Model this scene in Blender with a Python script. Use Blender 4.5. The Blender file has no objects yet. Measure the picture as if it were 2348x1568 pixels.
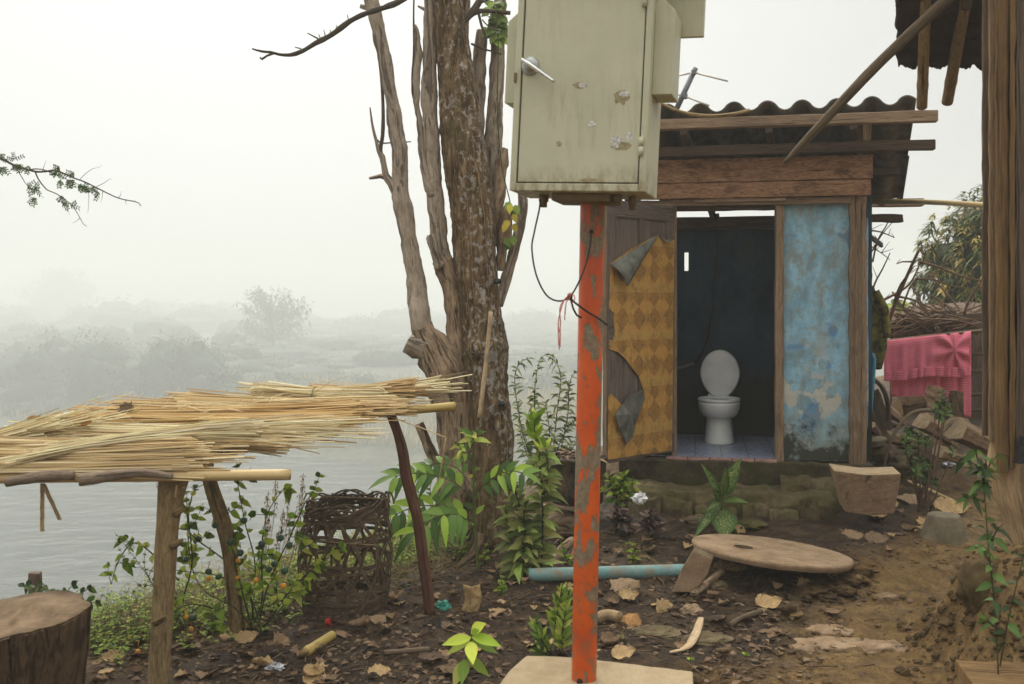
import bpy, math, random
from mathutils import Vector, Matrix, noise
V = Vector
rnd = random.Random(7)
C = bpy.context.scene.collection
sc = bpy.context.scene
FPX = 35.0 / 36.0 * 2347.0        # focal length in pixels of a 2347 px wide frame
EYE = 1.6
UC, VH = 1173.5, 700.0            # frame centre column and horizon row

def P(u, v, d):
    return V(((u - UC) * d / FPX, d, EYE - (v - VH) * d / FPX))

def ray(u, v):
    return V(((u - UC) / FPX, 1.0, -(v - VH) / FPX))

def plane_px(p0, n):
    def f(u, v, off=0.0):
        r = ray(u, v); o = V((0, 0, EYE))
        t = ((p0 + n * off) - o).dot(n) / r.dot(n)
        return o + r * t
    return f

def sst(a, b, x):
    if a == b: return 0.0 if x < a else 1.0
    t = max(0.0, min(1.0, (x - a) / (b - a)))
    return t * t * (3 - 2 * t)

def rf(a, b): return rnd.uniform(a, b)

# ---------------------------------------------------------------- terrain
FS = 1.6                            # everything across the river stands this much further off
WATER = EYE - 13.0 * FS
def bank_s(x, y): return -0.81 * (x + 1.35) + 0.59 * (y - 6.5)
def far_s(x, y): return (0.463 * (x + 8.3 * FS) + 0.886 * (y - 84.8 * FS)) / FS

def G(x, y, fine=True):
    s = bank_s(x, y)
    zn = 0.065 * max(0.0, min(y, 9.0) - 4.9) * sst(-0.2, 1.0, x)
    zn += 0.18 * sst(2.2, 3.6, x) * sst(6.6, 8.2, y)
    zn += 0.52 * sst(1.8, 2.22, x + 0.12 * noise.noise(V((x * 3, y * 3, 0)))) * sst(5.2, 4.5, y)
    zn -= 0.05 * sst(-0.6, -2.0, x)
    if s > -0.8:
        t = s + 0.8
        zn -= min(24.0, 0.10 * t * t if t < 2.2 else 0.10 * 4.84 + 0.80 * (t - 2.2))
    zn += 0.06 * math.exp(-((x - 2.06) / .16) ** 2 - ((y - 5.95) / .25) ** 2)
    zn += 0.075 * math.exp(-((x - 1.66) / .33) ** 2 - ((y - 5.78) / .30) ** 2)
    zf = -24.0
    q = far_s(x, y)
    if q > -12:
        zf = WATER + FS * (-1.4 + 1.4 * sst(-12, 0, q) + 3.0 * sst(0, 9, q) + 2.0 * sst(6, 70, q) + 0.4)
        zf += 0.5 * noise.noise(V((x * 0.06, y * 0.06, 3.1)))
    z = max(zn, zf)
    if fine and z == zn and y < 14:
        a = 0.85 + 0.15 * sst(1.9, 1.2, x)
        z += a * (0.04 * noise.noise(V((x * 1.7, y * 1.7, 0))) + 0.03 * noise.noise(V((x * 5.1, y * 5.1, 1)))
                  + 0.022 * noise.noise(V((x * 13, y * 13, 2))) + 0.010 * noise.noise(V((x * 29, y * 29, 5))))
        m = sst(1.9, 2.3, x) * sst(5.2, 4.6, y)
        if m > 0:
            z += m * 0.07 * noise.noise(V((x * 6, y * 6, 8)))
    return z

def GP(u, v):
    """point where the sight line through a pixel meets the ground"""
    r = ray(u, v); o = V((0, 0, EYE)); t = 2.5
    while t < 60:
        p = o + r * t
        if p.z < G(p.x, p.y): break
        t += 0.01 if t < 12 else 0.2
    return o + r * t

# ---------------------------------------------------------------- mesh builder
ORG = {}
class MB:
    def __init__(s):
        s.v = []; s.f = []; s.uv = []; s.var = []; s.mi = []
    def add(s, p): s.v.append(V(p)); return len(s.v) - 1
    def face(s, idx, uvs, var=0.5, mi=0):
        s.f.append(tuple(idx)); s.uv.append(uvs); s.var.append(var); s.mi.append(mi)
    def loft(s, rings, cap0=True, cap1=True, var=None, mi=0, capmi=None, closed=True):
        if var is None: var = rnd.random()
        capmi = mi if capmi is None else capmi
        n = len(rings[0]); ids = []; L = [0.0]
        for k, r in enumerate(rings):
            ids.append([s.add(p) for p in r])
            if k:
                c0 = sum(rings[k - 1], V()) / n; c1 = sum(r, V()) / n
                L.append(L[-1] + max((c1 - c0).length, 1e-4))
        m = max(rings, key=lambda r: (r[0] - r[n // 2]).length)
        per = [0.0]
        for i in range(n): per.append(per[-1] + (m[(i + 1) % n] - m[i]).length)
        for k in range(len(rings) - 1):
            for i in range(n if closed else n - 1):
                j = (i + 1) % n
                s.face((ids[k][i], ids[k][j], ids[k + 1][j], ids[k + 1][i]),
                       ((per[i], L[k]), (per[i + 1], L[k]), (per[i + 1], L[k + 1]), (per[i], L[k + 1])), var, mi)
        for flag, rid, r, rev in ((cap0, ids[0], rings[0], True), (cap1, ids[-1], rings[-1], False)):
            if not flag: continue
            c = sum(r, V()) / n
            seq = list(reversed(rid)) if rev else list(rid)
            pts = list(reversed(r)) if rev else list(r)
            ax = (pts[0] - c); ax = ax.normalized() if ax.length > 1e-6 else V((1, 0, 0))
            nn = (pts[0] - c).cross(pts[n // 4 or 1] - c); ay = nn.cross(ax)
            ay = ay.normalized() if ay.length > 1e-9 else V((0, 0, 1))
            ci = s.add(c)
            for i in range(n):
                a, b = pts[i] - c, pts[(i + 1) % n] - c
                s.face((seq[i], seq[(i + 1) % n], ci), ((a.dot(ax), a.dot(ay)), (b.dot(ax), b.dot(ay)), (0, 0)), var, capmi)
    def tube(s, pts, rad, n=8, cap=True, var=None, mi=0, capmi=None, disp=None, flat=1.0, up=None, spin=0.0):
        pts = [V(p) for p in pts]
        if not isinstance(rad, (list, tuple)): rad = [rad] * len(pts)
        rings = []; prev = None
        for k, p in enumerate(pts):
            t = (pts[min(k + 1, len(pts) - 1)] - pts[max(k - 1, 0)])
            t = t.normalized() if t.length > 1e-9 else V((0, 0, 1))
            if prev is None:
                a = V(up) if up else (V((0, 0, 1)) if abs(t.z) < 0.9 else V((1, 0, 0)))
            else: a = prev
            a = a - t * a.dot(t); a.normalize(); prev = a
            b = t.cross(a)
            r = []
            for i in range(n):
                th = 2 * math.pi * i / n + spin
                dv = a * math.cos(th) * flat + b * math.sin(th)
                q = p + dv * rad[k]
                if disp: q = q + dv * disp(q, k / max(1, len(pts) - 1), th) * rad[k]
                r.append(q)
            rings.append(r)
        s.loft(rings, cap, cap, var, mi, capmi)
    def limb(s, pts, rad, n=10, step=0.05, rough=0.12, sc=6.0, **k):
        q, r = smooth(pts, rad, step)
        o = rnd.random() * 50
        s.tube(q, r, n, disp=lambda p, t, th: rough * (noise.noise(p * sc + V((o, 0, 0))) + 0.6 * noise.noise(p * sc * 2.7)), **k)
    def board(s, p0, p1, w, t, nseg=6, jit=0.004, var=None, mi=0, capmi=None):
        """plank from p0 to p1 with half width vector w, half thickness vector t"""
        p0, p1, w, t = V(p0), V(p1), V(w), V(t)
        rings = []
        for k in range(nseg + 1):
            c = p0.lerp(p1, k / nseg)
            r = []
            for a, b in ((-1, -1), (1, -1), (1, 1), (-1, 1)):
                r.append(c + w * a + t * b + V((rf(-jit, jit), rf(-jit, jit), rf(-jit, jit))))
            rings.append(r)
        s.loft(rings, True, True, var, mi, capmi)
    def box(s, c, ax, ay, az, **k):
        c, ax, ay, az = V(c), V(ax), V(ay), V(az)
        l = sorted([ax, ay, az], key=lambda q: -q.length)
        if l[0].cross(l[1]).dot(l[2]) < 0: l[2] = -l[2]
        k.setdefault('nseg', 1); k.setdefault('jit', 0.0)
        s.board(c - l[0], c + l[0], l[1], l[2], **k)
    def poly(s, pts, thick, nrm, var=None, mi=0, ux=None, org=None):
        """prism from a closed outline, extruded by -nrm*thick; uv in metres on its plane"""
        if var is None: var = rnd.random()
        nrm = V(nrm).normalized(); pts = [V(p) for p in pts]
        ux = V(ux).normalized() if ux else (V((0, 0, 1)).cross(nrm).normalized() if abs(nrm.z) < 0.9 else V((1, 0, 0)))
        uy = nrm.cross(ux); org = V(org) if org else pts[0]
        n = len(pts)
        a = [s.add(p) for p in pts]; b = [s.add(p - nrm * thick) for p in pts]
        uvs = [((p - org).dot(ux), (p - org).dot(uy)) for p in pts]
        area = sum((pts[i] - pts[0]).cross(pts[(i + 1) % n] - pts[0]).dot(nrm) for i in range(n))
        if area < 0:
            a.reverse(); b.reverse(); uvs.reverse()
        s.face(a, uvs, var, mi)
        s.face(list(reversed(b)), list(reversed(uvs)), var, mi)
        for i in range(n):
            j = (i + 1) % n
            s.face((b[i], b[j], a[j], a[i]), (uvs[i], uvs[j], uvs[j], uvs[i]), var, mi)
    def grid(s, fn, nu, nv, var=None, mi=0, uvs=(1, 1)):
        if var is None: var = rnd.random()
        ids = [[s.add(fn(i / nu, j / nv)) for i in range(nu + 1)] for j in range(nv + 1)]
        for j in range(nv):
            for i in range(nu):
                q = [(i, j), (i + 1, j), (i + 1, j + 1), (i, j + 1)]
                s.face([ids[b][a] for a, b in q], [(a / nu * uvs[0], b / nv * uvs[1]) for a, b in q], var, mi)
    def leaf(s, base, d, up, L, W, droop=0.25, fold=0.25, n=4, var=None, peak=0.8, mi=0):
        if var is None: var = rnd.random()
        d = V(d).normalized(); side = d.cross(V(up))
        side = side.normalized() if side.length > 1e-5 else d.orthogonal().normalized()
        nr = side.cross(d); base = V(base)
        prev = None
        for k in range(n + 1):
            t = k / n
            p = base + d * (L * t) + V((0, 0, -1)) * (droop * L * t * t)
            w = W * 0.5 * math.sin(math.pi * min(1, max(0.0, t)) ** peak) if 0 < k < n else W * 0.03
            row = (s.add(p - side * w + nr * (fold * w)), s.add(p), s.add(p + side * w + nr * (fold * w)))
            if prev:
                t0 = (k - 1) / n
                s.face((prev[0], prev[1], row[1], row[0]), ((0, t0), (0.5, t0), (0.5, t), (0, t)), var, mi)
                s.face((prev[1], prev[2], row[2], row[1]), ((0.5, t0), (1, t0), (1, t), (0.5, t)), var, mi)
            prev = row
    def blob(s, c, rx, ry, rz, amp=0.15, sc=3.0, n=16, m=10, var=None, mi=0, seed=None):
        o = V((rnd.random() * 40, 0, 0)) if seed is None else V((seed, 0, 0))
        rings = []
        for j in range(m + 1):
            ph = -math.pi / 2 + math.pi * (0.02 + 0.96 * j / m)
            r = []
            for i in range(n):
                th = 2 * math.pi * i / n
                dv = V((math.cos(th) * math.cos(ph), math.sin(th) * math.cos(ph), math.sin(ph)))
                k = 1 + amp * noise.noise(dv * sc + o) + amp * 0.5 * noise.noise(dv * sc * 2.6 + o)
                r.append(V(c) + V((dv.x * rx, dv.y * ry, dv.z * rz)) * k)
            rings.append(r)
        s.loft(rings, True, True, var, mi)
    def build(s, name, mats, parent=None, loc=None, smooth=True, bevel=0, solid=0, sub=0, label=None):
        me = bpy.data.meshes.new(name)
        o0 = V(loc) if loc is not None else (ORG[parent.name] if parent else V((0, 0, 0)))
        me.from_pydata([tuple(p - o0) for p in s.v], [], s.f)
        uvl = me.uv_layers.new(name='UVMap')
        flat = [c for q in s.uv for p in q for c in p]
        uvl.data.foreach_set('uv', flat)
        at = me.attributes.new('var', 'FLOAT', 'FACE'); at.data.foreach_set('value', s.var)
        if not isinstance(mats, (list, tuple)): mats = [mats]
        for m in mats: me.materials.append(m)
        me.polygons.foreach_set('material_index', s.mi)
        me.polygons.foreach_set('use_smooth', [bool(smooth)] * len(s.f))
        me.update()
        o = bpy.data.objects.new(name, me); C.objects.link(o)
        ORG[o.name] = o0
        if parent:
            o.parent = parent; o.location = o0 - ORG[parent.name]
        else: o.location = o0
        if bevel:
            b = o.modifiers.new('bevel', 'BEVEL'); b.width = bevel; b.segments = 2; b.limit_method = 'ANGLE'; b.angle_limit = math.radians(40)
        if solid:
            b = o.modifiers.new('solid', 'SOLIDIFY'); b.thickness = solid; b.offset = 0
        if sub:
            b = o.modifiers.new('sub', 'SUBSURF'); b.levels = sub; b.render_levels = sub
        if label: o['label'] = label
        return o

def smooth(pts, rad, step=0.05):
    pts = [V(p) for p in pts]
    if not isinstance(rad, (list, tuple)): rad = [rad] * len(pts)
    q, r = [], []
    for k in range(len(pts) - 1):
        p0 = pts[max(k - 1, 0)]; p1 = pts[k]; p2 = pts[k + 1]; p3 = pts[min(k + 2, len(pts) - 1)]
        n = max(1, int((p2 - p1).length / step))
        for i in range(n):
            t = i / n
            q.append(0.5 * ((2 * p1) + (p2 - p0) * t + (2 * p0 - 5 * p1 + 4 * p2 - p3) * t * t + (3 * p1 - p0 - 3 * p2 + p3) * t ** 3))
            r.append(rad[k] + (rad[k + 1] - rad[k]) * t)
    q.append(pts[-1]); r.append(rad[-1])
    return q, r

def tag(o, label, cat, group=None, kind=None):
    if label: o['label'] = label
    if cat: o['category'] = cat
    if group: o['group'] = group
    if kind: o['kind'] = kind
    return o

def thing(name, label, cat, loc, group=None):
    o = bpy.data.objects.new(name, None); C.objects.link(o)
    o.location = V(loc); ORG[o.name] = V(loc); o.empty_display_size = 0.1
    return tag(o, label, cat, group)

def pxr(px, d): return px * d / FPX       # pixels -> metres at a distance

# ---------------------------------------------------------------- materials
class NB:
    def __init__(s, name):
        s.m = bpy.data.materials.new(name); s.m.use_nodes = True
        s.t = s.m.node_tree; s.t.nodes.clear()
    def n(s, ty, **k):
        x = s.t.nodes.new(ty)
        for a, b in k.items(): setattr(x, a, b)
        return x
    def L(s, a, b):
        if hasattr(a, 'links') or hasattr(a, 'is_linked'): s.t.links.new(a, b)
        else:
            if isinstance(a, (tuple, list)) and len(a) == 3 and b.type == 'RGBA': a = (*a, 1)
            b.default_value = a
    def co(s, kind='UV', scale=(1, 1, 1), loc=(0, 0, 0), rot=(0, 0, 0), shift=True):
        tc = s.n('ShaderNodeTexCoord'); mp = s.n('ShaderNodeMapping')
        v = tc.outputs[kind]
        if shift and kind == 'UV':
            a = s.var(); mu = s.n('ShaderNodeVectorMath', operation='SCALE'); mu.inputs[0].default_value = (7.3, 13.7, 5.1)
            s.L(a, mu.inputs['Scale']); ad = s.n('ShaderNodeVectorMath', operation='ADD')
            s.L(v, ad.inputs[0]); s.L(mu.outputs[0], ad.inputs[1]); v = ad.outputs[0]
        s.L(v, mp.inputs[0]); mp.inputs[1].default_value = loc; mp.inputs[2].default_value = rot; mp.inputs[3].default_value = scale
        return mp.outputs[0]
    def var(s):
        return s.n('ShaderNodeAttribute', attribute_name='var').outputs['Fac']
    def noise(s, vec, scale=5, detail=6, rough=0.6, dist=0):
        x = s.n('ShaderNodeTexNoise'); s.L(vec, x.inputs['Vector'])
        x.inputs['Scale'].default_value = scale; x.inputs['Detail'].default_value = detail
        x.inputs['Roughness'].default_value = rough; x.inputs['Distortion'].default_value = dist
        return x.outputs[0]
    def vor(s, vec, scale=5, feature='F1', out=0):
        x = s.n('ShaderNodeTexVoronoi', feature=feature); s.L(vec, x.inputs['Vector']); x.inputs['Scale'].default_value = scale
        return x.outputs[out]
    def ramp(s, fac, stops, interp='LINEAR'):
        x = s.n('ShaderNodeValToRGB'); x.color_ramp.interpolation = interp
        e = x.color_ramp.elements
        while len(e) < len(stops): e.new(0.5)
        for i, (p, c) in enumerate(stops):
            e[i].position = p; e[i].color = (*c, 1) if not isinstance(c, (int, float)) else (c, c, c, 1)
        s.L(fac, x.inputs[0]); return x.outputs[0]
    def mix(s, f, a, b, blend='MIX'):
        x = s.n('ShaderNodeMix', data_type='RGBA', blend_type=blend)
        s.L(f, x.inputs[0]); s.L(a, x.inputs[6]); s.L(b, x.inputs[7]); return x.outputs[2]
    def math(s, op, a, b=0.0, clamp=False):
        x = s.n('ShaderNodeMath', operation=op, use_clamp=clamp); s.L(a, x.inputs[0]); s.L(b, x.inputs[1]); return x.outputs[0]
    def mr(s, v, a, b, c=0.0, d=1.0):
        x = s.n('ShaderNodeMapRange'); s.L(v, x.inputs[0])
        for i, q in enumerate((a, b, c, d)): x.inputs[i + 1].default_value = q
        return x.outputs[0]
    def sep(s, vec):
        x = s.n('ShaderNodeSeparateXYZ'); s.L(vec, x.inputs[0]); return x.outputs
    def out(s, col, rough=0.8, bump=None, bs=0.4, bd=0.01, spec=0.3, metal=0.0, trans=0.0, **kw):
        b = s.n('ShaderNodeBsdfPrincipled'); o = s.n('ShaderNodeOutputMaterial')
        s.L(col, b.inputs['Base Color']); s.L(rough, b.inputs['Roughness'])
        b.inputs['Specular IOR Level'].default_value = spec; s.L(metal, b.inputs['Metallic'])
        for k, v in kw.items(): s.L(v, b.inputs[k])
        if bump is not None:
            x = s.n('ShaderNodeBump'); x.inputs['Strength'].default_value = bs; x.inputs['Distance'].default_value = bd
            s.L(bump, x.inputs['Height']); s.L(x.outputs[0], b.inputs['Normal'])
        sh = b.outputs[0]
        if trans:
            t = s.n('ShaderNodeBsdfTranslucent'); s.L(col, t.inputs[0])
            mx = s.n('ShaderNodeMixShader'); mx.inputs[0].default_value = trans
            s.L(sh, mx.inputs[1]); s.L(t.outputs[0], mx.inputs[2]); sh = mx.outputs[0]
        s.L(sh, o.inputs[0]); return s.m

def wood(name, dark, mid, light, grain=(55, 3.5), stain=0.5, rough=0.85, bs=0.5, fiber=True, staincol=(0.03, 0.022, 0.016), blot=(7, 2)):
    b = NB(name)
    g = b.noise(b.co('UV', (grain[0], grain[1], 1)), 1, 8, 0.65, 0.6)
    g2 = b.noise(b.co('UV', (grain[0] * 4.5, grain[1] * 3, 1)), 1, 6, 0.7)
    c = b.ramp(g, [(0.28, dark), (0.5, mid), (0.72, light)])
    c = b.mix(0.5, c, b.ramp(g2, [(0.36, dark), (0.5, mid), (0.64, light)]), 'MIX')
    ck = b.noise(b.co('UV', (grain[0] * 1.3, max(.6, grain[1] * .22), 1), (1, 9, 0)), 1, 5, 0.6)
    ckm = b.mr(ck, 0.62, 0.67, 0, 0.75)
    c = b.mix(ckm, c, staincol)
    st = b.noise(b.co('UV', (blot[0], blot[1], 1), (3, 7, 0)), 1, 7, 0.7, 0.4)
    c = b.mix(b.mr(st, 0.52, 0.72, 0, stain), c, staincol)
    v = b.mr(b.var(), 0, 1, 0.78, 1.18)
    m = b.n('ShaderNodeVectorMath', operation='SCALE'); b.L(c, m.inputs[0]); b.L(v, m.inputs['Scale'])
    h = b.math('SUBTRACT', b.math('ADD', b.math('MULTIPLY', g, 0.6), b.math('MULTIPLY', g2, 0.4)), b.math('MULTIPLY', ckm, 0.6))
    return b.out(m.outputs[0], rough, h, min(1, bs + .35), 0.018, 0.15)

def leafmat(name, cols, rough=0.55, trans=0.3, spots=0.5, spotcol=(0.12, 0.085, 0.025), spec=0.2, vein=0.5):
    b = NB(name)
    n = len(cols)
    cols = [tuple(min(.7, x * (.62 + .85 * i / max(1, n - 1))) for x in q) for i, q in enumerate(cols)]
    c = b.ramp(b.var(), [((i + 0.5) / n, q) for i, q in enumerate(cols)])
    u = b.sep(b.co('UV', shift=False))
    mid = b.math('ABSOLUTE', b.math('SUBTRACT', u[0], 0.5))
    ve = b.mr(mid, 0.0, 0.05, 1, 0)
    wv = b.math('SINE', b.math('ADD', b.math('MULTIPLY', u[1], 60.0), b.math('MULTIPLY', mid, -30.0)))
    ve2 = b.mr(wv, 0.8, 1.0, 0, 0.5)
    vv = b.math('MULTIPLY', b.math('MAXIMUM', ve, ve2), vein)
    c = b.mix(vv, c, b.mix(0.5, c, (0.35, 0.4, 0.15)))
    s = b.noise(b.co('Object', (1, 1, 1)), 60, 5, 0.7)
    c = b.mix(b.mr(s, 0.55, 0.75, 0, spots), c, spotcol)
    return b.out(c, rough, wv, 0.12, 0.002, spec, trans=trans)

M = {}
M['lintel'] = wood('weathered_board', (0.072, 0.0372, 0.02052), (0.288, 0.15, 0.07752), (0.528, 0.336, 0.1995), (34, 7), 0.9, blot=(9, 5))
M['beam'] = wood('dark_beam', (0.035, 0.023, 0.016), (0.10, 0.066, 0.045), (0.19, 0.13, 0.09), (60, 3), 0.6)
M['frame'] = wood('post_wood', (0.084, 0.054, 0.03192), (0.276, 0.186, 0.114), (0.432, 0.324, 0.2109), (60, 4), 0.55)
M['doorwood'] = wood('grey_door_wood', (0.06, 0.045, 0.037), (0.15, 0.115, 0.095), (0.25, 0.2, 0.17), (70, 3), 0.5)
M['plank'] = wood('house_plank', (0.06088, 0.03321, 0.01472), (0.2325, 0.1384, 0.05784), (0.3764, 0.2435, 0.1157), (60, 1.4), 0.6, staincol=(0.05535, 0.03321, 0.01578))
M['plankgrey'] = wood('grey_plank', (0.08, 0.055, 0.038), (0.15, 0.105, 0.072), (0.25, 0.19, 0.135), (60, 1.4), 0.6)
M['drift'] = wood('pale_root_wood', (0.15, 0.09375, 0.05), (0.375, 0.2562, 0.1375), (0.525, 0.375, 0.225), (22, 3), 0.4, staincol=(0.1, 0.075, 0.05625))
M['post'] = wood('stick_bark', (0.09, 0.0576, 0.02508), (0.288, 0.198, 0.0912), (0.444, 0.324, 0.1653), (26, 9), 0.7, staincol=(0.054, 0.0336, 0.0171), blot=(12, 7))
M['redpost'] = wood('red_stick', (0.04, 0.018, 0.01), (0.12, 0.052, 0.03), (0.2, 0.1, 0.06), (40, 4), 0.5)
M['stick'] = wood('old_pole', (0.05, 0.035, 0.02), (0.145, 0.105, 0.065), (0.27, 0.21, 0.135), (60, 3), 0.7)
M['log'] = wood('split_log', (0.07, 0.042, 0.022), (0.22, 0.145, 0.08), (0.38, 0.27, 0.16), (50, 2.5), 0.5)
def mk_sawn():
    b = NB('sawn_top'); ob = b.co('Object')
    n = b.noise(ob, 9, 8, 0.7); n2 = b.noise(b.co('Object', (3, 40, 1), rot=(0, 0, .5)), 3, 5, 0.6)
    c = b.ramp(n, [(0.3, (0.10, 0.065, 0.038)), (0.55, (0.22, 0.15, 0.09)), (0.75, (0.31, 0.22, 0.135))])
    c = b.mix(b.mr(n2, 0.5, 0.75, 0, 0.5), c, (0.08, 0.05, 0.03))
    return b.out(c, 0.9, b.math('ADD', n, n2), 0.6, 0.01, 0.15)
M['stumptop'] = mk_sawn()
M['cutwood'] = wood('cut_block', (0.12, 0.075, 0.042), (0.24, 0.155, 0.09), (0.33, 0.22, 0.13), (8, 20), 0.4)
M['cuttop'] = wood('cut_block_top', (0.3, 0.21, 0.12), (0.44, 0.32, 0.19), (0.55, 0.42, 0.27), (20, 8), 0.6, staincol=(0.14, 0.1, 0.075), blot=(9, 9))
M['wicker'] = wood('old_wicker', (0.03042, 0.01977, 0.01217), (0.1141, 0.07605, 0.04563), (0.3042, 0.2206, 0.1369), (120, 8), 0.3)
M['twig'] = wood('twig', (0.05, 0.03, 0.018), (0.16, 0.1, 0.06), (0.3, 0.21, 0.13), (90, 12), 0.3)
M['bareb'] = wood('bare_branch', (0.03, 0.022, 0.015), (0.09, 0.068, 0.048), (0.19, 0.15, 0.11), (90, 12), 0.3)
M['stem'] = wood('green_stem', (0.05, 0.06, 0.015), (0.12, 0.15, 0.04), (0.2, 0.2, 0.08), (90, 12), 0.3)
M['darkstem'] = wood('dark_stem', (0.02, 0.022, 0.01), (0.06, 0.06, 0.025), (0.12, 0.11, 0.05), (90, 12), 0.3)

def mk_bamboo(name, base, lite, spot, amt):
    b = NB(name)
    uv = b.co('UV')
    g = b.noise(b.co('UV', (60, 1.5, 1)), 1, 5, 0.6)
    c = b.ramp(g, [(0.3, base), (0.7, lite)])
    s = b.noise(b.co('UV', (40, 14, 1)), 1, 6, 0.75)
    c = b.mix(b.mr(s, 0.56, 0.7, 0, amt), c, spot)
    return b.out(c, 0.5, g, 0.15, 0.004, 0.4)
M['bamboo'] = mk_bamboo('bamboo_cane', (0.42, 0.29, 0.12), (0.58, 0.43, 0.2), (0.16, 0.095, 0.04), 0.45)
M['bamboospot'] = mk_bamboo('spotted_bamboo', (0.33, 0.23, 0.06), (0.46, 0.34, 0.1), (0.06, 0.035, 0.015), 0.95)
M['barktube'] = wood('curled_bark', (0.09, 0.06, 0.04), (0.22, 0.16, 0.11), (0.34, 0.27, 0.2), (30, 6), 0.5)

def mk_reed(name, cols):
    b = NB(name)
    c = b.ramp(b.var(), [((i + 0.5) / len(cols), q) for i, q in enumerate(cols)])
    g = b.noise(b.co('UV', (200, 5, 1)), 1, 4, 0.6)
    c = b.mix(b.mr(g, 0.5, 0.72, 0, 0.45), c, (0.22, 0.14, 0.06))
    return b.out(c, 0.55, g, 0.2, 0.002, 0.3)
M['reed'] = mk_reed('dry_reed', [(0.42, 0.28, 0.12), (0.6, 0.44, 0.21), (0.72, 0.57, 0.31), (0.3, 0.19, 0.08), (0.52, 0.36, 0.16), (0.78, 0.65, 0.4)])
M['reedpale'] = mk_reed('pale_reed', [(0.62, 0.5, 0.28), (0.78, 0.68, 0.42), (0.66, 0.6, 0.33), (0.84, 0.76, 0.52), (0.34, 0.25, 0.12), (0.5, 0.38, 0.19)])
M['reedgold'] = mk_reed('gold_reed', [(0.5, 0.32, 0.12), (0.62, 0.42, 0.17), (0.7, 0.52, 0.25), (0.27, 0.16, 0.06), (0.45, 0.28, 0.11), (0.66, 0.48, 0.22)])

def mk_trunk():
    b = NB('lichen_bark')
    ob = b.co('Object', (1, 1, 0.2))
    g0 = b.noise(ob, 26, 9, 0.7, 0.4); g1 = b.noise(b.co('Object', (1, 1, .6)), 34, 8, .75)
    g = b.math('ADD', b.math('MULTIPLY', g0, .65), b.math('MULTIPLY', g1, .35))
    c = b.ramp(g, [(0.38, (0.018, 0.011, 0.006)), (0.5, (0.125, 0.079, 0.038)), (0.6, (0.29, 0.205, 0.115))])
    mo = b.noise(b.co('Object', (1, 1, 0.5), (4, 0, 0)), 5, 5, 0.6)
    c = b.mix(b.mr(mo, 0.5, 0.7, 0, 0.55), c, (0.10, 0.085, 0.028))
    # hanging aerial roots: thin pale wandering lines running down the bark
    uvw = b.co('UV', (1, 1, 1), shift=False); sp = b.sep(uvw)
    wob = b.noise(b.co('UV', (2.5, 1.1, 1), shift=False), 1, 6, 0.55)
    uu = b.math('ADD', b.math('MULTIPLY', sp[0], 10.0), b.math('MULTIPLY', wob, 3.0))
    fr = b.math('ABSOLUTE', b.math('SUBTRACT', b.math('FRACT', uu), 0.5))
    gate = b.noise(b.co('UV', (9, 0.55, 1), (5, 1, 0), shift=False), 1, 3, 0.5)
    ln = b.math('MULTIPLY', b.mr(fr, 0.03, 0.10, 1, 0), b.mr(gate, 0.44, 0.52, 0, 1))
    c = b.mix(ln, c, (0.36, 0.22, 0.10))
    # lichen, thickest on the right-hand side of the leaning trunk
    x = b.sep(b.co('Object'))
    xx = b.math('ADD', x[0], b.math('MULTIPLY', x[2], 0.105))
    side = b.mr(xx, -0.10, 0.13, -0.06, 0.075)
    w2 = b.noise(b.co('Object'), 4, 4, 0.6)
    ln_ = b.noise(b.co('Object', (1, 1, .8)), 30, 5, 0.62, 0.3)
    fz = b.math('ADD', b.math('ADD', ln_, side), b.mr(w2, 0.3, 0.7, -0.08, 0.07))
    fz = b.math('ADD', fz, b.mr(x[2], 0.0, 1.0, -0.05, 0.025))
    li = b.mr(fz, 0.625, 0.655, 0, 0.9)
    c = b.mix(li, c, b.mix(b.mr(g, .4, .6), (0.22, 0.19, 0.15), (0.46, 0.42, 0.37)))
    h = b.math('ADD', g, b.math('MULTIPLY', ln, 0.5))
    return b.out(c, 0.9, h, 1.0, 0.04, 0.15)
M['trunk'] = mk_trunk()

def mk_limb(name, dark, mid, light, crack=0.8):
    b = NB(name)
    g = b.noise(b.co('UV', (34, 11, 1)), 1, 9, 0.72, 0.5)
    c = b.ramp(g, [(0.28, dark), (0.42, mid), (0.58, light), (0.78, mid)])
    lg = b.noise(b.co('UV', (16, 2.2, 1), (2, 4, 0)), 1, 8, 0.72, 1.2)
    k = b.mr(lg, 0.54, 0.60, 0, crack)
    bl = b.noise(b.co('Object'), 6, 5, 0.6)
    c = b.mix(b.mr(bl, 0.45, 0.7, 0, 0.45), c, mid)
    c = b.mix(k, c, dark)
    sp = b.noise(b.co('Object'), 70, 4, 0.7)
    c = b.mix(b.mr(sp, 0.6, 0.75, 0, 0.5), c, dark)
    h = b.math('SUBTRACT', g, b.math('MULTIPLY', k, 0.8))
    return b.out(c, 0.9, h, 1.0, 0.03, 0.15)
M['limb'] = mk_limb('dead_limb', (0.1472, 0.1054, 0.07819), (0.3534, 0.279, 0.2085), (0.5007, 0.4108, 0.3127), 0.75)
M['heart'] = mk_limb('bare_heartwood', (0.07741, 0.05054, 0.03336), (0.2451, 0.1662, 0.1042), (0.4644, 0.3325, 0.2085), 0.9)
M['stump'] = mk_limb('stump_bark', (0.014, 0.009, 0.005), (0.06, 0.036, 0.018), (0.15, 0.092, 0.046), 0.95)
M['root'] = mk_limb('root_bark', (0.04, 0.024, 0.013), (0.12, 0.078, 0.042), (0.22, 0.15, 0.09), 0.7)

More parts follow.
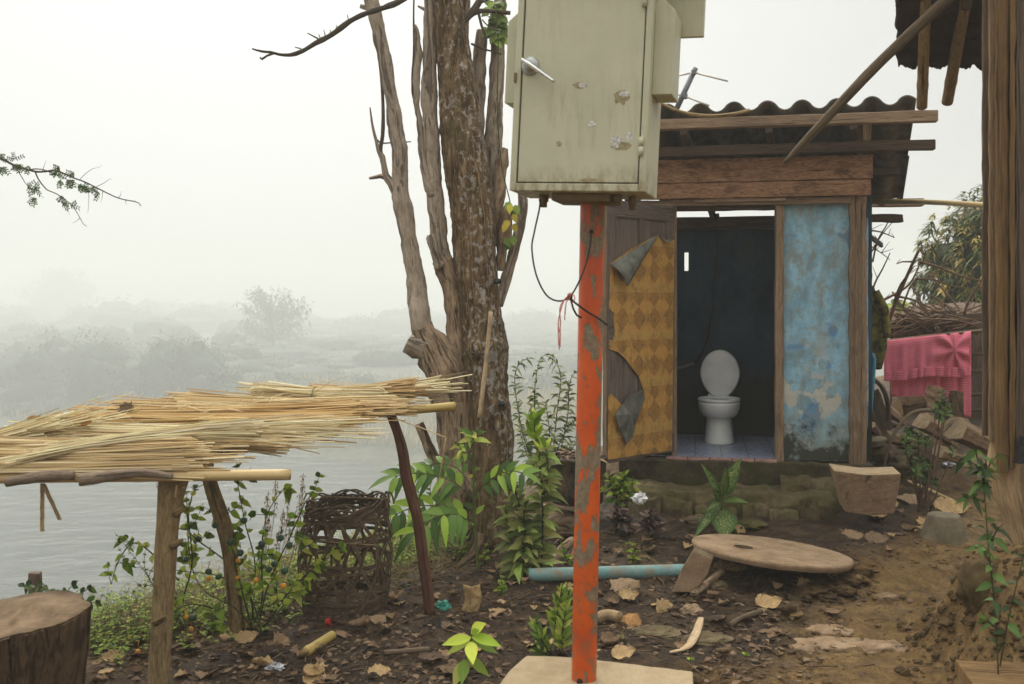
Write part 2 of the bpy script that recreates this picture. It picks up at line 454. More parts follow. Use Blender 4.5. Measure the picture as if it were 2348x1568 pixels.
def mk_ground():
    b = NB('mud_ground')
    ob = b.co('Object'); p = b.sep(ob)
    n1 = b.noise(ob, 1.3, 6, 0.6); n2 = b.noise(ob, 9, 8, 0.7); n3 = b.noise(ob, 60, 7, 0.75)
    mud = b.ramp(n2, [(0.3, (0.011, 0.0065, 0.003)), (0.5, (0.056, 0.032, 0.0135)), (0.72, (0.165, 0.1, 0.045))])
    dry = b.ramp(n2, [(0.3, (0.08, 0.044, 0.013)), (0.52, (0.235, 0.138, 0.046)), (0.75, (0.38, 0.245, 0.095))])
    # the trodden path on the right is dry clay
    edge = b.math('SUBTRACT', p[0], b.math('MULTIPLY', b.math('SUBTRACT', p[1], 4.2), 0.72))
    edge = b.math('ADD', edge, b.math('MULTIPLY', b.math('SUBTRACT', n1, 0.5), 1.0))
    f = b.mr(edge, 0.72, 1.15, 0, 1)
    bank = b.mr(b.math('SUBTRACT', p[0], b.math('MULTIPLY', b.math('SUBTRACT', p[1], 5.2), 0.7)), -1.75, -0.85, 0.85, 0)
    f = b.math('MAXIMUM', f, b.math('MULTIPLY', bank, b.mr(n1, 0.35, 0.65, 0.3, 1)))
    c = b.mix(f, mud, dry)
    c = b.mix(b.mr(n3, 0.46, 0.7, 0, 0.75), c, b.mix(f, (0.02, 0.014, 0.009), (0.08, 0.05, 0.022)))
    st = b.vor(ob, 55); st2 = b.math('LESS_THAN', st, b.mr(n1, 0.4, 0.7, 0.02, 0.17))
    c = b.mix(b.math('MULTIPLY', st2, 0.7), c, (0.26, 0.19, 0.11))
    # the far bank carries dry grass
    far = b.mr(p[1], 18, 40, 0, 1)
    gr = b.ramp(b.noise(ob, 0.35, 6, 0.6), [(0.35, (0.035, 0.04, 0.02)), (0.65, (0.085, 0.085, 0.045))])
    c = b.mix(far, c, gr)
    h = b.math('ADD', b.math('MULTIPLY', n2, 0.55), b.math('MULTIPLY', n3, 0.45))
    r = b.mr(n1, 0.35, 0.6, 0.5, 0.9)
    return b.out(c, r, h, 1.0, 0.06, 0.25)
M['ground'] = mk_ground()

def mk_concrete(name, dark, mid, light, moss=0.0, sc=1.0, bs=0.6):
    b = NB(name)
    ob = b.co('Object')
    n = b.noise(ob, 7 * sc, 9, 0.7); n2 = b.noise(ob, 85 * sc, 7, 0.75)
    c = b.ramp(n, [(0.3, dark), (0.5, mid), (0.7, light)])
    c = b.mix(b.mr(n2, 0.48, 0.68, 0, 0.65), c, dark)
    if moss:
        g = b.noise(b.co('Object', loc=(4, 2, 1)), 4.5, 7, 0.7)
        c = b.mix(b.mr(g, 0.46, 0.64, 0, moss), c, (0.06, 0.062, 0.010))
    return b.out(c, 0.92, b.math('ADD', b.math('MULTIPLY', n, 0.6), b.math('MULTIPLY', n2, 0.4)), bs, 0.015, 0.2)
M['disc'] = mk_concrete('buff_concrete', (0.1425, 0.09025, 0.04788), (0.285, 0.1947, 0.114), (0.38, 0.2707, 0.171))
M['slab'] = mk_concrete('sandy_slab', (0.25, 0.185, 0.105), (0.36, 0.275, 0.165), (0.43, 0.34, 0.215))
M['conc'] = mk_concrete('grey_concrete', (0.11, 0.085, 0.055), (0.2, 0.165, 0.11), (0.28, 0.235, 0.165), 0.25)
M['step'] = mk_concrete('mossy_step', (0.02995, 0.02171, 0.01078), (0.09736, 0.07263, 0.0337), (0.1797, 0.1386, 0.07079), 0.75)
M['plinth'] = mk_concrete('damp_plinth', (0.02, 0.015, 0.009), (0.055, 0.041, 0.023), (0.12, 0.09, 0.05), 0.55)
M['stone'] = mk_concrete('brown_stone', (0.06, 0.042, 0.024), (0.14, 0.1, 0.058), (0.24, 0.18, 0.11), 0.3)
M['clod'] = mk_concrete('dry_clod', (0.03, 0.018, 0.007), (0.085, 0.053, 0.021), (0.16, 0.105, 0.045), 0.25, bs=1.0)

def mk_blue():
    b = NB('blue_limewash')
    ob = b.co('Object')
    z = b.sep(ob)[2]                      # the panel's own base is z = 0
    n1 = b.noise(b.co('Object', (1, 1, 0.7)), 5, 8, 0.68); n2 = b.noise(b.co('Object', (1, 1, 0.45), (3, 1, 2)), 9, 9, 0.72); n3 = b.noise(ob, 80, 5, 0.7)
    c = b.ramp(n1, [(0.32, (0.15, 0.26, 0.31)), (0.44, (0.19, 0.40, 0.54)), (0.56, (0.30, 0.53, 0.65)), (0.72, (0.13, 0.40, 0.64))])
    n5 = b.noise(b.co('Object', loc=(9, 3, 5)), 3.2, 3, 0.5)
    c = b.mix(b.mr(n5, 0.62, 0.66, 0, 0.75), c, (0.02, 0.17, 0.42))
    c = b.mix(b.mr(n2, 0.45, 0.62, 0, 0.75), c, (0.19, 0.23, 0.20))
    nn = b.noise(b.co('Object', loc=(1, 5, 7)), 12, 8, 0.75)
    c = b.mix(b.mr(nn, 0.5, 0.62, 0, 0.65), c, (0.24, 0.22, 0.15))
    c = b.mix(0.08, c, (0.45, 0.5, 0.49))
    # plaster has fallen off lower down, leaving pale render, and damp has grown black mould at the foot
    n4 = b.noise(b.co('Object', (1, 1, 0.75), (7, 2, 4)), 4.5, 6, 0.6)
    lo = b.math('MULTIPLY', b.mr(z, 0.95, 0.6, 0, 1), b.mr(n4, 0.53, 0.56, 0, 0.95))
    c = b.mix(lo, c, b.mix(n1, (0.58, 0.55, 0.46), (0.4, 0.4, 0.36)))
    foot = b.math('ADD', b.mr(z, 0.62, 0.0, 0, 0.42), b.noise(b.co('Object', loc=(2, 8, 1)), 6.5, 7, 0.68))
    c = b.mix(b.mr(z, 0.40, 0.1, 0, 0.75), c, b.mix(n4, (0.33, 0.33, 0.25), (0.15, 0.24, 0.25)))
    c = b.mix(b.mr(foot, 0.76, 0.88, 0, 0.9), c, (0.028, 0.026, 0.012))
    c = b.mix(b.mr(n3, 0.55, 0.8, 0, 0.35), c, (0.09, 0.1, 0.09))
    return b.out(c, 0.93, b.math('ADD', b.math('MULTIPLY', n2, 0.6), b.math('MULTIPLY', n3, 0.4)), 0.5, 0.01, 0.15)
M['blue'] = mk_blue()

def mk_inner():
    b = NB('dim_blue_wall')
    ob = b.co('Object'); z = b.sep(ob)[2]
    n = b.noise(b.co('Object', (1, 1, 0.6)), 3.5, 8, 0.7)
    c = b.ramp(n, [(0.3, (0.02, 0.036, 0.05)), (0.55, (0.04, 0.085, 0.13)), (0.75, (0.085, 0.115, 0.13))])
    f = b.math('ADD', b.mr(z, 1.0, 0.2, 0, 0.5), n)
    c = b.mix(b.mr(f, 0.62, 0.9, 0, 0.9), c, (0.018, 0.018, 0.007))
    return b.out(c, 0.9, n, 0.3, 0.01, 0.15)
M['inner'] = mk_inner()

def mk_orange():
    b = NB('flaked_orange_paint')
    ob = b.co('Object')
    n = b.noise(b.co('Object', (1, 1, 0.55)), 15, 8, 0.62, 0.3)
    big = b.noise(b.co('Object', (1, 1, 0.8), (3, 3, 0)), 3.0, 3, 0.5)
    z = b.sep(ob)
    bias = b.math('ADD', b.mr(z[2], 1.2, 1.7, 0, -0.09), b.math('SUBTRACT', 0.03, b.math('MULTIPLY', b.math('ABSOLUTE', b.math('SUBTRACT', z[2], 1.05)), 0.06)))
    f = b.math('ADD', b.math('ADD', n, b.math('MULTIPLY', b.math('SUBTRACT', big, 0.5), 0.75)), bias)
    m = b.mr(f, 0.512, 0.522, 0, 1)
    rim = b.math('MULTIPLY', b.mr(f, 0.495, 0.512, 0, 1), b.math('SUBTRACT', 1.0, m))
    fine = b.noise(ob, 40, 6, 0.7)
    spots = b.math('LESS_THAN', b.vor(ob, 60), b.mr(fine, 0.46, 0.7, 0.0, 0.3))
    m = b.math('MAXIMUM', m, spots)
    paint = b.ramp(b.noise(ob, 6, 5, 0.6), [(0.3, (0.50, 0.06, 0.005)), (0.7, (0.66, 0.115, 0.01))])
    paint = b.mix(b.mr(z[2], 1.35, 1.75, 0, 0.5), paint, (0.34, 0.045, 0.012))
    steel = b.ramp(fine, [(0.3, (0.11, 0.08, 0.045)), (0.6, (0.24, 0.185, 0.115)), (0.8, (0.33, 0.27, 0.18))])
    c = b.mix(m, paint, steel); c = b.mix(b.math('MULTIPLY', rim, 0.75), c, (0.19, 0.06, 0.02))
    sm = b.noise(b.co('Object', (1, 1, .5), (5, 5, 5)), 24, 7, .7)
    c = b.mix(b.math('MULTIPLY', b.mr(z[2], .75, .1, 0, .9), b.mr(sm, .46, .62, 0, 1)), c, (0.17, .115, .06))
    c = b.mix(b.mr(b.noise(b.co('Object', (1, 1, .15), (8, 1, 1)), 60, 5, .7), .55, .75, 0, .4), c, (0.22, .05, .012))
    h = b.math('SUBTRACT', 1.0, m)
    return b.out(c, b.mr(m, 0, 1, 0.38, 0.75), h, 0.5, 0.003, 0.4)
M['orange'] = mk_orange()

def mk_cab(name='cabinet_paint', worn=True):
    b = NB(name)
    ob = b.co('Object')
    n = b.noise(ob, 4, 7, 0.6); n2 = b.noise(b.co('Object', (1, 1, 0.4)), 26, 6, 0.7)
    c = b.ramp(n, [(0.3, (0.43, 0.42, 0.285)), (0.7, (0.52, 0.505, 0.355))])
    c = b.mix(b.mr(n2, 0.55, 0.8, 0, 0.28), c, (0.32, 0.27, 0.15))
    sp = b.math('LESS_THAN', b.vor(ob, 22), b.mr(b.noise(ob, 5, 3, 0.6), 0.5, 0.8, 0.0, 0.06))
    c = b.mix(b.math('MULTIPLY', sp, 0.7), c, (0.17, 0.11, 0.05))
    z = b.sep(ob)[2]
    c = b.mix(b.math('MULTIPLY', b.mr(z, 0.10, 0.0, 0, 0.8), b.mr(n2, 0.42, 0.62, 0, 1)), c, (0.2, 0.14, 0.06))
    run = b.noise(b.co('Object', (1, 1, 0.12), (2, 2, 2)), 38, 6, 0.7)
    big = b.noise(b.co('Object', loc=(6, 1, 3)), 5, 4, 0.6)
    c = b.mix(b.math('MULTIPLY', b.mr(run, 0.5, 0.72, 0, 0.45), b.mr(big, 0.42, 0.62, 0, 1)), c, (0.30, 0.255, 0.14))
    sc_ = b.noise(b.co('Object', loc=(1, 7, 2)), 120, 6, 0.8)
    c = b.mix(b.mr(sc_, 0.6, 0.75, 0, 0.35), c, (0.26, 0.22, 0.13))
    return b.out(c, b.mr(n2, .3, .7, .38, .6), n2, 0.12, 0.003, 0.4)
M['cab'] = mk_cab()

def flatm(name, col, rough=0.6, metal=0.0, spec=0.3, nz=0.12, sc=20):
    b = NB(name)
    n = b.noise(b.co('Object'), sc, 6, 0.65)
    d = tuple(q * (1 - nz * 2.2) for q in col); l = tuple(min(1, q * (1 + nz)) for q in col)
    return b.out(b.ramp(n, [(0.3, d), (0.7, l)]), rough, n, 0.15, 0.004, spec, metal)
M['chrome'] = flatm('worn_chrome', (0.62, 0.62, 0.6), 0.22, 1.0, 0.5, 0.1)
M['zinc'] = flatm('zinc_disc', (0.42, 0.43, 0.4), 0.45, 0.7)
M['rubber'] = flatm('black_rubber', (0.018, 0.018, 0.018), 0.6)
M['gland'] = flatm('rusty_gland', (0.16, 0.115, 0.055), 0.7)
M['gap'] = flatm('gap_shade', (0.02, 0.018, 0.013), 0.8)  # near-black colour painting the shade inside the cabinet door gap
M['glue'] = flatm('old_sticker_glue', (0.62, 0.6, 0.55), 0.7, 0, 0.2, 0.3, 90)
M['gluestain'] = flatm('sticker_stain', (0.34, 0.28, 0.15), 0.6, 0, 0.3, 0.25, 60)
M['redstring'] = flatm('faded_red_string', (0.55, 0.16, 0.12), 0.9)
M['porcelain'] = flatm('porcelain', (0.82, 0.82, 0.77), 0.22, 0, 0.5, 0.05, 9)
M['lidm'] = flatm('toilet_lid', (0.78, 0.78, 0.75), 0.28, 0, 0.5, 0.06, 12)
M['pvc'] = flatm('blue_pvc', (0.03, 0.22, 0.34), 0.4, 0, 0.4)
M['steel'] = flatm('grey_steel', (0.16, 0.165, 0.17), 0.5, 0.5)
M['alu'] = flatm('aluminium_rod', (0.55, 0.5, 0.42), 0.5, 0.3)
M['pot'] = None
M['flap'] = flatm('grey_backing', (0.14, 0.14, 0.115), 0.75, 0, 0.25, 0.25, 14)
M['whitebag'] = flatm('white_plastic', (0.72, 0.72, 0.7), 0.4, 0, 0.4)
M['greenbag'] = flatm('green_plastic', (0.03, 0.24, 0.17), 0.4, 0, 0.4)
M['redcap'] = flatm('red_plastic', (0.45, 0.03, 0.02), 0.4)
M['foil'] = flatm('dirty_wrapper', (0.4, 0.4, 0.42), 0.35, 0.2, 0.4, 0.4, 50)
M['greenfruit'] = flatm('green_fruit', (0.03, 0.075, 0.03), 0.4, 0, 0.4, 0.25, 30)
M['orangefruit'] = flatm('orange_fruit', (0.72, 0.3, 0.02), 0.4, 0, 0.4, 0.15, 30)
M['ironrust'] = flatm('dark_thatch_rafter', (0.1, 0.065, 0.035), 0.8)

def mk_pot():
    b = NB('muddy_black_plastic'); ob = b.co('Object')
    n = b.noise(b.co('Object', (1, 1, 0.6)), 7, 8, 0.7)
    c = b.mix(b.mr(n, 0.42, 0.56, 0, 0.9), (0.028, 0.027, 0.026), (0.17, 0.12, 0.065))
    return b.out(c, b.mr(n, 0.42, 0.56, 0.4, 0.9), n, 0.3, 0.005)
M['pot'] = mk_pot()
def mk_pipe():
    b = NB('turquoise_pipe')
    n = b.noise(b.co('Object'), 8, 8, 0.7); u = b.sep(b.co('Object'))
    c = b.ramp(n, [(0.3, (0.10, 0.21, 0.2)), (0.7, (0.19, 0.32, 0.30))])
    m = b.noise(b.co('Object', loc=(3, 3, 3)), 11, 8, 0.75)
    c = b.mix(b.mr(m, 0.46, 0.6, 0, 0.85), c, (0.22, 0.17, 0.105))
    return b.out(c, 0.6, m, 0.2, 0.004)
M['pipe'] = mk_pipe()

def mk_lino():
    b = NB('parquet_linoleum')
    uv = b.co('UV', shift=False); s = b.sep(uv)
    tile = 0.19
    a = b.math('FRACT', b.math('DIVIDE', b.math('ADD', s[0], 10.0), tile)); c_ = b.math('FRACT', b.math('DIVIDE', b.math('ADD', s[1], 10.02), tile * 0.9))
    da = b.math('ABSOLUTE', b.math('SUBTRACT', a, 0.5)); dc = b.math('ABSOLUTE', b.math('SUBTRACT', c_, 0.5))
    d1 = b.math('GREATER_THAN', da, dc)                      # alternate triangles
    dia = b.math('LESS_THAN', b.math('ADD', da, dc), 0.3)
    band = b.math('GREATER_THAN', dc, 0.41)
    band2 = b.math('LESS_THAN', b.math('FRACT', b.math('DIVIDE', b.math('ADD', s[1], 10.02), tile * 1.8)), 0.2)
    g = b.noise(b.co('UV', (160, 12, 1), shift=False), 1, 4, 0.6); g2 = b.noise(b.co('UV', (12, 160, 1), shift=False), 1, 4, 0.6)
    gg = b.mix(d1, g, g2)
    lt = b.ramp(gg, [(0.3, (0.40, 0.2, 0.04)), (0.7, (0.56, 0.32, 0.08))])
    dk = b.ramp(gg, [(0.3, (0.25, 0.122, 0.026)), (0.7, (0.38, 0.205, 0.05))])
    c = b.mix(d1, lt, dk); c = b.mix(b.math('MULTIPLY', dia, 0.4), c, b.mix(d1, dk, lt))
    c = b.mix(b.math('MULTIPLY', band2, 0.8), c, b.ramp(g2, [(0.3, (0.42, 0.24, 0.055)), (0.7, (0.52, 0.33, 0.095))]))
    # worn to bare brown backing in the middle, runs and drips below
    w = b.noise(b.co('UV', (3, 2.2, 1), (4, 1.3, 0), shift=False), 1, 8, 0.7)
    h = b.math('MULTIPLY', b.mr(s[1], -1.75, -1.45, 0, 1), b.mr(s[1], -0.55, -0.95, 0, 1))
    c = b.mix(b.math('MULTIPLY', b.mr(w, 0.3, 0.5, 0.6, 1), b.math('MULTIPLY', h, 0.92)), c, (0.235, 0.14, 0.08))
    st = b.noise(b.co('UV', (16, 9, 1), (1, 2, 0), shift=False), 1, 7, 0.75)
    c = b.mix(b.mr(st, 0.5, 0.7, 0, 0.8), c, (0.085, 0.05, 0.025))
    st2 = b.noise(b.co('UV', (45, 5, 1), (1, 2, 0), shift=False), 1, 7, 0.75)
    c = b.mix(b.mr(st2, 0.6, 0.75, 0, 0.4), c, (0.42, 0.33, 0.22))
    return b.out(c, 0.55, st, 0.2, 0.004, 0.3)
M['lino'] = mk_lino()

def mk_tile():
    b = NB('blue_floor_tile')
    s = b.sep(b.co('UV', shift=False))
    fa = b.math('FRACT', b.math('DIVIDE', s[0], 0.2)); fb = b.math('FRACT', b.math('DIVIDE', s[1], 0.2))
    grout = b.math('MAXIMUM', b.math('LESS_THAN', fa, 0.04), b.math('LESS_THAN', fb, 0.04))
    wv = b.n('ShaderNodeTexChecker'); b.L(b.co('UV', shift=False), wv.inputs[0]); wv.inputs['Scale'].default_value = 30
    n = b.noise(b.co('UV', (14, 20, 1), shift=False), 1, 3, 0.6)
    f = b.math('MULTIPLY', wv.outputs[1], b.math('GREATER_THAN', n, 0.36))
    c = b.mix(f, (0.5, 0.54, 0.6), (0.02, 0.05, 0.2)); c = b.mix(grout, c, (0.05, 0.05, 0.05))
    d = b.noise(b.co('UV', (3, 3, 1), shift=False), 1, 6, 0.65)
    c = b.mix(b.mr(d, 0.45, 0.7, 0, 0.5), c, (0.09, 0.085, 0.07))
    return b.out(c, 0.3, None, spec=0.4)
M['tile'] = mk_tile()
M['pinktile'] = flatm('pink_edge_tile', (0.4, 0.22, 0.19), 0.5, 0, 0.3, 0.2, 12)

def mk_pink():
    b = NB('pink_knit'); s = b.sep(b.co('UV', shift=False))
    zig = b.math('ABSOLUTE', b.math('SUBTRACT', b.math('FRACT', b.math('MULTIPLY', s[0], 42.0)), 0.5))
    r = b.math('FRACT', b.math('ADD', b.math('MULTIPLY', s[1], 46.0), zig))
    f = b.math('GREATER_THAN', r, 0.62)
    n = b.noise(b.co('UV', (9, 9, 1), shift=False), 1, 5, 0.6)
    c = b.mix(f, b.ramp(n, [(0.3, (0.60, 0.10, 0.16)), (0.7, (0.74, 0.17, 0.24))]), (0.76, 0.27, 0.33))
    return b.out(c, 0.95, r, 0.15, 0.003, 0.1, trans=0.12)
M['pink'] = mk_pink()
def mk_camo():
    b = NB('olive_cloth'); n = b.noise(b.co('Object'), 16, 5, 0.6, 0.8); n2 = b.noise(b.co('Object'), 90, 4, 0.6)
    c = b.ramp(n, [(0.4, (0.028, 0.025, 0.012)), (0.5, (0.10, 0.09, 0.022)), (0.62, (0.17, 0.14, 0.035))])
    return b.out(c, 0.95, n2, 0.3, 0.004, 0.1)
M['camo'] = mk_camo()
def mk_roof():
    b = NB('fibre_cement'); ob = b.co('Object')
    n = b.noise(ob, 5, 8, 0.7); n2 = b.noise(b.co('Object', (6, 1, 1)), 8, 6, 0.7)
    c = b.ramp(n, [(0.3, (0.045, 0.038, 0.028)), (0.55, (0.12, 0.105, 0.08)), (0.75, (0.19, 0.17, 0.135))])
    c = b.mix(b.mr(n2, 0.5, 0.7, 0, 0.5), c, (0.04, 0.033, 0.02))
    return b.out(c, 0.95, n, 0.4, 0.01, 0.15)
M['roof'] = mk_roof()
def mk_thatch():
    b = NB('leaf_thatch'); n = b.noise(b.co('Object', (1, 1, 1)), 12, 8, 0.7); n2 = b.noise(b.co('Object', (1, 1, 7)), 14, 5, 0.6)
    c = b.ramp(n, [(0.3, (0.018, 0.012, 0.01)), (0.6, (0.05, 0.032, 0.025)), (0.8, (0.085, 0.055, 0.04))])
    return b.out(c, 0.95, n2, 0.8, 0.02, 0.1)
M['thatch'] = mk_thatch()
def mk_water():
    b = NB('river_water'); ob = b.co('Object', (0.55, 1.0, 1))
    n = b.noise(ob, 0.36, 5, 0.6, 0.4); n2 = b.noise(b.co('Object', (0.3, 0.6, 1), (3, 2, 0)), 0.1, 4, 0.5)
    h = b.math('ADD', b.math('MULTIPLY', n, 0.75), b.math('MULTIPLY', n2, 0.5))
    return b.out((0.04, 0.05, 0.045), 0.2, h, 0.6, 1.3, 0.3, IOR=1.33, **{'Specular Tint': (0.48, 0.54, 0.57)})
M['water'] = mk_water()

def mk_dead(name, cols):
    b = NB(name)
    c = b.ramp(b.n('ShaderNodeObjectInfo').outputs['Random'], [((i + 0.5) / len(cols), q) for i, q in enumerate(cols)])
    cv = b.ramp(b.var(), [((i + 0.5) / len(cols), q) for i, q in enumerate(cols)])
    c = b.mix(0.5, c, cv)
    s = b.sep(b.co('UV', shift=False))
    mid = b.math('ABSOLUTE', b.math('SUBTRACT', s[0], 0.5))
    wv = b.math('SINE', b.math('ADD', b.math('MULTIPLY', s[1], 50.0), b.math('MULTIPLY', mid, -40.0)))
    ve = b.math('MAXIMUM', b.mr(mid, 0.0, 0.025, 1, 0), b.mr(wv, 0.86, 1.0, 0, 0.7))
    n = b.noise(b.co('Object'), 24, 7, 0.7)
    c = b.mix(b.mr(n, 0.45, 0.7, 0, 0.75), c, (0.055, 0.033, 0.018))
    c = b.mix(b.math('MULTIPLY', ve, 0.45), c, (0.12, 0.075, 0.035))
    return b.out(c, 0.75, b.math('ADD', wv, n), 0.3, 0.004, 0.25)
M['dead'] = mk_dead('dead_leaf_brown', [(0.09, 0.055, 0.033), (0.22, 0.135, 0.07), (0.32, 0.2, 0.105), (0.14, 0.09, 0.052), (0.4, 0.265, 0.145)])
M['deadpale'] = mk_dead('dead_leaf_pale', [(0.42, 0.28, 0.125), (0.5, 0.34, 0.16), (0.38, 0.25, 0.11)])
M['deadorange'] = mk_dead('dead_leaf_orange', [(0.42, 0.2, 0.06), (0.5, 0.27, 0.08), (0.4, 0.22, 0.07)])

M['lf_mid'] = leafmat('shrub_leaf', [(0.07102, 0.1383, 0.01769), (0.1216, 0.2211, 0.02948), (0.1825, 0.2765, 0.03833), (0.2635, 0.3502, 0.04423), (0.3041, 0.2948, 0.06628)])
M['lf_dull'] = leafmat('dull_shrub_leaf', [(0.1065, 0.1567, 0.03446), (0.1742, 0.2211, 0.04699), (0.2515, 0.2765, 0.07043), (0.2903, 0.258, 0.09398), (0.1935, 0.2765, 0.05488)], spots=0.5)
M['lf_bright'] = leafmat('young_leaf', [(0.135, 0.2565, 0.027), (0.2295, 0.378, 0.0338), (0.3375, 0.486, 0.0405), (0.432, 0.54, 0.0607)], trans=0.35, spots=0.08)
M['lf_deep'] = leafmat('deep_green_leaf', [(0.02, 0.055, 0.01), (0.035, 0.085, 0.015), (0.055, 0.115, 0.02), (0.07, 0.12, 0.022)], 0.5, 0.2, 0.15, spec=0.25)
M['lf_compound'] = leafmat('pinnate_leaf', [(0.0718, 0.1604, 0.02406), (0.1128, 0.2229, 0.03475), (0.1844, 0.2941, 0.06009), (0.2459, 0.3564, 0.04009)], 0.4, 0.35, 0.15, spec=0.15)
M['lf_purple'] = leafmat('purple_leaf', [(0.045, 0.027, 0.027), (0.0825, 0.045, 0.045), (0.1275, 0.0825, 0.0675)], 0.4, 0.1, 0.2)
M['lf_grass'] = leafmat('grass_blade', [(0.12, 0.13, 0.04), (0.2, 0.17, 0.06), (0.1, 0.15, 0.035), (0.24, 0.17, 0.07)], 0.5, 0.2)
M['lf_weed'] = leafmat('weed_leaf', [(0.0805, 0.1495, 0.0138), (0.1495, 0.2415, 0.0207), (0.2415, 0.322, 0.0299), (0.3105, 0.3105, 0.0575), (0.1265, 0.2185, 0.023)], 0.6, 0.35, 0.2, spec=0.15)
M['lf_vine'] = leafmat('vine_leaf', [(0.0945, 0.1485, 0.0243), (0.135, 0.2025, 0.0338), (0.189, 0.2565, 0.0405)], 0.5, 0.25)
M['lf_yellow'] = leafmat('yellow_leaf', [(0.5, 0.38, 0.03), (0.55, 0.42, 0.05), (0.4, 0.36, 0.04)], 0.5, 0.3, 0.3)
M['lf_mango'] = leafmat('mango_leaf', [(0.05577, 0.08619, 0.01785), (0.08923, 0.1217, 0.02434), (0.145, 0.1622, 0.03245), (0.2231, 0.2028, 0.04867), (0.3346, 0.2434, 0.06895)], 0.45, 0.2, 0.15)
M['lf_bush'] = leafmat('willow_leaf', [(0.0675, 0.1148, 0.0405), (0.1148, 0.162, 0.054), (0.1755, 0.216, 0.0743), (0.216, 0.2295, 0.0945)], 0.5, 0.25, 0.3)
M['lf_far'] = leafmat('far_leaf', [(0.01152, 0.0252, 0.009216), (0.01728, 0.036, 0.01152), (0.02592, 0.0504, 0.01613), (0.03456, 0.054, 0.02016)], 0.6, 0.15, 0.0)
M['lf_fartree'] = leafmat('far_tree_leaf', [(0.03, 0.035, 0.02), (0.05, 0.05, 0.03), (0.06, 0.05, 0.03)], 0.6, 0.1, 0.0)
M['lf_straw'] = leafmat('straw', [(0.3, 0.24, 0.11), (0.4, 0.32, 0.16), (0.22, 0.2, 0.08), (0.34, 0.27, 0.13)], 0.7, 0.2, 0.1)
M['lf_seed'] = leafmat('seed_head', [(0.13, 0.085, 0.05), (0.2, 0.13, 0.08), (0.27, 0.19, 0.12)], 0.8, 0.15, 0.2)

def mk_spot():
    b = NB('speckled_leaf'); s = b.sep(b.co('UV', shift=False))
    mid = b.math('ABSOLUTE', b.math('SUBTRACT', s[0], 0.5))
    c = b.ramp(b.var(), [(0.1, (0.035, 0.085, 0.015)), (0.9, (0.08, 0.15, 0.03))])
    fl = b.noise(b.co('UV', (26, 34, 1)), 1, 3, 0.6, 0.5)
    m = b.math('MULTIPLY', b.mr(fl, 0.54, 0.58, 0, 1), b.mr(mid, 0.42, 0.25, 0, 1))
    c = b.mix(m, c, (0.42, 0.45, 0.16)); c = b.mix(b.mr(mid, 0, 0.03, 0.8, 0), c, (0.25, 0.3, 0.1))
    return b.out(c, 0.5, None, spec=0.2, trans=0.25)
M['lf_spot'] = mk_spot()
# ================================================================ camera, light, air
cam = bpy.data.cameras.new('camera'); cam_o = bpy.data.objects.new('camera', cam); C.objects.link(cam_o)
cam.lens = 35; cam.sensor_width = 36; cam.sensor_fit = 'HORIZONTAL'
cam.shift_y = -(784.0 - VH) / 2347.0
cam.clip_start = 0.05; cam.clip_end = 2000
cam.dof.use_dof = True; cam.dof.focus_distance = 6.8; cam.dof.aperture_fstop = 4.0
cam_o.location = (0, 0, EYE); cam_o.rotation_euler = (math.radians(90), 0, 0)
sc.camera = cam_o

SUN_EL, SUN_AZ = math.radians(46), math.radians(-20)      # azimuth measured from +Y towards +X
sd = V((math.sin(SUN_AZ) * math.cos(SUN_EL), math.cos(SUN_AZ) * math.cos(SUN_EL), math.sin(SUN_EL)))
sun = bpy.data.lights.new('sun', 'SUN'); sun_o = bpy.data.objects.new('sun', sun); C.objects.link(sun_o)
sun.energy = 1.5; sun.angle = math.radians(30); sun.color = (1.0, 0.90, 0.76)
sun_o.rotation_euler = (-sd).to_track_quat('-Z', 'Y').to_euler()

w = bpy.data.worlds.new('World'); sc.world = w; w.use_nodes = True
nt = w.node_tree; nt.nodes.clear()
N_ = nt.nodes.new
sky = N_('ShaderNodeTexSky'); sky.sky_type = 'NISHITA'; sky.sun_disc = False
sky.sun_elevation = SUN_EL; sky.sun_rotation = SUN_AZ; sky.dust_density = 6; sky.air_density = 1.5
hs = N_('ShaderNodeHueSaturation'); hs.inputs['Saturation'].default_value = 0.12
tc = N_('ShaderNodeTexCoord')
dt = N_('ShaderNodeVectorMath'); dt.operation = 'DOT_PRODUCT'; dt.inputs[1].default_value = sd
mr = N_('ShaderNodeMapRange'); mr.inputs[1].default_value = -0.6; mr.inputs[2].default_value = 1.0
rp = N_('ShaderNodeValToRGB')
e = rp.color_ramp.elements
e[0].position = 0.0; e[0].color = (0.80, 0.80, 0.785, 1); e[1].position = 1.0; e[1].color = (0.985, 0.985, 0.95, 1)
m2 = e.new(0.62); m2.color = (0.80, 0.815, 0.81, 1)
scl = N_('ShaderNodeVectorMath'); scl.operation = 'SCALE'; scl.inputs['Scale'].default_value = 10.0   # overcast cloud deck
sx = N_('ShaderNodeSeparateXYZ'); ce = N_('ShaderNodeMapRange'); ce.interpolation_type = 'SMOOTHSTEP'      # overcast deck: zenith brighter than horizon
ce.inputs[1].default_value = 0.28; ce.inputs[2].default_value = 1.0; ce.inputs[3].default_value = 0.63; ce.inputs[4].default_value = 2.6
cm = N_('ShaderNodeVectorMath'); cm.operation = 'SCALE'
mx = N_('ShaderNodeMix'); mx.data_type = 'RGBA'; mx.inputs[0].default_value = 0.88
bg = N_('ShaderNodeBackground'); bg.inputs[1].default_value = 0.1
ow = N_('ShaderNodeOutputWorld')
lk = nt.links.new
lk(sky.outputs[0], hs.inputs['Color']); lk(hs.outputs[0], mx.inputs[6])
lk(tc.outputs['Generated'], dt.inputs[0]); lk(dt.outputs['Value'], mr.inputs[0]); lk(mr.outputs[0], rp.inputs[0])
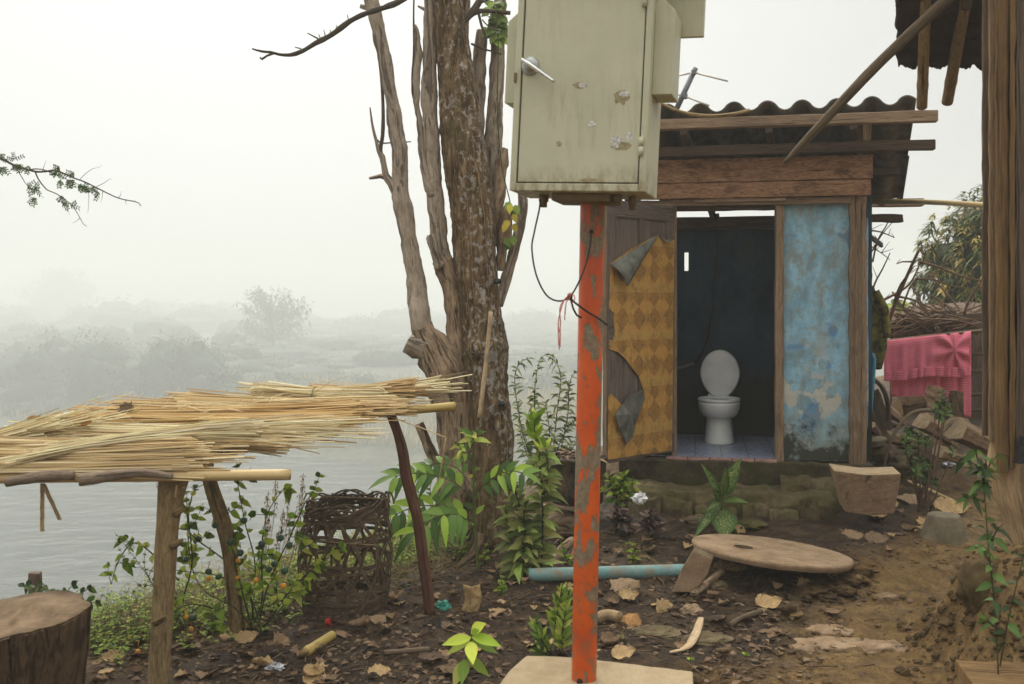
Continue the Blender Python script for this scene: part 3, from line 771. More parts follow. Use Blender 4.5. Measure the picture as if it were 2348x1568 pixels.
lk(rp.outputs[0], scl.inputs[0]); lk(tc.outputs['Generated'], sx.inputs[0]); lk(sx.outputs[2], ce.inputs[0]); lk(scl.outputs[0], cm.inputs[0]); lk(ce.outputs[0], cm.inputs['Scale']); 
gd = N_('ShaderNodeVectorMath'); gd.operation = 'DOT_PRODUCT'; gd.inputs[1].default_value = V((math.sin(math.radians(-9)) * .92, math.cos(math.radians(-9)) * .92, .39)).normalized()
gr_ = N_('ShaderNodeMapRange'); gr_.inputs[1].default_value = 0.82; gr_.inputs[2].default_value = 1.0; gr_.inputs[3].default_value = 0.86; gr_.inputs[4].default_value = 1.12
cg = N_('ShaderNodeVectorMath'); cg.operation = 'SCALE'
lk(tc.outputs['Generated'], gd.inputs[0]); lk(gd.outputs['Value'], gr_.inputs[0]); lk(cm.outputs[0], cg.inputs[0]); lk(gr_.outputs[0], cg.inputs['Scale']); lk(cg.outputs[0], mx.inputs[7]); lk(mx.outputs[2], bg.inputs[0]); lk(bg.outputs[0], ow.inputs[0])

sc.view_settings.view_transform = 'Standard'; sc.view_settings.look = 'None'
sc.view_settings.exposure = 0.56; sc.view_settings.gamma = 1.0
try:
    sc.cycles.use_denoising = True; sc.cycles.denoiser = 'OPENIMAGEDENOISE'
    sc.cycles.max_bounces = 6; sc.cycles.diffuse_bounces = 3; sc.cycles.glossy_bounces = 2
    sc.cycles.transmission_bounces = 3; sc.cycles.volume_bounces = 2; sc.cycles.transparent_max_bounces = 6
    sc.cycles.use_adaptive_sampling = True; sc.cycles.adaptive_threshold = 0.015
except Exception: pass

# ---------------------------------------------------------------- ground, river, haze
def axis(fine0, fine1, step, lo, hi, grow=1.13):
    xs = []; x = fine0
    while x <= fine1: xs.append(x); x += step
    st = step; x = xs[-1]
    while x < hi: st *= grow; x += st; xs.append(min(x, hi))
    st = step; x = xs[0]; pre = []
    while x > lo: st *= grow; x -= st; pre.append(max(x, lo))
    return list(reversed(pre)) + xs
gx = axis(-3.6, 3.4, 0.035, -520, 520); gy = axis(3.4, 9.2, 0.035, -40, 690)
gm = MB(); NX = len(gx)
for y in gy:
    for x in gx: gm.v.append(V((x, y, G(x, y))))
for j in range(len(gy) - 1):
    for i in range(NX - 1):
        a = j * NX + i
        gm.face((a, a + 1, a + NX + 1, a + NX), ((0, 0), (1, 0), (1, 1), (0, 1)))
tag(gm.build('ground', M['ground']), 'sloping yard of dark mud and brown clay path dropping to the river', 'ground', kind='structure')
wm = MB()
def wfn(a, b): return V((-520 + 1040 * a, 8 + 680 * b, WATER))
wm.grid(wfn, 8, 8)
tag(wm.build('river', M['water']), 'grey rippled river fading into fog', 'river', kind='structure')
hz = bpy.data.materials.new('haze_air'); hz.use_nodes = True; t_ = hz.node_tree; t_.nodes.clear()
pv = t_.nodes.new('ShaderNodeVolumePrincipled'); po = t_.nodes.new('ShaderNodeOutputMaterial')
pv.inputs['Color'].default_value = (0.84, 0.865, 0.84, 1); pv.inputs['Density'].default_value = 0.0040; pv.inputs['Anisotropy'].default_value = 0.2
pv.inputs['Density Attribute'].default_value = ''
t_.links.new(pv.outputs[0], po.inputs['Volume'])
hm = MB(); hm.box((0, 325, 0.5), (530, 0, 0), (0, 375, 0), (0, 0, 28.0))
ho = hm.build('haze', hz, smooth=False); tag(ho, None, None, kind='stuff')
ho.visible_shadow = True

# ================================================================ toilet hut
AF = math.radians(10.6)
F = V((math.cos(AF), -math.sin(AF), 0)); NF = V((-math.sin(AF), -math.cos(AF), 0)); Z = V((0, 0, 1))
O0 = P(1783, VH, 7.4); O0.z = 0
FPx = plane_px(O0, NF)
def S(u, off=0.0): return (FPx(u, VH, off) - O0).dot(F)
def FZ(u, v, off=0.0): return FPx(u, v, off).z
def fl(s, off, z): return O0 + F * s + NF * off + Z * z
def fbox(mb, s0, s1, z0, z1, o0, o1, **k):
    c = fl((s0 + s1) / 2, (o0 + o1) / 2, (z0 + z1) / 2)
    k.setdefault('nseg', 8); k.setdefault('jit', 0.0025)
    mb.box(c, F * ((s1 - s0) / 2), NF * ((o1 - o0) / 2), Z * ((z1 - z0) / 2), **k)
ZF = FZ(1775, 1052)                           # floor level of the hut
SL, SR = S(1545), S(1780)                     # door opening
S0, S1 = SL - 0.30, S(1978)
DEP = 1.32
hut = thing('toilet_hut', 'small outhouse with peeling blue wall, rusty brown boards and corrugated roof', 'outhouse', fl(0.1, -0.6, G(2.0, 8)))
zt = FZ(1900, 452)
# blue front wall
bp = MB(); nst = 10
fbox(bp, S(1795), S(1952), ZF - 0.01, zt, -0.10, 0.0, nseg=24, jit=0.0035)
bp.build('front_wall', M['blue'], hut, loc=fl(S(1870), 0, ZF), smooth=False)
# posts and frame
m = MB(); fbox(m, S(1777), S(1796), ZF - 0.02, zt + 0.005, -0.09, 0.03, jit=0.004, nseg=14); m.build('door_jamb', M['frame'], hut, smooth=False, bevel=0.004)
m = MB(); fbox(m, S(1541), S(1551), ZF - 0.02, zt + 0.005, -0.09, -0.01, jit=0.002); m.build('door_jamb', M['frame'], hut, smooth=False, bevel=0.004)
m = MB(); fbox(m, S(1945), S(1972), ZF - 0.06, FZ(1960, 448), -0.08, 0.045, jit=0.006, nseg=22); m.build('corner_post', M['frame'], hut, smooth=False, bevel=0.006)
m = MB(); fbox(m, S(1973), S(1986), ZF - 0.03, FZ(1960, 452), -0.10, 0.02, jit=0.005, nseg=20); m.build('corner_post', M['frame'], hut, smooth=False, bevel=0.005)
m = MB(); fbox(m, S(1986.5), S(1990), ZF + 0.25, FZ(1960, 500), -0.10, 0.0, jit=0.003, nseg=10); m.build('painted_edge_board', M['blue'], hut, loc=fl(S(1988), 0, ZF), smooth=False)
m = MB(); fbox(m, S0 - 0.02, S(1950), FZ(1900, 467, .05), FZ(1900, 452, .05), 0.031, 0.055, jit=0.005, nseg=14); m.build('head_board', M['frame'], hut, smooth=False, bevel=0.004)
m = MB(); fbox(m, S(1590), S(1800), FZ(1700, 463, .05), FZ(1700, 455, .05), 0.057, 0.075, jit=0.005, nseg=10); m.build('splintered_strip', M['frame'], hut, smooth=False, bevel=0.003)
m = MB(); fbox(m, SL - 0.02, SR + 0.02, FZ(1700, 481), FZ(1700, 468), -0.085, -0.02, jit=0.003); m.build('door_head', M['beam'], hut, smooth=False, bevel=0.004)
m = MB(); fbox(m, S0 - 0.06, S(2001, .1), FZ(2000, 409, .1), FZ(2000, 354, .1), 0.062, 0.10, jit=0.003, nseg=16); m.build('lintel_board', M['lintel'], hut, smooth=False, bevel=0.005)
m = MB(); fbox(m, S0 - 0.06, S(1996, .09), FZ(2000, 447, .09), FZ(2000, 410.5, .09), 0.058, 0.092, jit=0.003, nseg=16); m.build('lintel_board', M['lintel'], hut, smooth=False, bevel=0.005)
m = MB(); fbox(m, S0 - 0.1, S(2151, .5), FZ(2100, 278, .5), FZ(2100, 253, .5), 0.42, 0.5, jit=0.003, nseg=12); m.build('purlin', M['frame'], hut, smooth=False, bevel=0.005)
m = MB(); fbox(m, S0 - 0.1, S(2144, .2), FZ(2100, 343, .2), FZ(2100, 320, .2), 0.13, 0.2, jit=0.003, nseg=12); m.build('purlin', M['beam'], hut, smooth=False, bevel=0.005)
m = MB(); fbox(m, S(1982, .4), S(1997, .4), FZ(1990, 321, .4), FZ(1990, 274, .4), 0.33, 0.4, nseg=3); m.build('rafter_stub', M['frame'], hut, smooth=False, bevel=0.004)
# rafters running back under the roof
FR = P(2100, 236, 6.9); DV = V((0.58, 1.75, -0.5)); ROOFL = 2.05
RN = F.cross(DV).normalized()
if RN.z < 0: RN = -RN
def roofp(s, t, h=0.0): return FR - F * s + DV * t + RN * h
for s_ in (0.42, 1.0, 1.6):
    m = MB(); m.board(roofp(s_, 0.04, -0.115), roofp(s_, 0.97, -0.10), F * 0.025, RN * 0.04, nseg=6); m.build('rafter', M['beam'], hut, smooth=False, bevel=0.004)
m = MB(); m.board(roofp(0.06, 0.55, -0.075), roofp(1.9, 0.55, -0.075), DV.normalized() * 0.03, RN * 0.03, nseg=8); m.build('purlin', M['beam'], hut, smooth=False, bevel=0.004)
m = MB(); m.board(P(2114, 464, 8.75), P(1600, 470, 9.15), Z * 0.036, V((0, .04, 0)), nseg=8); m.build('purlin', M['frame'], hut, smooth=False, bevel=0.004)
m = MB(); m.board(P(2066, 501, 8.1), P(1900, 499, 8.35), Z * 0.032, V((0, .04, 0)), nseg=8); m.build('wall_plate', M['beam'], hut, smooth=False, bevel=0.004)
# corrugated roof
rm = MB(); PIT = 0.236
def wave(s):
    x = math.cos(2 * math.pi * (s - 0.055) / PIT)
    return 0.036 * (math.copysign(abs(x) ** 0.75, x)) + 0.004 * noise.noise(V((s * 3, 0, 0)))
def rtop(a, b):
    s = ROOFL * a; return roofp(s, b, 0.02 + wave(s) + 0.006 * noise.noise(V((s * 2, b * 3, 0))))
rm.grid(rtop, 150, 10)
rm.build('roof', M['roof'], hut, solid=0.012)
rm = MB()
def rtop2(a, b):
    s = ROOFL * a; t = 0.5 + 0.5 * b; return roofp(s - 0.01, t, 0.0 + wave(s) - 0.002 + 0.006 * noise.noise(V((s * 2, t * 3, 0))))
rm.grid(rtop2, 150, 6); rm.build('roof_sheet', M['roof'], hut, solid=0.008)
# walls, floor
zb = ZF - 0.02; BPx = plane_px(O0 - NF * DEP, NF)
ztop = BPx(1660, 497).z
sl0 = (BPx(1568.5, 600) - O0).dot(F); sl1 = (BPx(1578, 600) - O0).dot(F); zl0 = BPx(1573, 621).z; zl1 = BPx(1573, 578).z
bw = MB()
for a, b, c, d in ((S0, sl0, zb, ztop), (sl1, S1, zb, ztop), (sl0, sl1, zb, zl0), (sl0, sl1, zl1, ztop)):
    fbox(bw, a, b, c, d, -DEP - 0.08, -DEP, nseg=1, jit=0)
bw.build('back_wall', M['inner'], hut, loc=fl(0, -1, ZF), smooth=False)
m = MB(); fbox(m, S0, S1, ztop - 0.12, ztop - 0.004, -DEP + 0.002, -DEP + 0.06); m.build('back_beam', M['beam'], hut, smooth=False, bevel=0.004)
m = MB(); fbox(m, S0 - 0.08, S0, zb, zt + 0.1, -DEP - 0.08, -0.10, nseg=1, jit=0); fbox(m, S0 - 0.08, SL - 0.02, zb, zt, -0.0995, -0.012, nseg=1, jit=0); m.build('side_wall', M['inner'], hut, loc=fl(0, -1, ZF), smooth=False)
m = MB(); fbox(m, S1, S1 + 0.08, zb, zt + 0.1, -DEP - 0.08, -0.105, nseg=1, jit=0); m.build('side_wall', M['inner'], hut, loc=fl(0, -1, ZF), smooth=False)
fm = MB()
a0, a1 = fl(SL - 0.25, 0.01, ZF), fl(S1, 0.01, ZF)
fm.grid(lambda a, b: a0.lerp(a1, a) - NF * (b * (DEP + 0.01)) , 2, 2, uvs=((a1 - a0).length, DEP)); fm.build('tiled_floor', M['tile'], hut, loc=fl(0, -.6, ZF), smooth=False)
for k in range(5):
    m = MB(); L_ = (SR - SL + 0.06) / 5; s_ = SL - 0.06 + k * L_
    fbox(m, s_ + 0.004, s_ + L_ - 0.004, ZF - 0.03, ZF + 0.001, 0.012, 0.075 + rf(-.004, .004), nseg=1, jit=0); m.build('edge_tile', M['pinktile'], hut, smooth=False, bevel=0.003)
# hut base
m = MB(); fbox(m, S(1420), S(1996), ZF - 0.32, ZF - 0.012, -DEP - .1, 0.11, nseg=30, jit=0.006); m.build('plinth', M['plinth'], hut, smooth=False, bevel=0.012)
# painted inner hose
hs_ = thing('shower_hose', 'dark thin hose hanging down the back wall of the outhouse', 'hose', BPx(1640, 660, 0.03))
m = MB(); q, r = smooth([BPx(u, v, 0.05) for u, v in ((1642, 497), (1643, 560), (1639, 640), (1632, 710), (1620, 780), (1603, 822), (1590, 833))], 0.009, 0.03); m.tube(q, r, 8); m.build('hose', M['rubber'], hs_)
m = MB(); q, r = smooth([BPx(u, v, 0.05) for u, v in ((1591, 832), (1570, 840), (1548, 846), (1530, 850))], 0.013, 0.03); m.tube(q, r, 8); m.build('pipe_end', M['steel'], hs_)
m = MB(); m.tube([BPx(1641, 490, .07), BPx(1642, 503, .07)], 0.028, 10); m.build('hook', M['rubber'], hs_)

# hut door, hinged at the left jamb and standing open
H0 = fl(S(1546), 0.035, 0); E0 = P(1391, VH, 6.93); E0.z = 0
DX = (E0 - H0).normalized(); ND = V((DX.y, -DX.x, 0))
if ND.y > 0: ND = -ND
DPx = plane_px(H0, ND); DW = (E0 - H0).length
dz0 = DPx(1540, 1036).z; dz1 = DPx(1546, 474).z
door = thing('hut_door', 'outhouse door standing open, worn parquet linoleum peeling off grey wood', 'door', H0 + Z * dz0)
def dbox(mb, x0, x1, z0, z1, o0, o1, **k):
    k.setdefault('nseg', 8); k.setdefault('jit', 0.0015)
    mb.box(H0 + DX * ((x0 + x1) / 2) + ND * ((o0 + o1) / 2) + Z * ((z0 + z1) / 2), DX * ((x1 - x0) / 2), ND * ((o1 - o0) / 2), Z * ((z1 - z0) / 2), **k)
m = MB(); dbox(m, 0, DW, dz0, dz1, -0.03, -0.012); m.build('panel', M['doorwood'], door, smooth=False)
for x0, x1 in ((0, 0.09), (DW * 0.45, DW * 0.45 + 0.07), (DW - 0.10, DW)):
    m = MB(); dbox(m, x0, x1, dz0, dz1, -0.0115, 0.0, nseg=12); m.build('stile', M['doorwood'], door, smooth=False, bevel=0.002)
for z0, z1 in ((dz0, dz0 + 0.14), (dz0 + 0.85, dz0 + 0.97), (dz1 - 0.12, dz1)):
    m = MB(); dbox(m, 0.003, DW - 0.003, z0 + .002, z1 - .002, -0.011, 0.0015); m.build('rail', M['doorwood'], door, smooth=False, bevel=0.002)
m = MB(); dbox(m, DW + 0.001, DW + 0.012, dz0, dz1, -0.028, 0.0, jit=0.002, nseg=14); m.build('edge_strip', M['frame'], door, smooth=False)  # lighter wood paints the lit look of the door's free edge
ol = [(1398, 606), (1450, 568), (1511, 537), (1528, 551), (1546, 548), (1540, 1033), (1466, 1042), (1393, 1054), (1394, 908), (1402, 903), (1416, 918), (1428, 930), (1452, 905), (1474, 893), (1464, 862), (1448, 842), (1433, 822), (1418, 808), (1396, 801), (1396, 778), (1404, 782), (1410, 760), (1406, 742), (1408, 718), (1396, 706)]
def bez(pts, k=3, jit=0.8):
    o = []
    for i in range(len(pts)):
        a, b = pts[i], pts[(i + 1) % len(pts)]
        for t in range(k): o.append((a[0] + (b[0] - a[0]) * t / k + (rf(-jit, jit) if t else 0), a[1] + (b[1] - a[1]) * t / k + (rf(-jit, jit) if t else 0)))
    return o
m = MB(); m.poly([DPx(u, v, 0.006) for u, v in bez(ol, 3, 0.7)], 0.0025, ND, ux=DX, org=H0 + Z * dz1); m.build('linoleum', M['lino'], door, smooth=False)
m = MB()   # folded corner, hanging forward off the sheet
fa, fb, fc, fd = DPx(1399, 606, .008), DPx(1511, 536, .009), DPx(1437, 657, .07), DPx(1547, 551, .03)
def flapf(a, b):
    p = fa.lerp(fb, a); q = fc.lerp(fb, a * 0.96)
    return p.lerp(q, b) + ND * (0.035 * math.sin(math.pi * b) * (1 - a) + 0.01 * noise.noise(V((a * 5, b * 5, 0))))
m.grid(flapf, 12, 8); m.build('peeled_corner', M['flap'], door, solid=0.003)
m = MB(); q = [DPx(u, v, o) for u, v, o in ((1511, 537, .009), (1528, 552, .02), (1547, 548, .02), (1535, 556, .03), (1520, 550, .03))]
m.poly(q, 0.003, ND); m.build('peeled_corner', M['flap'], door, smooth=False)
m = MB(); fp = [(1410, 952), (1428, 925), (1440, 908), (1475, 893), (1478, 915), (1466, 945), (1456, 975), (1450, 1003), (1436, 1018), (1430, 1002), (1420, 985)]
cen = DPx(1445, 950, .05)
q = [DPx(u, v, 0.012 + 0.03 * abs(math.sin(u * .11))) for u, v in fp]
ids = [m.add(p) for p in q]; ci = m.add(cen)
for i in range(len(q)):
    m.face((ids[i], ids[(i + 1) % len(q)], ci), ((0, 0), (1, 0), (.5, 1)), 0.5)
m.build('hanging_flap', M['flap'], door, solid=0.003, smooth=False)
m = MB(); m.tube([DPx(1399, 716, .012), DPx(1404, 722, .03), DPx(1406, 740, .03), DPx(1400, 750, .012)], 0.005, 6); m.build('latch', M['gland'], door)

# broken steps in front of the hut
stp = thing('stone_step', 'broken mossy concrete step below the outhouse doorway', 'step', fl(-0.2, 0.4, G(1.6, 6.9)))
zs = FZ(1660, 1112, .12)
m = MB()
def stepf(s0, s1, z0, z1, o0, o1, seed):
    c = fl((s0 + s1) / 2, (o0 + o1) / 2, (z0 + z1) / 2); m2_ = MB()
    rings = []
    for k in range(33):
        s = s0 + (s1 - s0) * k / 32; r = []
        for a, b in ((o0, z0), (o1, z0), (o1 + .01, z0 * .6 + z1 * .4), (o1 - .005, z0 * .2 + z1 * .8), (o1 - .03, z1), (o0, z1 + .01)):
            j = V((s * 9, a * 9, b * 9 + seed))
            r.append(fl(s + .02 * noise.noise(j), a + .05 * noise.noise(j * .8 + V((3, 0, 0))) + .02 * noise.noise(j * 3), b + .035 * noise.noise(j + V((0, 5, 0))) + .012 * noise.noise(j * 3.3)))
        rings.append(r)
    m2_.loft(rings); return m2_
stepf(S(1440), S(1915, .4), 0.02, zs, 0.114, 0.50, 1).build('tread', M['step'], stp, smooth=False, bevel=0.015)
for k, (a, b, z0, z1, o0, o1) in enumerate(((1440, 1516, .0, zs - .035, .5, .60), (1520, 1590, .0, zs - .05, .49, .57), (1700, 1760, .0, zs - .06, .49, .60), (1762, 1830, .0, zs - .09, .5, .64), (1835, 1880, .0, zs - .03, .44, .53), (1595, 1690, .0, zs - .10, .49, .63))):
    stepf(S(a, .55), S(b, .55), z0, z1, o0, o1, 7 * k).build('loose_block', M['step'], stp, smooth=False, bevel=0.015)
stepf(S(1790, .3), S(1925, .3), 0.1, zs + 0.075, 0.115, 0.30, 30).build('upper_block', M['step'], stp, smooth=False, bevel=0.015)

# toilet
TB = P(1648, 1013, 8.30); TB.z = ZF
BK = -NF; LK = 1.0
toi = thing('toilet', 'white toilet with its lid up inside the open outhouse', 'toilet', TB)
def ell(c, rx, ry, z, n=36, back=0.0):
    return [V((c.x, c.y, 0)) + F * (rx * math.cos(2 * math.pi * i / n)) + BK * (ry * math.sin(2 * math.pi * i / n) * (1 if math.sin(2 * math.pi * i / n) < 0 else 0.8) + back) + Z * z for i in range(n)]
m = MB(); m.loft([ell(TB, rx, ry, ZF + z) for z, rx, ry in ((0.001, .122, .17), (.012, .124, .172), (.03, .118, .165), (.1, .113, .16), (.17, .107, .155), (.2, .105, .155), (.215, .112, .16))]); m.build('pedestal', M['porcelain'], toi)
m = MB(); m.loft([ell(TB, rx, ry, ZF + z, back=bk) for z, rx, ry, bk in ((.212, .11, .16, 0), (.225, .135, .19, -.01), (.25, .155, .215, -.015), (.29, .169, .232, -.02), (.33, .174, .24, -.02), (.345, .172, .238, -.02), (.347, .15, .21, -.02), (.30, .12, .17, -.02), (.24, .06, .1, -.02))], cap0=True); m.build('bowl', M['porcelain'], toi)
m = MB(); m.loft([ell(TB, rx, ry, ZF + z, back=-.02) for z, rx, ry in ((.353, .125, .18), (.352, .172, .238), (.362, .177, .242), (.374, .17, .236), (.376, .13, .185), (.353, .125, .18))], cap0=False, cap1=False); m.build('seat', M['lidm'], toi)
m = MB(); fr = []
for z, k in ((0.0, .62), (.012, .9), (.022, .97), (.028, .9), (.03, .3)):
    r = []
    for i in range(40):
        th = 2 * math.pi * i / 40
        x = .171 * math.cos(th) * (1 - .12 * max(0, -math.sin(th))) * k; h = .2 + .212 * math.sin(th) * k - .012
        r.append(V((TB.x, TB.y, 0)) + F * (x + .012) + BK * (.165 + .19 * h - z) + Z * (ZF + .37 + h))
    fr.append(r)
m.loft(fr); m.build('lid', M['lidm'], toi)
for s_ in (-.07, .07):
    m = MB(); m.tube([TB + F * (s_ - .02) + BK * .165 + Z * .375, TB + F * (s_ + .02) + BK * .165 + Z * .375], .013, 10); m.build('hinge', M['lidm'], toi)

# things on and around the hut
an = thing('television_antenna', 'thin metal aerial with crossbars sticking up behind the corrugated roof', 'antenna', P(1548, 250, 8.6))
m = MB(); m.tube([P(1545, 262, 8.6), P(1594, 156, 8.6)], 0.024, 10); m.build('mast', M['steel'], an)
for (a, b) in (((1543, 176), (1668, 186)), ((1535, 212), (1625, 242))):
    mid = P((a[0] + b[0]) / 2 - 15, (a[1] + b[1]) / 2 - 8, 8.58)
    c0 = P(1590, 166, 8.58) if a[1] < 200 else P(1570, 221, 8.58)
    m = MB(); m.tube([P(a[0], a[1], 8.75), c0], .008, 6); m.tube([c0, P(b[0], b[1], 8.4)], .008, 6); m.build('crossbar', M['alu'], an)
    m = MB(); m.box(c0, (.02, 0, 0), (0, .02, 0), (0, 0, .022)); m.build('clamp', M['steel'], an, smooth=False, bevel=.004)
rp_ = MB(); q, r = smooth([P(u, v, 6.75) for u, v in ((1490, 228), (1512, 236), (1545, 252), (1590, 263), (1640, 266), (1685, 261), (1718, 253))], .013, .03); rp_.tube(q, r, 8)
tag(rp_.build('old_rope', M['post']), 'sagging old rope along the corrugated roof edge beside the meter box', 'rope')
hp = MB(); q, r = smooth([P(1992, 812, 7.5), P(2000, 814, 7.48), P(2003, 822, 7.48), P(2001, 860, 7.48), P(1995, 930, 7.48), P(1988, 1010, 7.48)], .017, .02)
hp.tube(q, r, 12); tag(hp.build('water_pipe', M['pvc']), 'bright blue plastic water pipe running down the outhouse corner', 'pipe')

# ================================================================ steel post and cabinet
PT, PB = P(1360, 400, 4.12), P(1336.5, 1650, 4.12)
pr = pxr(28.7, 4.12)
pole = thing('steel_post', 'upright orange steel pipe post with flaking paint', 'post', V((PB.x, PB.y, 0)))
m = MB(); m.tube([PT.lerp(PB, i / 60) for i in range(61)], pr, 40); m.build('pipe', M['orange'], pole)
for (u, v, rr) in ((1355, 531, 5), (1329, 1563, 7)):
    c = P(u, v, 4.12 - pr); ax = (c - V((PT.lerp(PB, .5).x, 4.12, c.z))).normalized()
    m = MB(); m.tube([c - V((0, -.012, 0)), c + V((0, -.0025, 0))], pxr(rr, 4.1), 14); m.build('bolt_hole', M['rubber'], pole)

RC = Matrix.Rotation(math.radians(2.7), 3, 'Y') @ Matrix.Rotation(math.radians(-18), 3, 'Z')
CL = P(1167, 437, 4.0); CW, CD, CH = 0.5495, 0.27, 1.02
def cl(x, y, z): return CL + RC @ V((x, y, z))
CX, CY, CZ = RC @ V((1, 0, 0)), RC @ V((0, 1, 0)), RC @ V((0, 0, 1))
CPx = plane_px(CL, -CY)
def cbox(mb, x0, x1, y0, y1, z0, z1, **k):
    mb.box(cl((x0 + x1) / 2, (y0 + y1) / 2, (z0 + z1) / 2), CX * ((x1 - x0) / 2), CY * ((y1 - y0) / 2), CZ * ((z1 - z0) / 2), **k)
cabi = thing('meter_cabinet', 'beige steel electrical cabinet with chrome handle, mounted on the orange post', 'cabinet', CL)
m = MB(); cbox(m, 0, CW, .02, CD, 0, CH); m.build('body', M['cab'], cabi, smooth=False, bevel=.005)
m = MB()
fw = .026
cbox(m, 0.0005, fw, 0, .0195, 0.0005, CH); cbox(m, CW - fw, CW - .0005, 0, .0195, 0.0005, CH); cbox(m, fw + .0003, CW - fw - .0003, 0.0002, .0195, 0.0007, .031)
m.build('door_frame', M['cab'], cabi, smooth=False, bevel=.0035)
m = MB(); cbox(m, fw - .002, CW - fw + .002, .0175, .0197, .029, CH); m.build('door_gap_shade', M['gap'], cabi, smooth=False)  # dark sheet stands in for the shade in the gap round the door
cd = MB(); cbox(cd, fw + .006, CW - fw - .005, .004, .0172, .036, CH); cdo = cd.build('door', M['cab'], cabi, smooth=False, bevel=.003)
m = MB()
hc = CPx(1216, 152, -.004); m.loft([[hc + CX * (r_ * math.cos(a)) + CZ * (r_ * 1.06 * math.sin(a)) - CY * y for a in [2 * math.pi * i / 28 for i in range(28)]] for y, r_ in ((0, .035), (.008, .035), (.011, .031), (.012, .02), (.026, .018))])
m.build('handle_plate', M['zinc'], cdo)
h0, h1 = CPx(1197, 136, .03), CPx(1270, 187, .034)
m = MB(); q, r = smooth([h0, h0.lerp(h1, .2), h0.lerp(h1, .5), h1], [.009, .016, .013, .009], .008); m.tube(q, r, 14, flat=.72); m.build('handle', M['chrome'], cdo)
for v0, v1, uu in ((-40, 16, 1477), (314, 357, 1468)):
    m = MB(); a, b = CPx(uu, v1, .006), CPx(uu + (v1 - v0) * .04, v0, .006); m.tube([a, a.lerp(b, .48)], .0095, 12); m.tube([a.lerp(b, .5), b], .0095, 12); m.build('hinge', M['cab'], cabi)
m = MB(); c = CPx(1181, 178, .003); m.box(c, CX * .005, CY * .006, CZ * .02); m.build('keeper', M['gland'], cabi, smooth=False, bevel=.002)
def patch(u, v, w_, h_, mat, off, seed, n=22):
    m = MB(); pts = []
    for i in range(n):
        th = 2 * math.pi * i / n; k = 1 + .45 * noise.noise(V((math.cos(th) * 2.2 + seed, math.sin(th) * 2.2, seed)))
        pts.append(CPx(u + w_ * k * math.cos(th), v + h_ * k * math.sin(th), off))
    m.poly(pts, .0006, -CY); m.build('sticker_residue', mat, cabi, smooth=False)
for i, (u, v, a, b) in enumerate(((1334, 195, 9, 6), (1429, 215, 12, 7), (1356, 283, 9, 7), (1412, 321, 14, 9), (1442, 312, 8, 10), (1410, 334, 9, 5))):
    patch(u, v, a, b, M['glue'], -.0028, 3.3 * i + 1)
for i, (u, v, a, b) in enumerate(((1330, 196, 15, 8), (1425, 222, 17, 17), (1424, 336, 22, 9), (1281, 330, 6, 7), (1350, 413, 20, 4))):
    patch(u, v, a, b, M['gluestain'], -.0035, 5.1 * i + 2)
for x, y, zz, ww in ((.105, .14, .05, .02), (.42, .1, .045, .022), (.47, .16, .055, .016)):
    m = MB(); m.tube([cl(x, y, .002), cl(x, y, -zz * .55), cl(x, y, -zz * .56), cl(x, y, -zz)], [ww, ww, ww * .75, ww * .75], 10); m.build('cable_gland', M['gland'], cabi)
m = MB(); cbox(m, .16, .40, .06, .25, -.03, -.0005); m.build('mounting_bracket', M['gland'], cabi, smooth=False, bevel=.004)
def hood(x0, x1, y0, y1, z0, z1, zin):
    m = MB(); r = lambda y: [cl(x0, y, z0), cl(x1, y, z0), cl(x1, y, z1), cl(x0, y, zin)]
    m.loft([r(y0), r(y1)]); return m
hood(CW + .0005, CW + .078, .05, .21, .385, .71, .79).build('vent_hood', M['cab'], cabi, smooth=False, bevel=.003)
hood(-.0005, -.058, .06, .21, .365, .70, .75).build('vent_hood', M['cab'], cabi, smooth=False, bevel=.003)
m = MB(); cbox(m, CW + .002, CW + .165, .225, .25, .655, 1.0); cbox(m, -.12, CW + .165, -.04, .3, 1.021, 1.06); m.build('rain_cover', M['cab'], cabi, smooth=False, bevel=.003)

cb = thing('black_cable', 'thin black wire looping from the cabinet to the orange post', 'cable', P(1262, 690, 4.0))
m = MB(); q, r = smooth([P(1238, 458, 4.08), P(1236, 480, 4.05), P(1225, 530, 4.03), P(1219, 570, 4.03), P(1229, 630, 4.02), P(1252, 676, 4.01), P(1280, 690, 4.0), P(1305, 681, 4.0), P(1324, 652, 4.01), P(1343, 605, 4.03), P(1352, 565, 4.045), P(1355, 533, 4.062)], .0036, .01); m.tube(q, r, 7); m.build('loop', M['rubber'], cb)
m = MB(); q, r = smooth([P(1303, 679, 3.99), P(1318, 694, 4.0), P(1345, 714, 4.045), P(1372, 730, 4.05), P(1392, 746, 4.06)], .0042, .01); m.tube(q, r, 7); m.build('tail', M['rubber'], cb)
m = MB(); q, r = smooth([P(1308, 684, 3.99), P(1313, 705, 4.0), P(1322, 722, 4.04), P(1332, 728, 4.06)], .0042, .01); m.tube(q, r, 7); m.build('tail', M['rubber'], cb)
m = MB(); m.blob(P(1306, 680, 3.99), .012, .012, .014, .3); m.build('knot', M['rubber'], cb)
rs = MB()
for k in range(7):
    e_ = [(1308, 674), (1296, 684), (1284 + rf(-3, 3), 706), (1280 + rf(-4, 6), 740), (1283 + rf(-4, 9), 790 + rf(-30, 18))] if k < 4 else [(1310, 672), (1305, 684), (1298, 690 + rf(-4, 8)), (1296 + rf(-3, 4), 720), (1297 + rf(-4, 3), 730 + rf(-15, 14))]
    if k == 6: e_ = [(1298, 688), (1310, 672), (1318, 684), (1309, 697)]
    q, r = smooth([P(a, b, 3.97 + rf(-.006, .006)) for a, b in e_], .0022, .012); rs.tube(q, r, 5)
tag(rs.build('red_string', M['redstring']), 'frayed faded red string tied round the black cable knot', 'string')
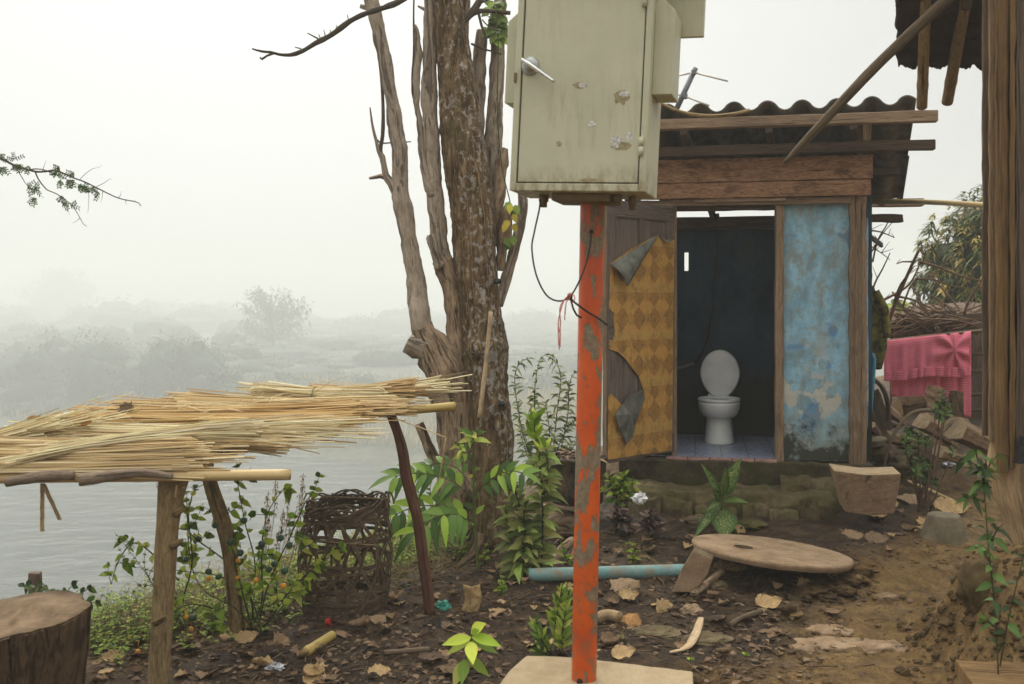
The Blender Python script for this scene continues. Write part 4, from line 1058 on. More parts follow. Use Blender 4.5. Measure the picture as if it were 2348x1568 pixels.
# ================================================================ pollarded tree by the bank
TD = 6.6
def px_limb(name, pts, mat, parent, d=TD, n=14, rough=0.1,  sc=7, step=0.04, cap=True, extra=None):
    m = MB(); P3 = [P(a, b, d + (c[3] if len(c) > 3 else 0)) if False else P(c[0], c[1], d + (c[3] if len(c) > 3 else 0)) for c in pts for a, b in [(0, 0)]]
    R_ = [pxr(c[2], d) for c in pts]
    m.limb(P3, R_, n + 4, step * .7, rough * 1.7, sc)
    return m.build(name, mat, parent)
tb = P(1128, 1290, TD); tb.z = G(tb.x, tb.y) - .05
tree = thing('pollarded_tree', 'thick pollarded tree with lichened brown trunk and dead tan limbs beside the river', 'tree', tb)
tr = [(1138, 1335, 96), (1130, 1280, 74), (1124, 1200, 62), (1119, 1100, 59), (1121, 1000, 59), (1116, 920, 56), (1112, 850, 55), (1111, 800, 58), (1104, 740, 53), (1097, 690, 52), (1090, 600, 52), (1083, 500, 54), (1070, 400, 54), (1058, 300, 51), (1047, 200, 45), (1036, 100, 41), (1027, 0, 35), (1016, -120, 32)]
q, r = smooth([P(a, b, TD) for a, b, c in tr], [pxr(c * (.95 if b < 1150 else 1), TD) for a, b, c in tr], .022)
burls = [(P(1088, 795, TD - .17), .10, .30), (P(1140, 640, TD - .15), .07, .28), (P(1150, 925, TD - .12), .055, .3), (P(1062, 640, TD - .1), .06, .2), (P(1145, 790, TD - .13), .06, .22), (P(1090, 310, TD - .1), .05, .2), (P(1055, 160, TD - .13), .05, .15), (P(1040, 500, TD - .1), .06, .12)]
def tdisp(p, t, th):
    v = .10 * noise.noise(p * V((1, 1, .5)) * 5 if False else V((p.x * 6, p.y * 6, p.z * 2.2))) + .055 * noise.noise(p * 19) + .04 * noise.noise(p * 41)
    for c, rr, a in burls:
        d_ = (p - c).length
        if d_ < rr * 1.6: v += a * math.exp(-(d_ / (rr * .7)) ** 2)
    v += .16 * sst(.10, .0, t) * math.sin(th * 4 + 1)
    return v
m = MB(); m.tube(q, r, 56, disp=tdisp); m.build('trunk', M['trunk'], tree)
hole = MB(); hole.blob(P(1150, 926, TD - .185), .022, .03, .02, .2); hole.build('knot_hole', M['rubber'], tree)
m = MB(); m.blob(P(1140, 645, TD - .16), .026, .035, .02, .3); m.build('knot_hole', M['rubber'], tree)
# bare heartwood shoulder and its stub
px_limb('limb', [(1062, 1150, 62, .0), (1052, 1060, 48, -.01), (1046, 980, 43, -.02), (1038, 915, 44, -.02), (1020, 860, 48, -.03), (1000, 815, 44, -.04), (985, 785, 36, -.05), (972, 762, 27, -.05), (966, 745, 24, -.05)], M['heart'], tree, n=26, rough=.16, sc=6)
px_limb('limb_stub', [(1000, 812, 34, -.06), (968, 800, 27, -.09), (946, 791, 21, -.11), (934, 785, 20, -.11)], M['limb'], tree, rough=.3, sc=12)
px_limb('limb', [(1050, 1000, 30, -.02), (1047, 900, 28, -.02), (1046, 800, 25), (1042, 720, 22), (1034, 660, 21), (1022, 620, 24), (1012, 595, 24)], M['heart'], tree, n=20, rough=.14, sc=7)
# standing dead limbs
px_limb('limb', [(970, 765, 25, -.05), (962, 720, 24, -.05), (953, 650, 22), (941, 580, 20), (932, 520, 20), (924, 470, 21), (918, 440, 20), (917, 400, 18), (915, 340, 19), (908, 300, 18), (900, 240, 16), (888, 180, 16), (876, 110, 16), (863, 50, 15), (850, 0, 15), (838, -60, 14)], M['limb'], tree, n=18, rough=.13, sc=9)
px_limb('limb', [(922, 475, 16), (910, 440, 14), (896, 418, 11), (884, 402, 8), (876, 360, 6.5), (868, 345, 5), (862, 322, 3.5), (855, 295, 3), (851, 270, 2.2), (848, 246, 1.5)], M['limb'], tree, n=10, rough=.15, sc=14)
px_limb('limb_stub', [(893, 412, 6), (872, 404, 5), (858, 406, 4), (846, 409, 3)], M['limb'], tree, n=9, rough=.25, sc=16)
px_limb('twig', [(880, 385, 5), (872, 345, 5), (877, 310, 4.5), (878, 250, 4), (874, 180, 3.2), (866, 120, 2.2), (860, 92, 1.2)], M['bareb'], tree, n=7)
px_limb('twig', [(862, 318, 2), (872, 328, 2), (900, 327, 1.6), (942, 325, 1.2)], M['bareb'], tree, n=6)
px_limb('limb', [(1022, 630, 22), (1008, 575, 21), (1004, 520, 20), (998, 450, 20), (992, 380, 19), (988, 300, 19), (983, 220, 18), (984, 140, 16), (986, 60, 15), (984, -60, 14)], M['limb'], tree, n=18, rough=.12, sc=9)
px_limb('limb_stub', [(1012, 610, 16, -.05), (994, 570, 11, -.08), (988, 545, 9, -.09), (986, 538, 7, -.09)], M['limb'], tree, n=12, rough=.3, sc=14)
px_limb('limb', [(992, 450, 9, -.03), (975, 400, 9, -.03), (966, 340, 8), (962, 280, 8), (955, 240, 7), (955, 180, 9), (958, 120, 9), (954, 70, 7), (950, 58, 5)], M['limb'], tree, n=12, rough=.25, sc=12)
px_limb('twig', [(957, 250, 4), (947, 215, 3.6), (946, 170, 3.2), (949, 110, 2.6), (948, 40, 2), (949, -20, 1.6)], M['bareb'], tree, n=7)
px_limb('twig', [(985, 28, 5), (970, 20, 4), (958, 14, 2.5)], M['limb'], tree, n=7)
px_limb('twig', [(858, 22, 8), (840, 18, 7), (826, 14, 6)], M['limb'], tree, n=8, rough=.3)
# limbs behind the trunk on the right
px_limb('limb', [(1110, 600, 24, .22), (1122, 500, 24, .24), (1128, 420, 24, .25), (1130, 330, 21, .25), (1136, 230, 19, .25), (1140, 130, 17, .25), (1146, 0, 15, .25), (1150, -80, 14, .25)], M['limb'], tree, n=18, rough=.1, sc=9)
px_limb('limb', [(1118, 560, 18, .1), (1132, 500, 20, .12), (1144, 430, 18, .12), (1150, 370, 14, .12), (1158, 340, 7, .12)], M['heart'], tree, n=14, rough=.22, sc=9)
px_limb('limb', [(1075, 400, 20, .2), (1090, 300, 20, .25), (1096, 200, 17, .25), (1100, 120, 15, .25), (1104, 70, 12, .25)], M['limb'], tree, n=14, rough=.15, sc=9)
px_limb('limb', [(1142, 700, 12, .1), (1155, 655, 13, .12), (1168, 610, 12, .12), (1182, 560, 12, .12), (1194, 510, 12, .12), (1199, 470, 11, .12), (1195, 420, 10, .14), (1190, 300, 10, .16)], M['limb'], tree, n=14, rough=.1, sc=9)
px_limb('limb', [(1144, 620, 7, .05), (1150, 580, 14, .06), (1158, 530, 17, .06), (1163, 490, 14, .06), (1166, 470, 8, .06)], M['heart'], tree, n=14, rough=.3, sc=12)
px_limb('limb', [(1030, 420, 10, .15), (1040, 360, 16, .17), (1050, 260, 16, .18), (1058, 120, 15, .2), (1064, 0, 14, .2), (1066, -60, 14, .2)], M['heart'], tree, n=14)
px_limb('limb', [(1040, 60, 13, .05), (1062, 45, 11, .0), (1080, 30, 9), (1096, 8, 8), (1112, -25, 7)], M['bareb'], tree, n=10)
px_limb('limb', [(1068, 42, 8, .0), (1084, 30, 6.5), (1105, 25, 5.5), (1130, 26, 5), (1170, 30, 4.5)], M['bareb'], tree, n=9)
px_limb('twig', [(1090, 20, 3), (1104, 6, 2.4), (1130, -6, 2)], M['bareb'], tree, n=6)
px_limb('twig', [(1058, 20, 2.2, -.1), (1057, 80, 2.2, -.1), (1064, 150, 2, -.08), (1076, 185, 2.2, -.08), (1090, 212, 1.2, -.08), (1098, 226, .8, -.08)], M['bareb'], tree, n=6)
px_limb('twig', [(1097, 30, 3), (1104, 60, 3), (1113, 85, 2.6), (1110, 108, 2)], M['bareb'], tree, n=6)
px_limb('twig', [(1080, 100, 2.5, .1), (1105, 112, 2.4, .1), (1130, 118, 2.2, .1), (1150, 125, 2, .1)], M['bareb'], tree, n=6)
px_limb('twig', [(1105, 45, 1.6), (1125, 65, 1.6), (1150, 72, 1.2)], M['bareb'], tree, n=6)
px_limb('branch', [(1010, -90, 12, -.2), (960, -30, 9, -.3), (922, 0, 7, -.35), (880, 18, 6, -.38), (840, 30, 5.5, -.4), (800, 50, 5.5, -.4), (760, 80, 5.5, -.4), (722, 100, 5, -.4), (692, 118, 4.6, -.4), (665, 126, 4.2, -.4), (640, 125, 3.6, -.4), (622, 120, 3, -.4), (600, 118, 2.6, -.4), (578, 112, 2, -.4)], M['bareb'], tree, n=10, rough=.15, sc=14)
px_limb('twig', [(628, 122, 3, -.4), (612, 128, 2.6, -.4), (600, 136, 2.6, -.4), (596, 132, 2, -.4)], M['bareb'], tree, n=7)
for a in ([(735, 92, 2.4), (720, 84, 1.6), (705, 76, 1.2)], [(735, 90, 1.4), (730, 78, .8)], [(746, 84, 1.4), (742, 68, .8)], [(800, 52, 1.4), (796, 34, .8)], [(690, 112, 1.6), (676, 108, 1.2)], [(770, 70, 1.2), (772, 58, .8)], [(757, 80, 1.2), (757, 68, .8)], [(845, 30, 1.6), (835, 33, 1.6), (826, 30, 1)], [(896, 12, 1.4), (894, 20, .8)]):
    px_limb('twig', [(x, y, z, -.4) for x, y, z in a], M['bareb'], tree, n=5)
# exposed roots
for pts in ([(1105, 1240, 26, -.2), (1085, 1275, 16, -.3), (1062, 1310, 10, -.4), (1040, 1345, 7, -.5)], [(1095, 1250, 20, -.1), (1060, 1280, 15, -.2), (1010, 1300, 10, -.35), (965, 1303, 7, -.4)], [(1150, 1260, 22, -.2), (1175, 1300, 13, -.35), (1185, 1340, 8, -.45)], [(1160, 1230, 24, -.1), (1210, 1260, 15, -.1), (1250, 1290, 9, -.2)]):
    m = MB(); P3 = []
    for x, y, rr, dd in pts:
        p = P(x, y, TD + dd); p.z = max(p.z, G(p.x, p.y) - .01); P3.append(p)
    m.limb(P3, [pxr(a[2], TD) for a in pts], 12, .04, .22, 9); m.build('root', M['root'], tree)
px_limb('root', [(1050, 1175, 14, -.05), (1030, 1110, 12, .0), (1000, 1060, 12, 0), (976, 1010, 11, 0), (962, 970, 9, 0)], M['heart'], tree, n=12, rough=.2)
# ivy on the right-hand limbs
iv = MB()
for _ in range(70):
    c = P(rf(1120, 1152), rf(-10, 95), TD + rf(.1, .3))
    if rnd.random() < .4: c = P(rf(1128, 1150), rf(0, 70), TD + .15)
    iv.leaf(c, (rf(-1, 1), -.6, rf(-1, .3)), (0, -.8, .6), rf(.05, .085), rf(.045, .07), .3, .15, var=rnd.random())
for u, v in ((1168, 462), (1172, 478), (1158, 545), (1176, 540), (1170, 556), (1180, 470)):
    iv.leaf(P(u, v, TD - .05), (rf(-1, 1), -.4, -.9), (0, -1, .2), .065, .055, .2, .1)
q, r = smooth([P(u, v, TD - .02) for u, v in ((1165, 600), (1172, 540), (1170, 470), (1150, 380), (1140, 250), (1142, 100), (1136, 20))], .004, .05); iv.tube(q, r, 5, var=.2)
tag(iv.build('climbing_vine', M['lf_vine']), 'thin green vine clinging to the limbs on the right of the tree', 'vine')
yl = MB()
for u, v in ((1170, 468), (1176, 490), (1162, 512), (1178, 512), (1166, 505)): yl.leaf(P(u, v, TD - .08), (rf(-.6, .6), -.4, -.9), (0, -1, .2), .06, .045, .2, .1)
ylo = yl.build('yellow_foliage', M['lf_yellow'], bpy.data.objects['climbing_vine'])
bs = MB(); bs.limb([P(1125, 714, TD - .33), P(1116, 810, TD - .34), P(1107, 890, TD - .35), P(1099, 958, TD - .36)], [pxr(5, 6.3), pxr(5, 6.3), pxr(5.2, 6.3), pxr(5.5, 6.3)], 9, .05, .06)
tag(bs.build('bamboo_stick', M['cuttop']), 'tan bamboo stick leaning against the thick tree trunk', 'stick')

# ================================================================ drying rack with reeds
def hollow(mb, a, b, r, n=20, nodes=(), var=None):
    a, b = V(a), V(b); L = (b - a).length; q = []; rr = []
    K = 40
    for k in range(K + 1):
        t = k / K; q.append(a.lerp(b, t)); g = 1.0
        for nd in nodes: g += .10 * math.exp(-((t - nd) * L / .012) ** 2)
        rr.append(r * g * (1 + .02 * noise.noise(V((t * 9, r * 100, 0)))))
    d = (b - a).normalized()
    q += [b + d * .002, b - d * .004, b - d * .12]; rr += [r * .97, r * .74, r * .7]
    mb.tube(q, rr, n, var=var)
gp1 = GP(362, 1600); gp2 = GP(545, 1447); gp3 = GP(985, 1404)
rack = thing('drying_rack', 'rough stick rack with bamboo rails carrying reed bundles by the river', 'rack', V((-1.2, 4.8, 0)))
D1, D2, D3 = 4.25, gp2.y, gp3.y
m = MB(); m.limb([P(402, 1072, D1), P(398, 1100, D1), P(391, 1140, D1), P(385, 1200, D1), P(381, 1260, D1), P(377, 1330, D1), P(372, 1420, D1), P(366, 1520, D1), P(361, 1640, D1)], [pxr(k, D1) for k in (34, 33, 29, 25.5, 25, 24, 24, 24.5, 25)], 22, .03, .06, 9)
m.build('post', M['post'], rack)
for u, v in ((417, 1168), (410, 1242), (372, 1418)):
    m = MB(); m.limb([P(u - 14, v + 8, D1 - .03), P(u, v, D1 - .05), P(u + 9, v - 5, D1 - .055)], [.02, .012, .006], 9, .02, .3, 20); m.build('knot', M['post'], rack)
m = MB(); m.limb([P(468, 1035, D2), P(478, 1090, D2), P(492, 1140, D2), P(512, 1200, D2), P(526, 1260, D2), P(534, 1340, D2), P(540, 1400, D2), P(548, 1460, D2)], [pxr(k, D2) for k in (17, 15, 17, 18, 18, 18, 18, 19)], 18, .03, .07, 9); m.build('post', M['post'], rack)
m = MB(); m.limb([P(892, 940, D3), P(900, 962, D3), P(914, 1000, D3), P(924, 1040, D3), P(931, 1090, D3), P(944, 1140, D3), P(957, 1190, D3), P(966, 1250, D3), P(974, 1310, D3), P(981, 1360, D3), P(985, 1410, D3)], [pxr(k, D3) for k in (11, 11, 11.5, 12.5, 13.5, 13, 12.5, 13.5, 13, 12.5, 13.5)], 16, .03, .08, 9); m.build('post', M['redpost'], rack)
m = MB(); hollow(m, P(-260, 1098, 4.16), P(664, 1088, 4.16), pxr(12.8, 4.16), nodes=(.30, .62, .935)); m.build('rail', M['bamboo'], rack)
m = MB(); hollow(m, P(540, 975, 5.27), P(1043, 931, 5.2), pxr(10, 5.2), nodes=(.2, .6, .97)); m.build('rail', M['bamboospot'], rack)
m = MB(); m.limb([P(-300, 1060, 4.95), P(100, 1050, 4.95), P(440, 1045, 4.93), P(530, 1028, 4.95), P(545, 1022, 4.95)], [.022] * 5, 12, .05, .1); m.build('rail', M['post'], rack)
m = MB(); m.limb([P(500, 1040, 4.85), P(640, 1010, 4.95), P(760, 982, 5.05), P(810, 962, 5.1), P(860, 948, 5.2)], [.024, .026, .028, .025, .02], 12, .05, .2); m.build('rail', M['beam'], rack)
for k in range(6):
    x = -2.9 + k * .24
    m = MB(); m.limb([V((x, 4.2, .90)), V((x + .25, 4.75, .945)), V((x + .5, 5.3, 1.02))], [.014, .013, .012], 8, .08); m.build('slat', M['post'], rack)
m = MB()
for k in range(5):
    c = P(395, 1102 + k * 3, D1); rr_ = pxr(33, D1)
    m.tube([c + V((rr_ * math.cos(t), -.6 * rr_ * abs(math.sin(t)) - .012, .006 * math.sin(t * 3 + k))) for t in [math.pi * i / 10 for i in range(11)]], .0016, 5)
m.tube([P(405, 1112, D1 - .06), P(402, 1140, D1 - .06)], .004, 5); m.build('tie', M['bamboo'], rack)
m = MB()
for a, b in (((97, 1108), (97, 1218)), ((100, 1110), (137, 1192))):
    p, q_ = P(*a, 4.14), P(*b, 4.14); m.board(p, q_, V((pxr(4.2, 4.14), .002, 0)), V((0, .0015, 0)), nseg=6, jit=.001)
m.build('tie_strip', M['post'], rack, smooth=False)

def bundle(A, B, ry, rz, n, mat, label, la=.1, lb=.1, flare=.5, bow=0.0, thick=(.0022, .0046), tie=None):
    A, B = V(A), V(B); m = MB(); L = (B - A).length; n = int(n * .82)
    for k in range(n):
        th = rf(0, 2 * math.pi); rr = math.sqrt(rnd.random())
        oy, oz = ry * rr * math.cos(th), rz * rr * math.sin(th)
        t0 = rf(0, la) * (1 if rnd.random() < .9 else -1) ; t1 = 1 - rf(0, lb) * (1 if rnd.random() < .9 else -1.2)
        f0 = 1 + flare * rf(.2, 1.2); f1 = 1 + flare * rf(.2, 1.2)
        pts = []
        jit = rf(-.02, .02) * (2.2 if rnd.random() < .15 else 1)
        for i in range(5):
            t = t0 + (t1 - t0) * i / 4; g = abs(t - .5) * 2
            fk = 1 + ((f0 if t < .5 else f1) - 1) * g * g
            pts.append(A.lerp(B, t) + V((0, oy * fk, oz * fk + bow * (1 - g * g) + jit * (t - .5) * 2 + .004 * math.sin(t * 7 + k))))
        r0 = rf(*thick)
        m.tube(pts, [r0, r0, r0, r0 * .95, r0 * .85], 4, var=rnd.random(), spin=rnd.random())
    c = A.lerp(B, .5) - V((0, 0, A.z * 0 + .0)); c = V((c.x, c.y, c.z - rz))
    o = m.build('reed_bundle', mat, loc=c, smooth=False); tag(o, label, 'reed bundle', 'reed bundles drying on the rack')
    if tie is not None:
        t_m = MB(); cc = A.lerp(B, tie)
        t_m.tube([cc + V((.004 * math.sin(a), (ry + .006) * math.cos(a), (rz + .006) * math.sin(a))) for a in [2 * math.pi * i / 24 for i in range(25)]], .002, 5)
        t_m.build('tie', M['stem'], o)
    return o
bundle(P(-330, 1078, 4.16), P(480, 1068, 4.20), .05, .026, 190, M['reed'], 'lowest front reed bundle resting directly on the long bamboo rail', lb=.10)
bundle(P(-300, 1052, 4.24), P(490, 1038, 4.26), .05, .034, 240, M['reed'], 'brown reed bundle just above the lowest one, blunt end over the front post', lb=.10)
bundle(P(-120, 1024, 4.30), P(470, 1012, 4.32), .05, .024, 150, M['reed'], 'shaded reed bundle tucked under the pale slanting fan at front', lb=.12)
bundle(P(20, 1058, 4.22), P(620, 985, 4.42), .06, .022, 230, M['reedpale'], 'pale fanned reed bundle slanting down to the left across the front', la=.22, lb=.25, flare=1.0, bow=.035)
bundle(P(-260, 1062, 4.3), P(150, 968, 4.5), .10, .030, 260, M['reedpale'], 'pale spread reed bundle at the far left edge of the rack', la=.2, lb=.30, flare=1.1)
bundle(P(30, 1000, 4.55), P(670, 1020, 4.6), .08, .022, 190, M['reed'], 'long reed bundle with uneven dark tips left of the second post', lb=.18)
bundle(P(90, 985, 4.66), P(780, 985, 4.78), .09, .022, 230, M['reedpale'], 'long whitish reed bundle with a frayed straw end in the middle', lb=.14, flare=.6)
bundle(P(140, 962, 4.86), P(835, 958, 4.95), .09, .024, 230, M['reedgold'], 'golden reed bundle in the middle carrying a curled dead leaf', la=.06, lb=.12)
bundle(P(200, 950, 4.98), P(860, 936, 5.05), .08, .022, 200, M['reedgold'], 'golden brown reed bundle behind the one with the curled leaf', la=.08, lb=.1)
bundle(P(255, 932, 5.08), P(905, 934, 5.12), .08, .020, 170, M['reed'], 'thin reed bundle with blunt cut end above the dark crooked rail', la=.08, lb=.08)
bundle(P(404, 918, 5.2), P(940, 926, 5.18), .08, .022, 190, M['reed'], 'flat reed bundle reaching the top of the reddish post', la=.07, lb=.08)
bundle(P(575, 898, 5.28), P(885, 907, 5.26), .06, .030, 210, M['reedpale'], 'short pale reed bundle tied round its middle on top of the heap', la=.12, lb=.05, flare=.4, tie=.47)
bundle(P(690, 905, 5.36), P(960, 890, 5.34), .07, .032, 190, M['reedgold'], 'bushy golden reed bundle behind the short tied one', la=.1, lb=.1, flare=.7)
bundle(P(760, 900, 5.42), P(1035, 884, 5.38), .06, .026, 170, M['reedpale'], 'reed bundle reaching furthest right, tips touching the tree trunk', la=.1, lb=.16, flare=.6)
ls = MB()
for k in range(120):
    u = rf(0, 960); v = 985 - u * .085 + rf(-24, 30); d = 4.5 + u / 960 * .85
    L_ = rf(20, 120); a = rf(-.4, .4) if rnd.random() < .6 else rf(-1.3, 1.3)
    p0 = P(u, v, d); p1 = P(u + L_ * math.cos(a), v + L_ * math.sin(a) * .5 - 8, d + rf(-.1, .1)); pm = (p0 + p1) / 2 + V((0, 0, rf(0, .02)))
    ls.tube([p0, pm, p1], [.0016, .0014, .001], 4, var=rnd.random())
for a, b in (((640, 1005), (760, 995)), ((630, 1012), (733, 1040)), ((560, 1030), (645, 1046)), ((610, 1000), (733, 998)), ((820, 985), (830, 995))):
    ls.tube([P(*a, 4.75), P((a[0] + b[0]) / 2, (a[1] + b[1]) / 2 + 2, 4.75), P(*b, 4.75)], .0024, 5)
tag(ls.build('loose_straw', M['reedpale']), 'stray straws sticking out all over the heap of reed bundles', 'straw', kind='stuff')
sr = MB(); q, r = smooth([P(872, 948, 5.15), P(950, 975, 5.1), P(1022, 1003, 5.05)], .0026, .05); sr.tube(q, r, 5); q, r = smooth([P(1022, 1003, 5.05), P(1011, 1070, 5.05), P(1003, 1112, 5.05)], .0024, .05); sr.tube(q, r, 5)
tag(sr.build('bent_straw', M['bamboo']), 'bent pale straw dangling from the reddish post of the rack', 'straw')
bt = MB()
def btube(pts, r, lab):
    m = MB(); q, rr = smooth(pts, r, .02); rings = []
    m.tube(q + [q[-1] * 1, q[-1] + (q[-2] - q[-1]).normalized() * .01, q[-1] + (q[-2] - q[-1]).normalized() * .12], rr + [rr[-1] * .98, rr[-1] * .78, rr[-1] * .7], 18, disp=lambda p, t, th: .12 * noise.noise(p * 22))
    tag(m.build('curled_bark', M['barktube']), lab, 'bark')
btube([P(395, 1092, 4.12), P(330, 1084, 4.11), P(270, 1088, 4.1), P(215, 1096, 4.09), P(182, 1100, 4.08)], [.012, .018, .022, .026, .027], 'hollow curl of grey bark with open end, beside the front post')
btube([P(170, 1090, 4.13), P(120, 1090, 4.12), P(60, 1098, 4.1), P(14, 1106, 4.09)], [.018, .022, .022, .018], 'flattened curl of bark under the reeds near the left edge')

# ================================================================ basket
bc = P(793, 1420, 5.3); bc.z = G(bc.x, bc.y) - .005
BH = .60; Rb = lambda z: (.222 + .026 * math.sin(z / BH * 3.0) - .024 * sst(.35, .6, z)) 
bask = thing('wicker_basket', 'tall dark old wicker basket with open hexagonal weave, broken at the rim', 'basket', bc)
def bp_(th, z, off=0.0):
    rr = Rb(z) * (1 + .03 * noise.noise(V((math.cos(th) * 1.3, math.sin(th) * 1.3, z * 3)))) + off
    return bc + V((rr * math.cos(th) + .02 * (z - .3), rr * math.sin(th), z + .012 * noise.noise(V((math.cos(th) * 2, math.sin(th) * 2, z * 2 + 9)))))
def ribbon(mb, pts, w_, var=None):
    var = rnd.random() if var is None else var; prev = None; Lc = 0
    for k, p in enumerate(pts):
        t = (pts[min(k + 1, len(pts) - 1)] - pts[max(k - 1, 0)]).normalized()
        nr = V((p.x - bc.x, p.y - bc.y, 0)).normalized(); sd_ = t.cross(nr).normalized()
        if prev is not None: Lc += (p - pts[k - 1]).length
        row = (mb.add(p - sd_ * w_), mb.add(p + sd_ * w_))
        if prev is not None: mb.face((prev[0], prev[1], row[1], row[0]), ((0, pl), (2 * w_, pl), (2 * w_, Lc), (0, Lc)), var)
        prev = row; pl = Lc
m = MB()
for k in range(14):
    for sgn in (-1, 1):
        t0 = 2 * math.pi * k / 14 + (.12 if sgn > 0 else 0) + rf(-.06, .06); z1 = BH * rf(.92, 1.0)
        ribbon(m, [bp_(t0 + sgn * 1.25 * (z / BH) + .05 * math.sin(z * 20 + k), z, .003 * math.sin(z * 45 + k * 2 + (0 if sgn > 0 else math.pi))) for z in [z1 * i / 22 for i in range(23)]], rf(.007, .011))
m.build('diagonal_weave', M['wicker'], bask, solid=.002, smooth=False)
m = MB()
for z in (.02, .045, .07, .095, .12, .15, .255, .275, .295, .385, .405, .425, .50, .525, .55):
    if rnd.random() < .05: continue
    t0 = rf(0, 6); ribbon(m, [bp_(t0 + a, z + rf(-.002, .002) + .006 * math.sin(a * 2 + z * 30), .004 * math.sin(a * 9.5 + z * 200)) for a in [2 * math.pi * i / 64 for i in range(64 if rnd.random() < .8 else 50)]], rf(.007, .011))
m.build('hoop_weave', M['wicker'], bask, solid=.002, smooth=False)
m = MB()
for k in range(9):
    th0 = 2 * math.pi * k / 9; zt_ = BH * (1 - .06 * rnd.random())
    ribbon(m, [bp_(th0 + .04 * math.sin(z * 9 + k), z, .0) for z in [zt_ * i / 14 for i in range(15)]], rf(.004, .006))
m.build('upright', M['wicker'], bask, solid=.002, smooth=False)
m = MB()
for k in range(15):
    z = BH - .05 + rf(-.04, .035); t0 = rf(0, 6.28); ln = rf(2.5, 6.5)
    q = [bp_(t0 + ln * i / 40, z + .016 * math.sin(i * .8 + k * 2), .008 * math.cos(i * .8 + k * 2)) for i in range(41)]
    m.tube(q, [rf(.004, .007)] * 41, 6)
for k in range(9):
    th = rf(0, 6.28); p = bp_(th, BH - .04); a = rf(-1, 1)
    q, r = smooth([p, p + V((.02 * a, 0, .03)), p + V((.05 * a, -.01, .035 + rf(0, .015))), p + V((.08 * a, -.02, rf(-.02, .01)))], .0045, .01); m.tube(q, r, 5)
m.build('rim', M['wicker'], bask)
bt_ = MB(); bt_.tube([P(737, 1139, 5.15), P(893, 1143, 5.12)], .003, 5); bt_.tube([P(720, 1240, 5.02), P(865, 1250, 5.02)], .0022, 5)
bt_.build('broken_reed', M['post'], bask)

# ================================================================ chopping stump and stake on the left
sc0 = P(60, 1560, 3.66); sc0.z = G(sc0.x, sc0.y) - .03
stump = thing('tree_stump', 'big sawn tree stump at the lower left corner, dark bark and flat top', 'stump', sc0)
stz = P(100, 1428, 3.62).z
def srad(th): return .232 * (1 + .07 * math.sin(2 * th + 1) + .10 * noise.noise(V((math.cos(th) * 1.7, math.sin(th) * 1.7, 4))) - .16 * math.exp(-((th - 5.0) / .16) ** 2) )
SX = P(20, 1500, 3.66).x
def sring(z, k, up=0.0, n=64):
    o = []
    for i in range(n):
        th = 2 * math.pi * i / n; rr = srad(th) * k * (1 + .10 * noise.noise(V((math.cos(th) * 5, math.sin(th) * 5, z * 3))) + .025 * noise.noise(V((math.cos(th) * 14, math.sin(th) * 14, z * 9))))
        o.append(V((SX + rr * math.cos(th), 3.72 + rr * math.sin(th), z + up * (.03 * math.sin(th + .6) + .012 * noise.noise(V((math.cos(th) * 2, math.sin(th) * 2, 0)))))))
    return o
m = MB(); H_ = stz - sc0.z
rings = [sring(sc0.z - .05, .98)] + [sring(sc0.z + H_ * t, .80 + .05 * (1 - t) * (1 - t) + .21 * t) for t in (0.1, .2, .3, .4, .5, .6, .7, .8, .88, .94)] + [sring(stz, 1.0, 1)]
m.loft(rings, cap1=False); m.build('bark', M['stump'], stump)
m = MB(); m.loft([sring(stz - .01, 1.0, 1), sring(stz + .001, .995, 1), sring(stz + .004, .6, 1), sring(stz + .003, .2, 1)], cap0=False); m.build('sawn_top', M['stumptop'], stump)
skp = P(80, 1400, 5.2); sk_ = MB(); sk_.board(P(80, 1420, 5.4), P(81, 1312, 5.4), V((pxr(13, 5.4), 0, 0)), V((0, .02, 0)), nseg=5, jit=.004)
tag(sk_.build('wooden_stake', M['plankgrey'], smooth=False, bevel=.004), 'short weathered wooden stake in the bank behind the stump', 'stake')

# ================================================================ plants
def add_stem(ms, ml, pts, r0, r1, nl, L, W, t0=.25, droop=.35, lean=.55, vr=(0, 1), fold=.22, rs=.0, peak=.8, step=.03, ph0=None):
    q, r = smooth(pts, [r0 + (r1 - r0) * i / (len(pts) - 1) for i in range(len(pts))], step)
    ms.tube(q, r, 6, var=rnd.random())
    ph = rf(0, 6.28) if ph0 is None else ph0
    for k in range(nl):
        t = t0 + (1 - t0) * (k + .5) / nl; i = min(len(q) - 2, int(t * (len(q) - 1)))
        tg = (q[i + 1] - q[i]).normalized(); a = tg.orthogonal().normalized(); b = tg.cross(a); ph += 2.4 + rf(-.4, .4)
        rd = a * math.cos(ph) + b * math.sin(ph)
        ln = lean + (1 - lean) * (.6 * t ** 4) + rf(-.12, .12)
        d = (rd * (1 - ln * .6) + tg * ln + V((0, 0, .1))).normalized()
        s_ = (1 - .45 * t ** 3) * rf(.75, 1.15)
        up_ = (tg * .55 + rd * .25 + V((rf(-.5, .5), -.75 + rf(-.35, .5), .25 + rf(-.3, .3)))).normalized()
        ml.leaf(q[i], d, up_, L * s_, W * s_ * rf(.85, 1.15), droop * rf(.5, 1.6), fold, 5, vr[0] + (vr[1] - vr[0]) * rnd.random(), peak)
def plant(name, label, cat, base, lm, sm='stem', group=None):
    o = thing(name, label, cat, base, group); return o, MB(), MB()
def fin(o, ms, ml, lm, sm='stem'):
    if ms.v: ms.build('stem', M[sm], o)
    if ml.v: ml.build('foliage', M[lm], o)

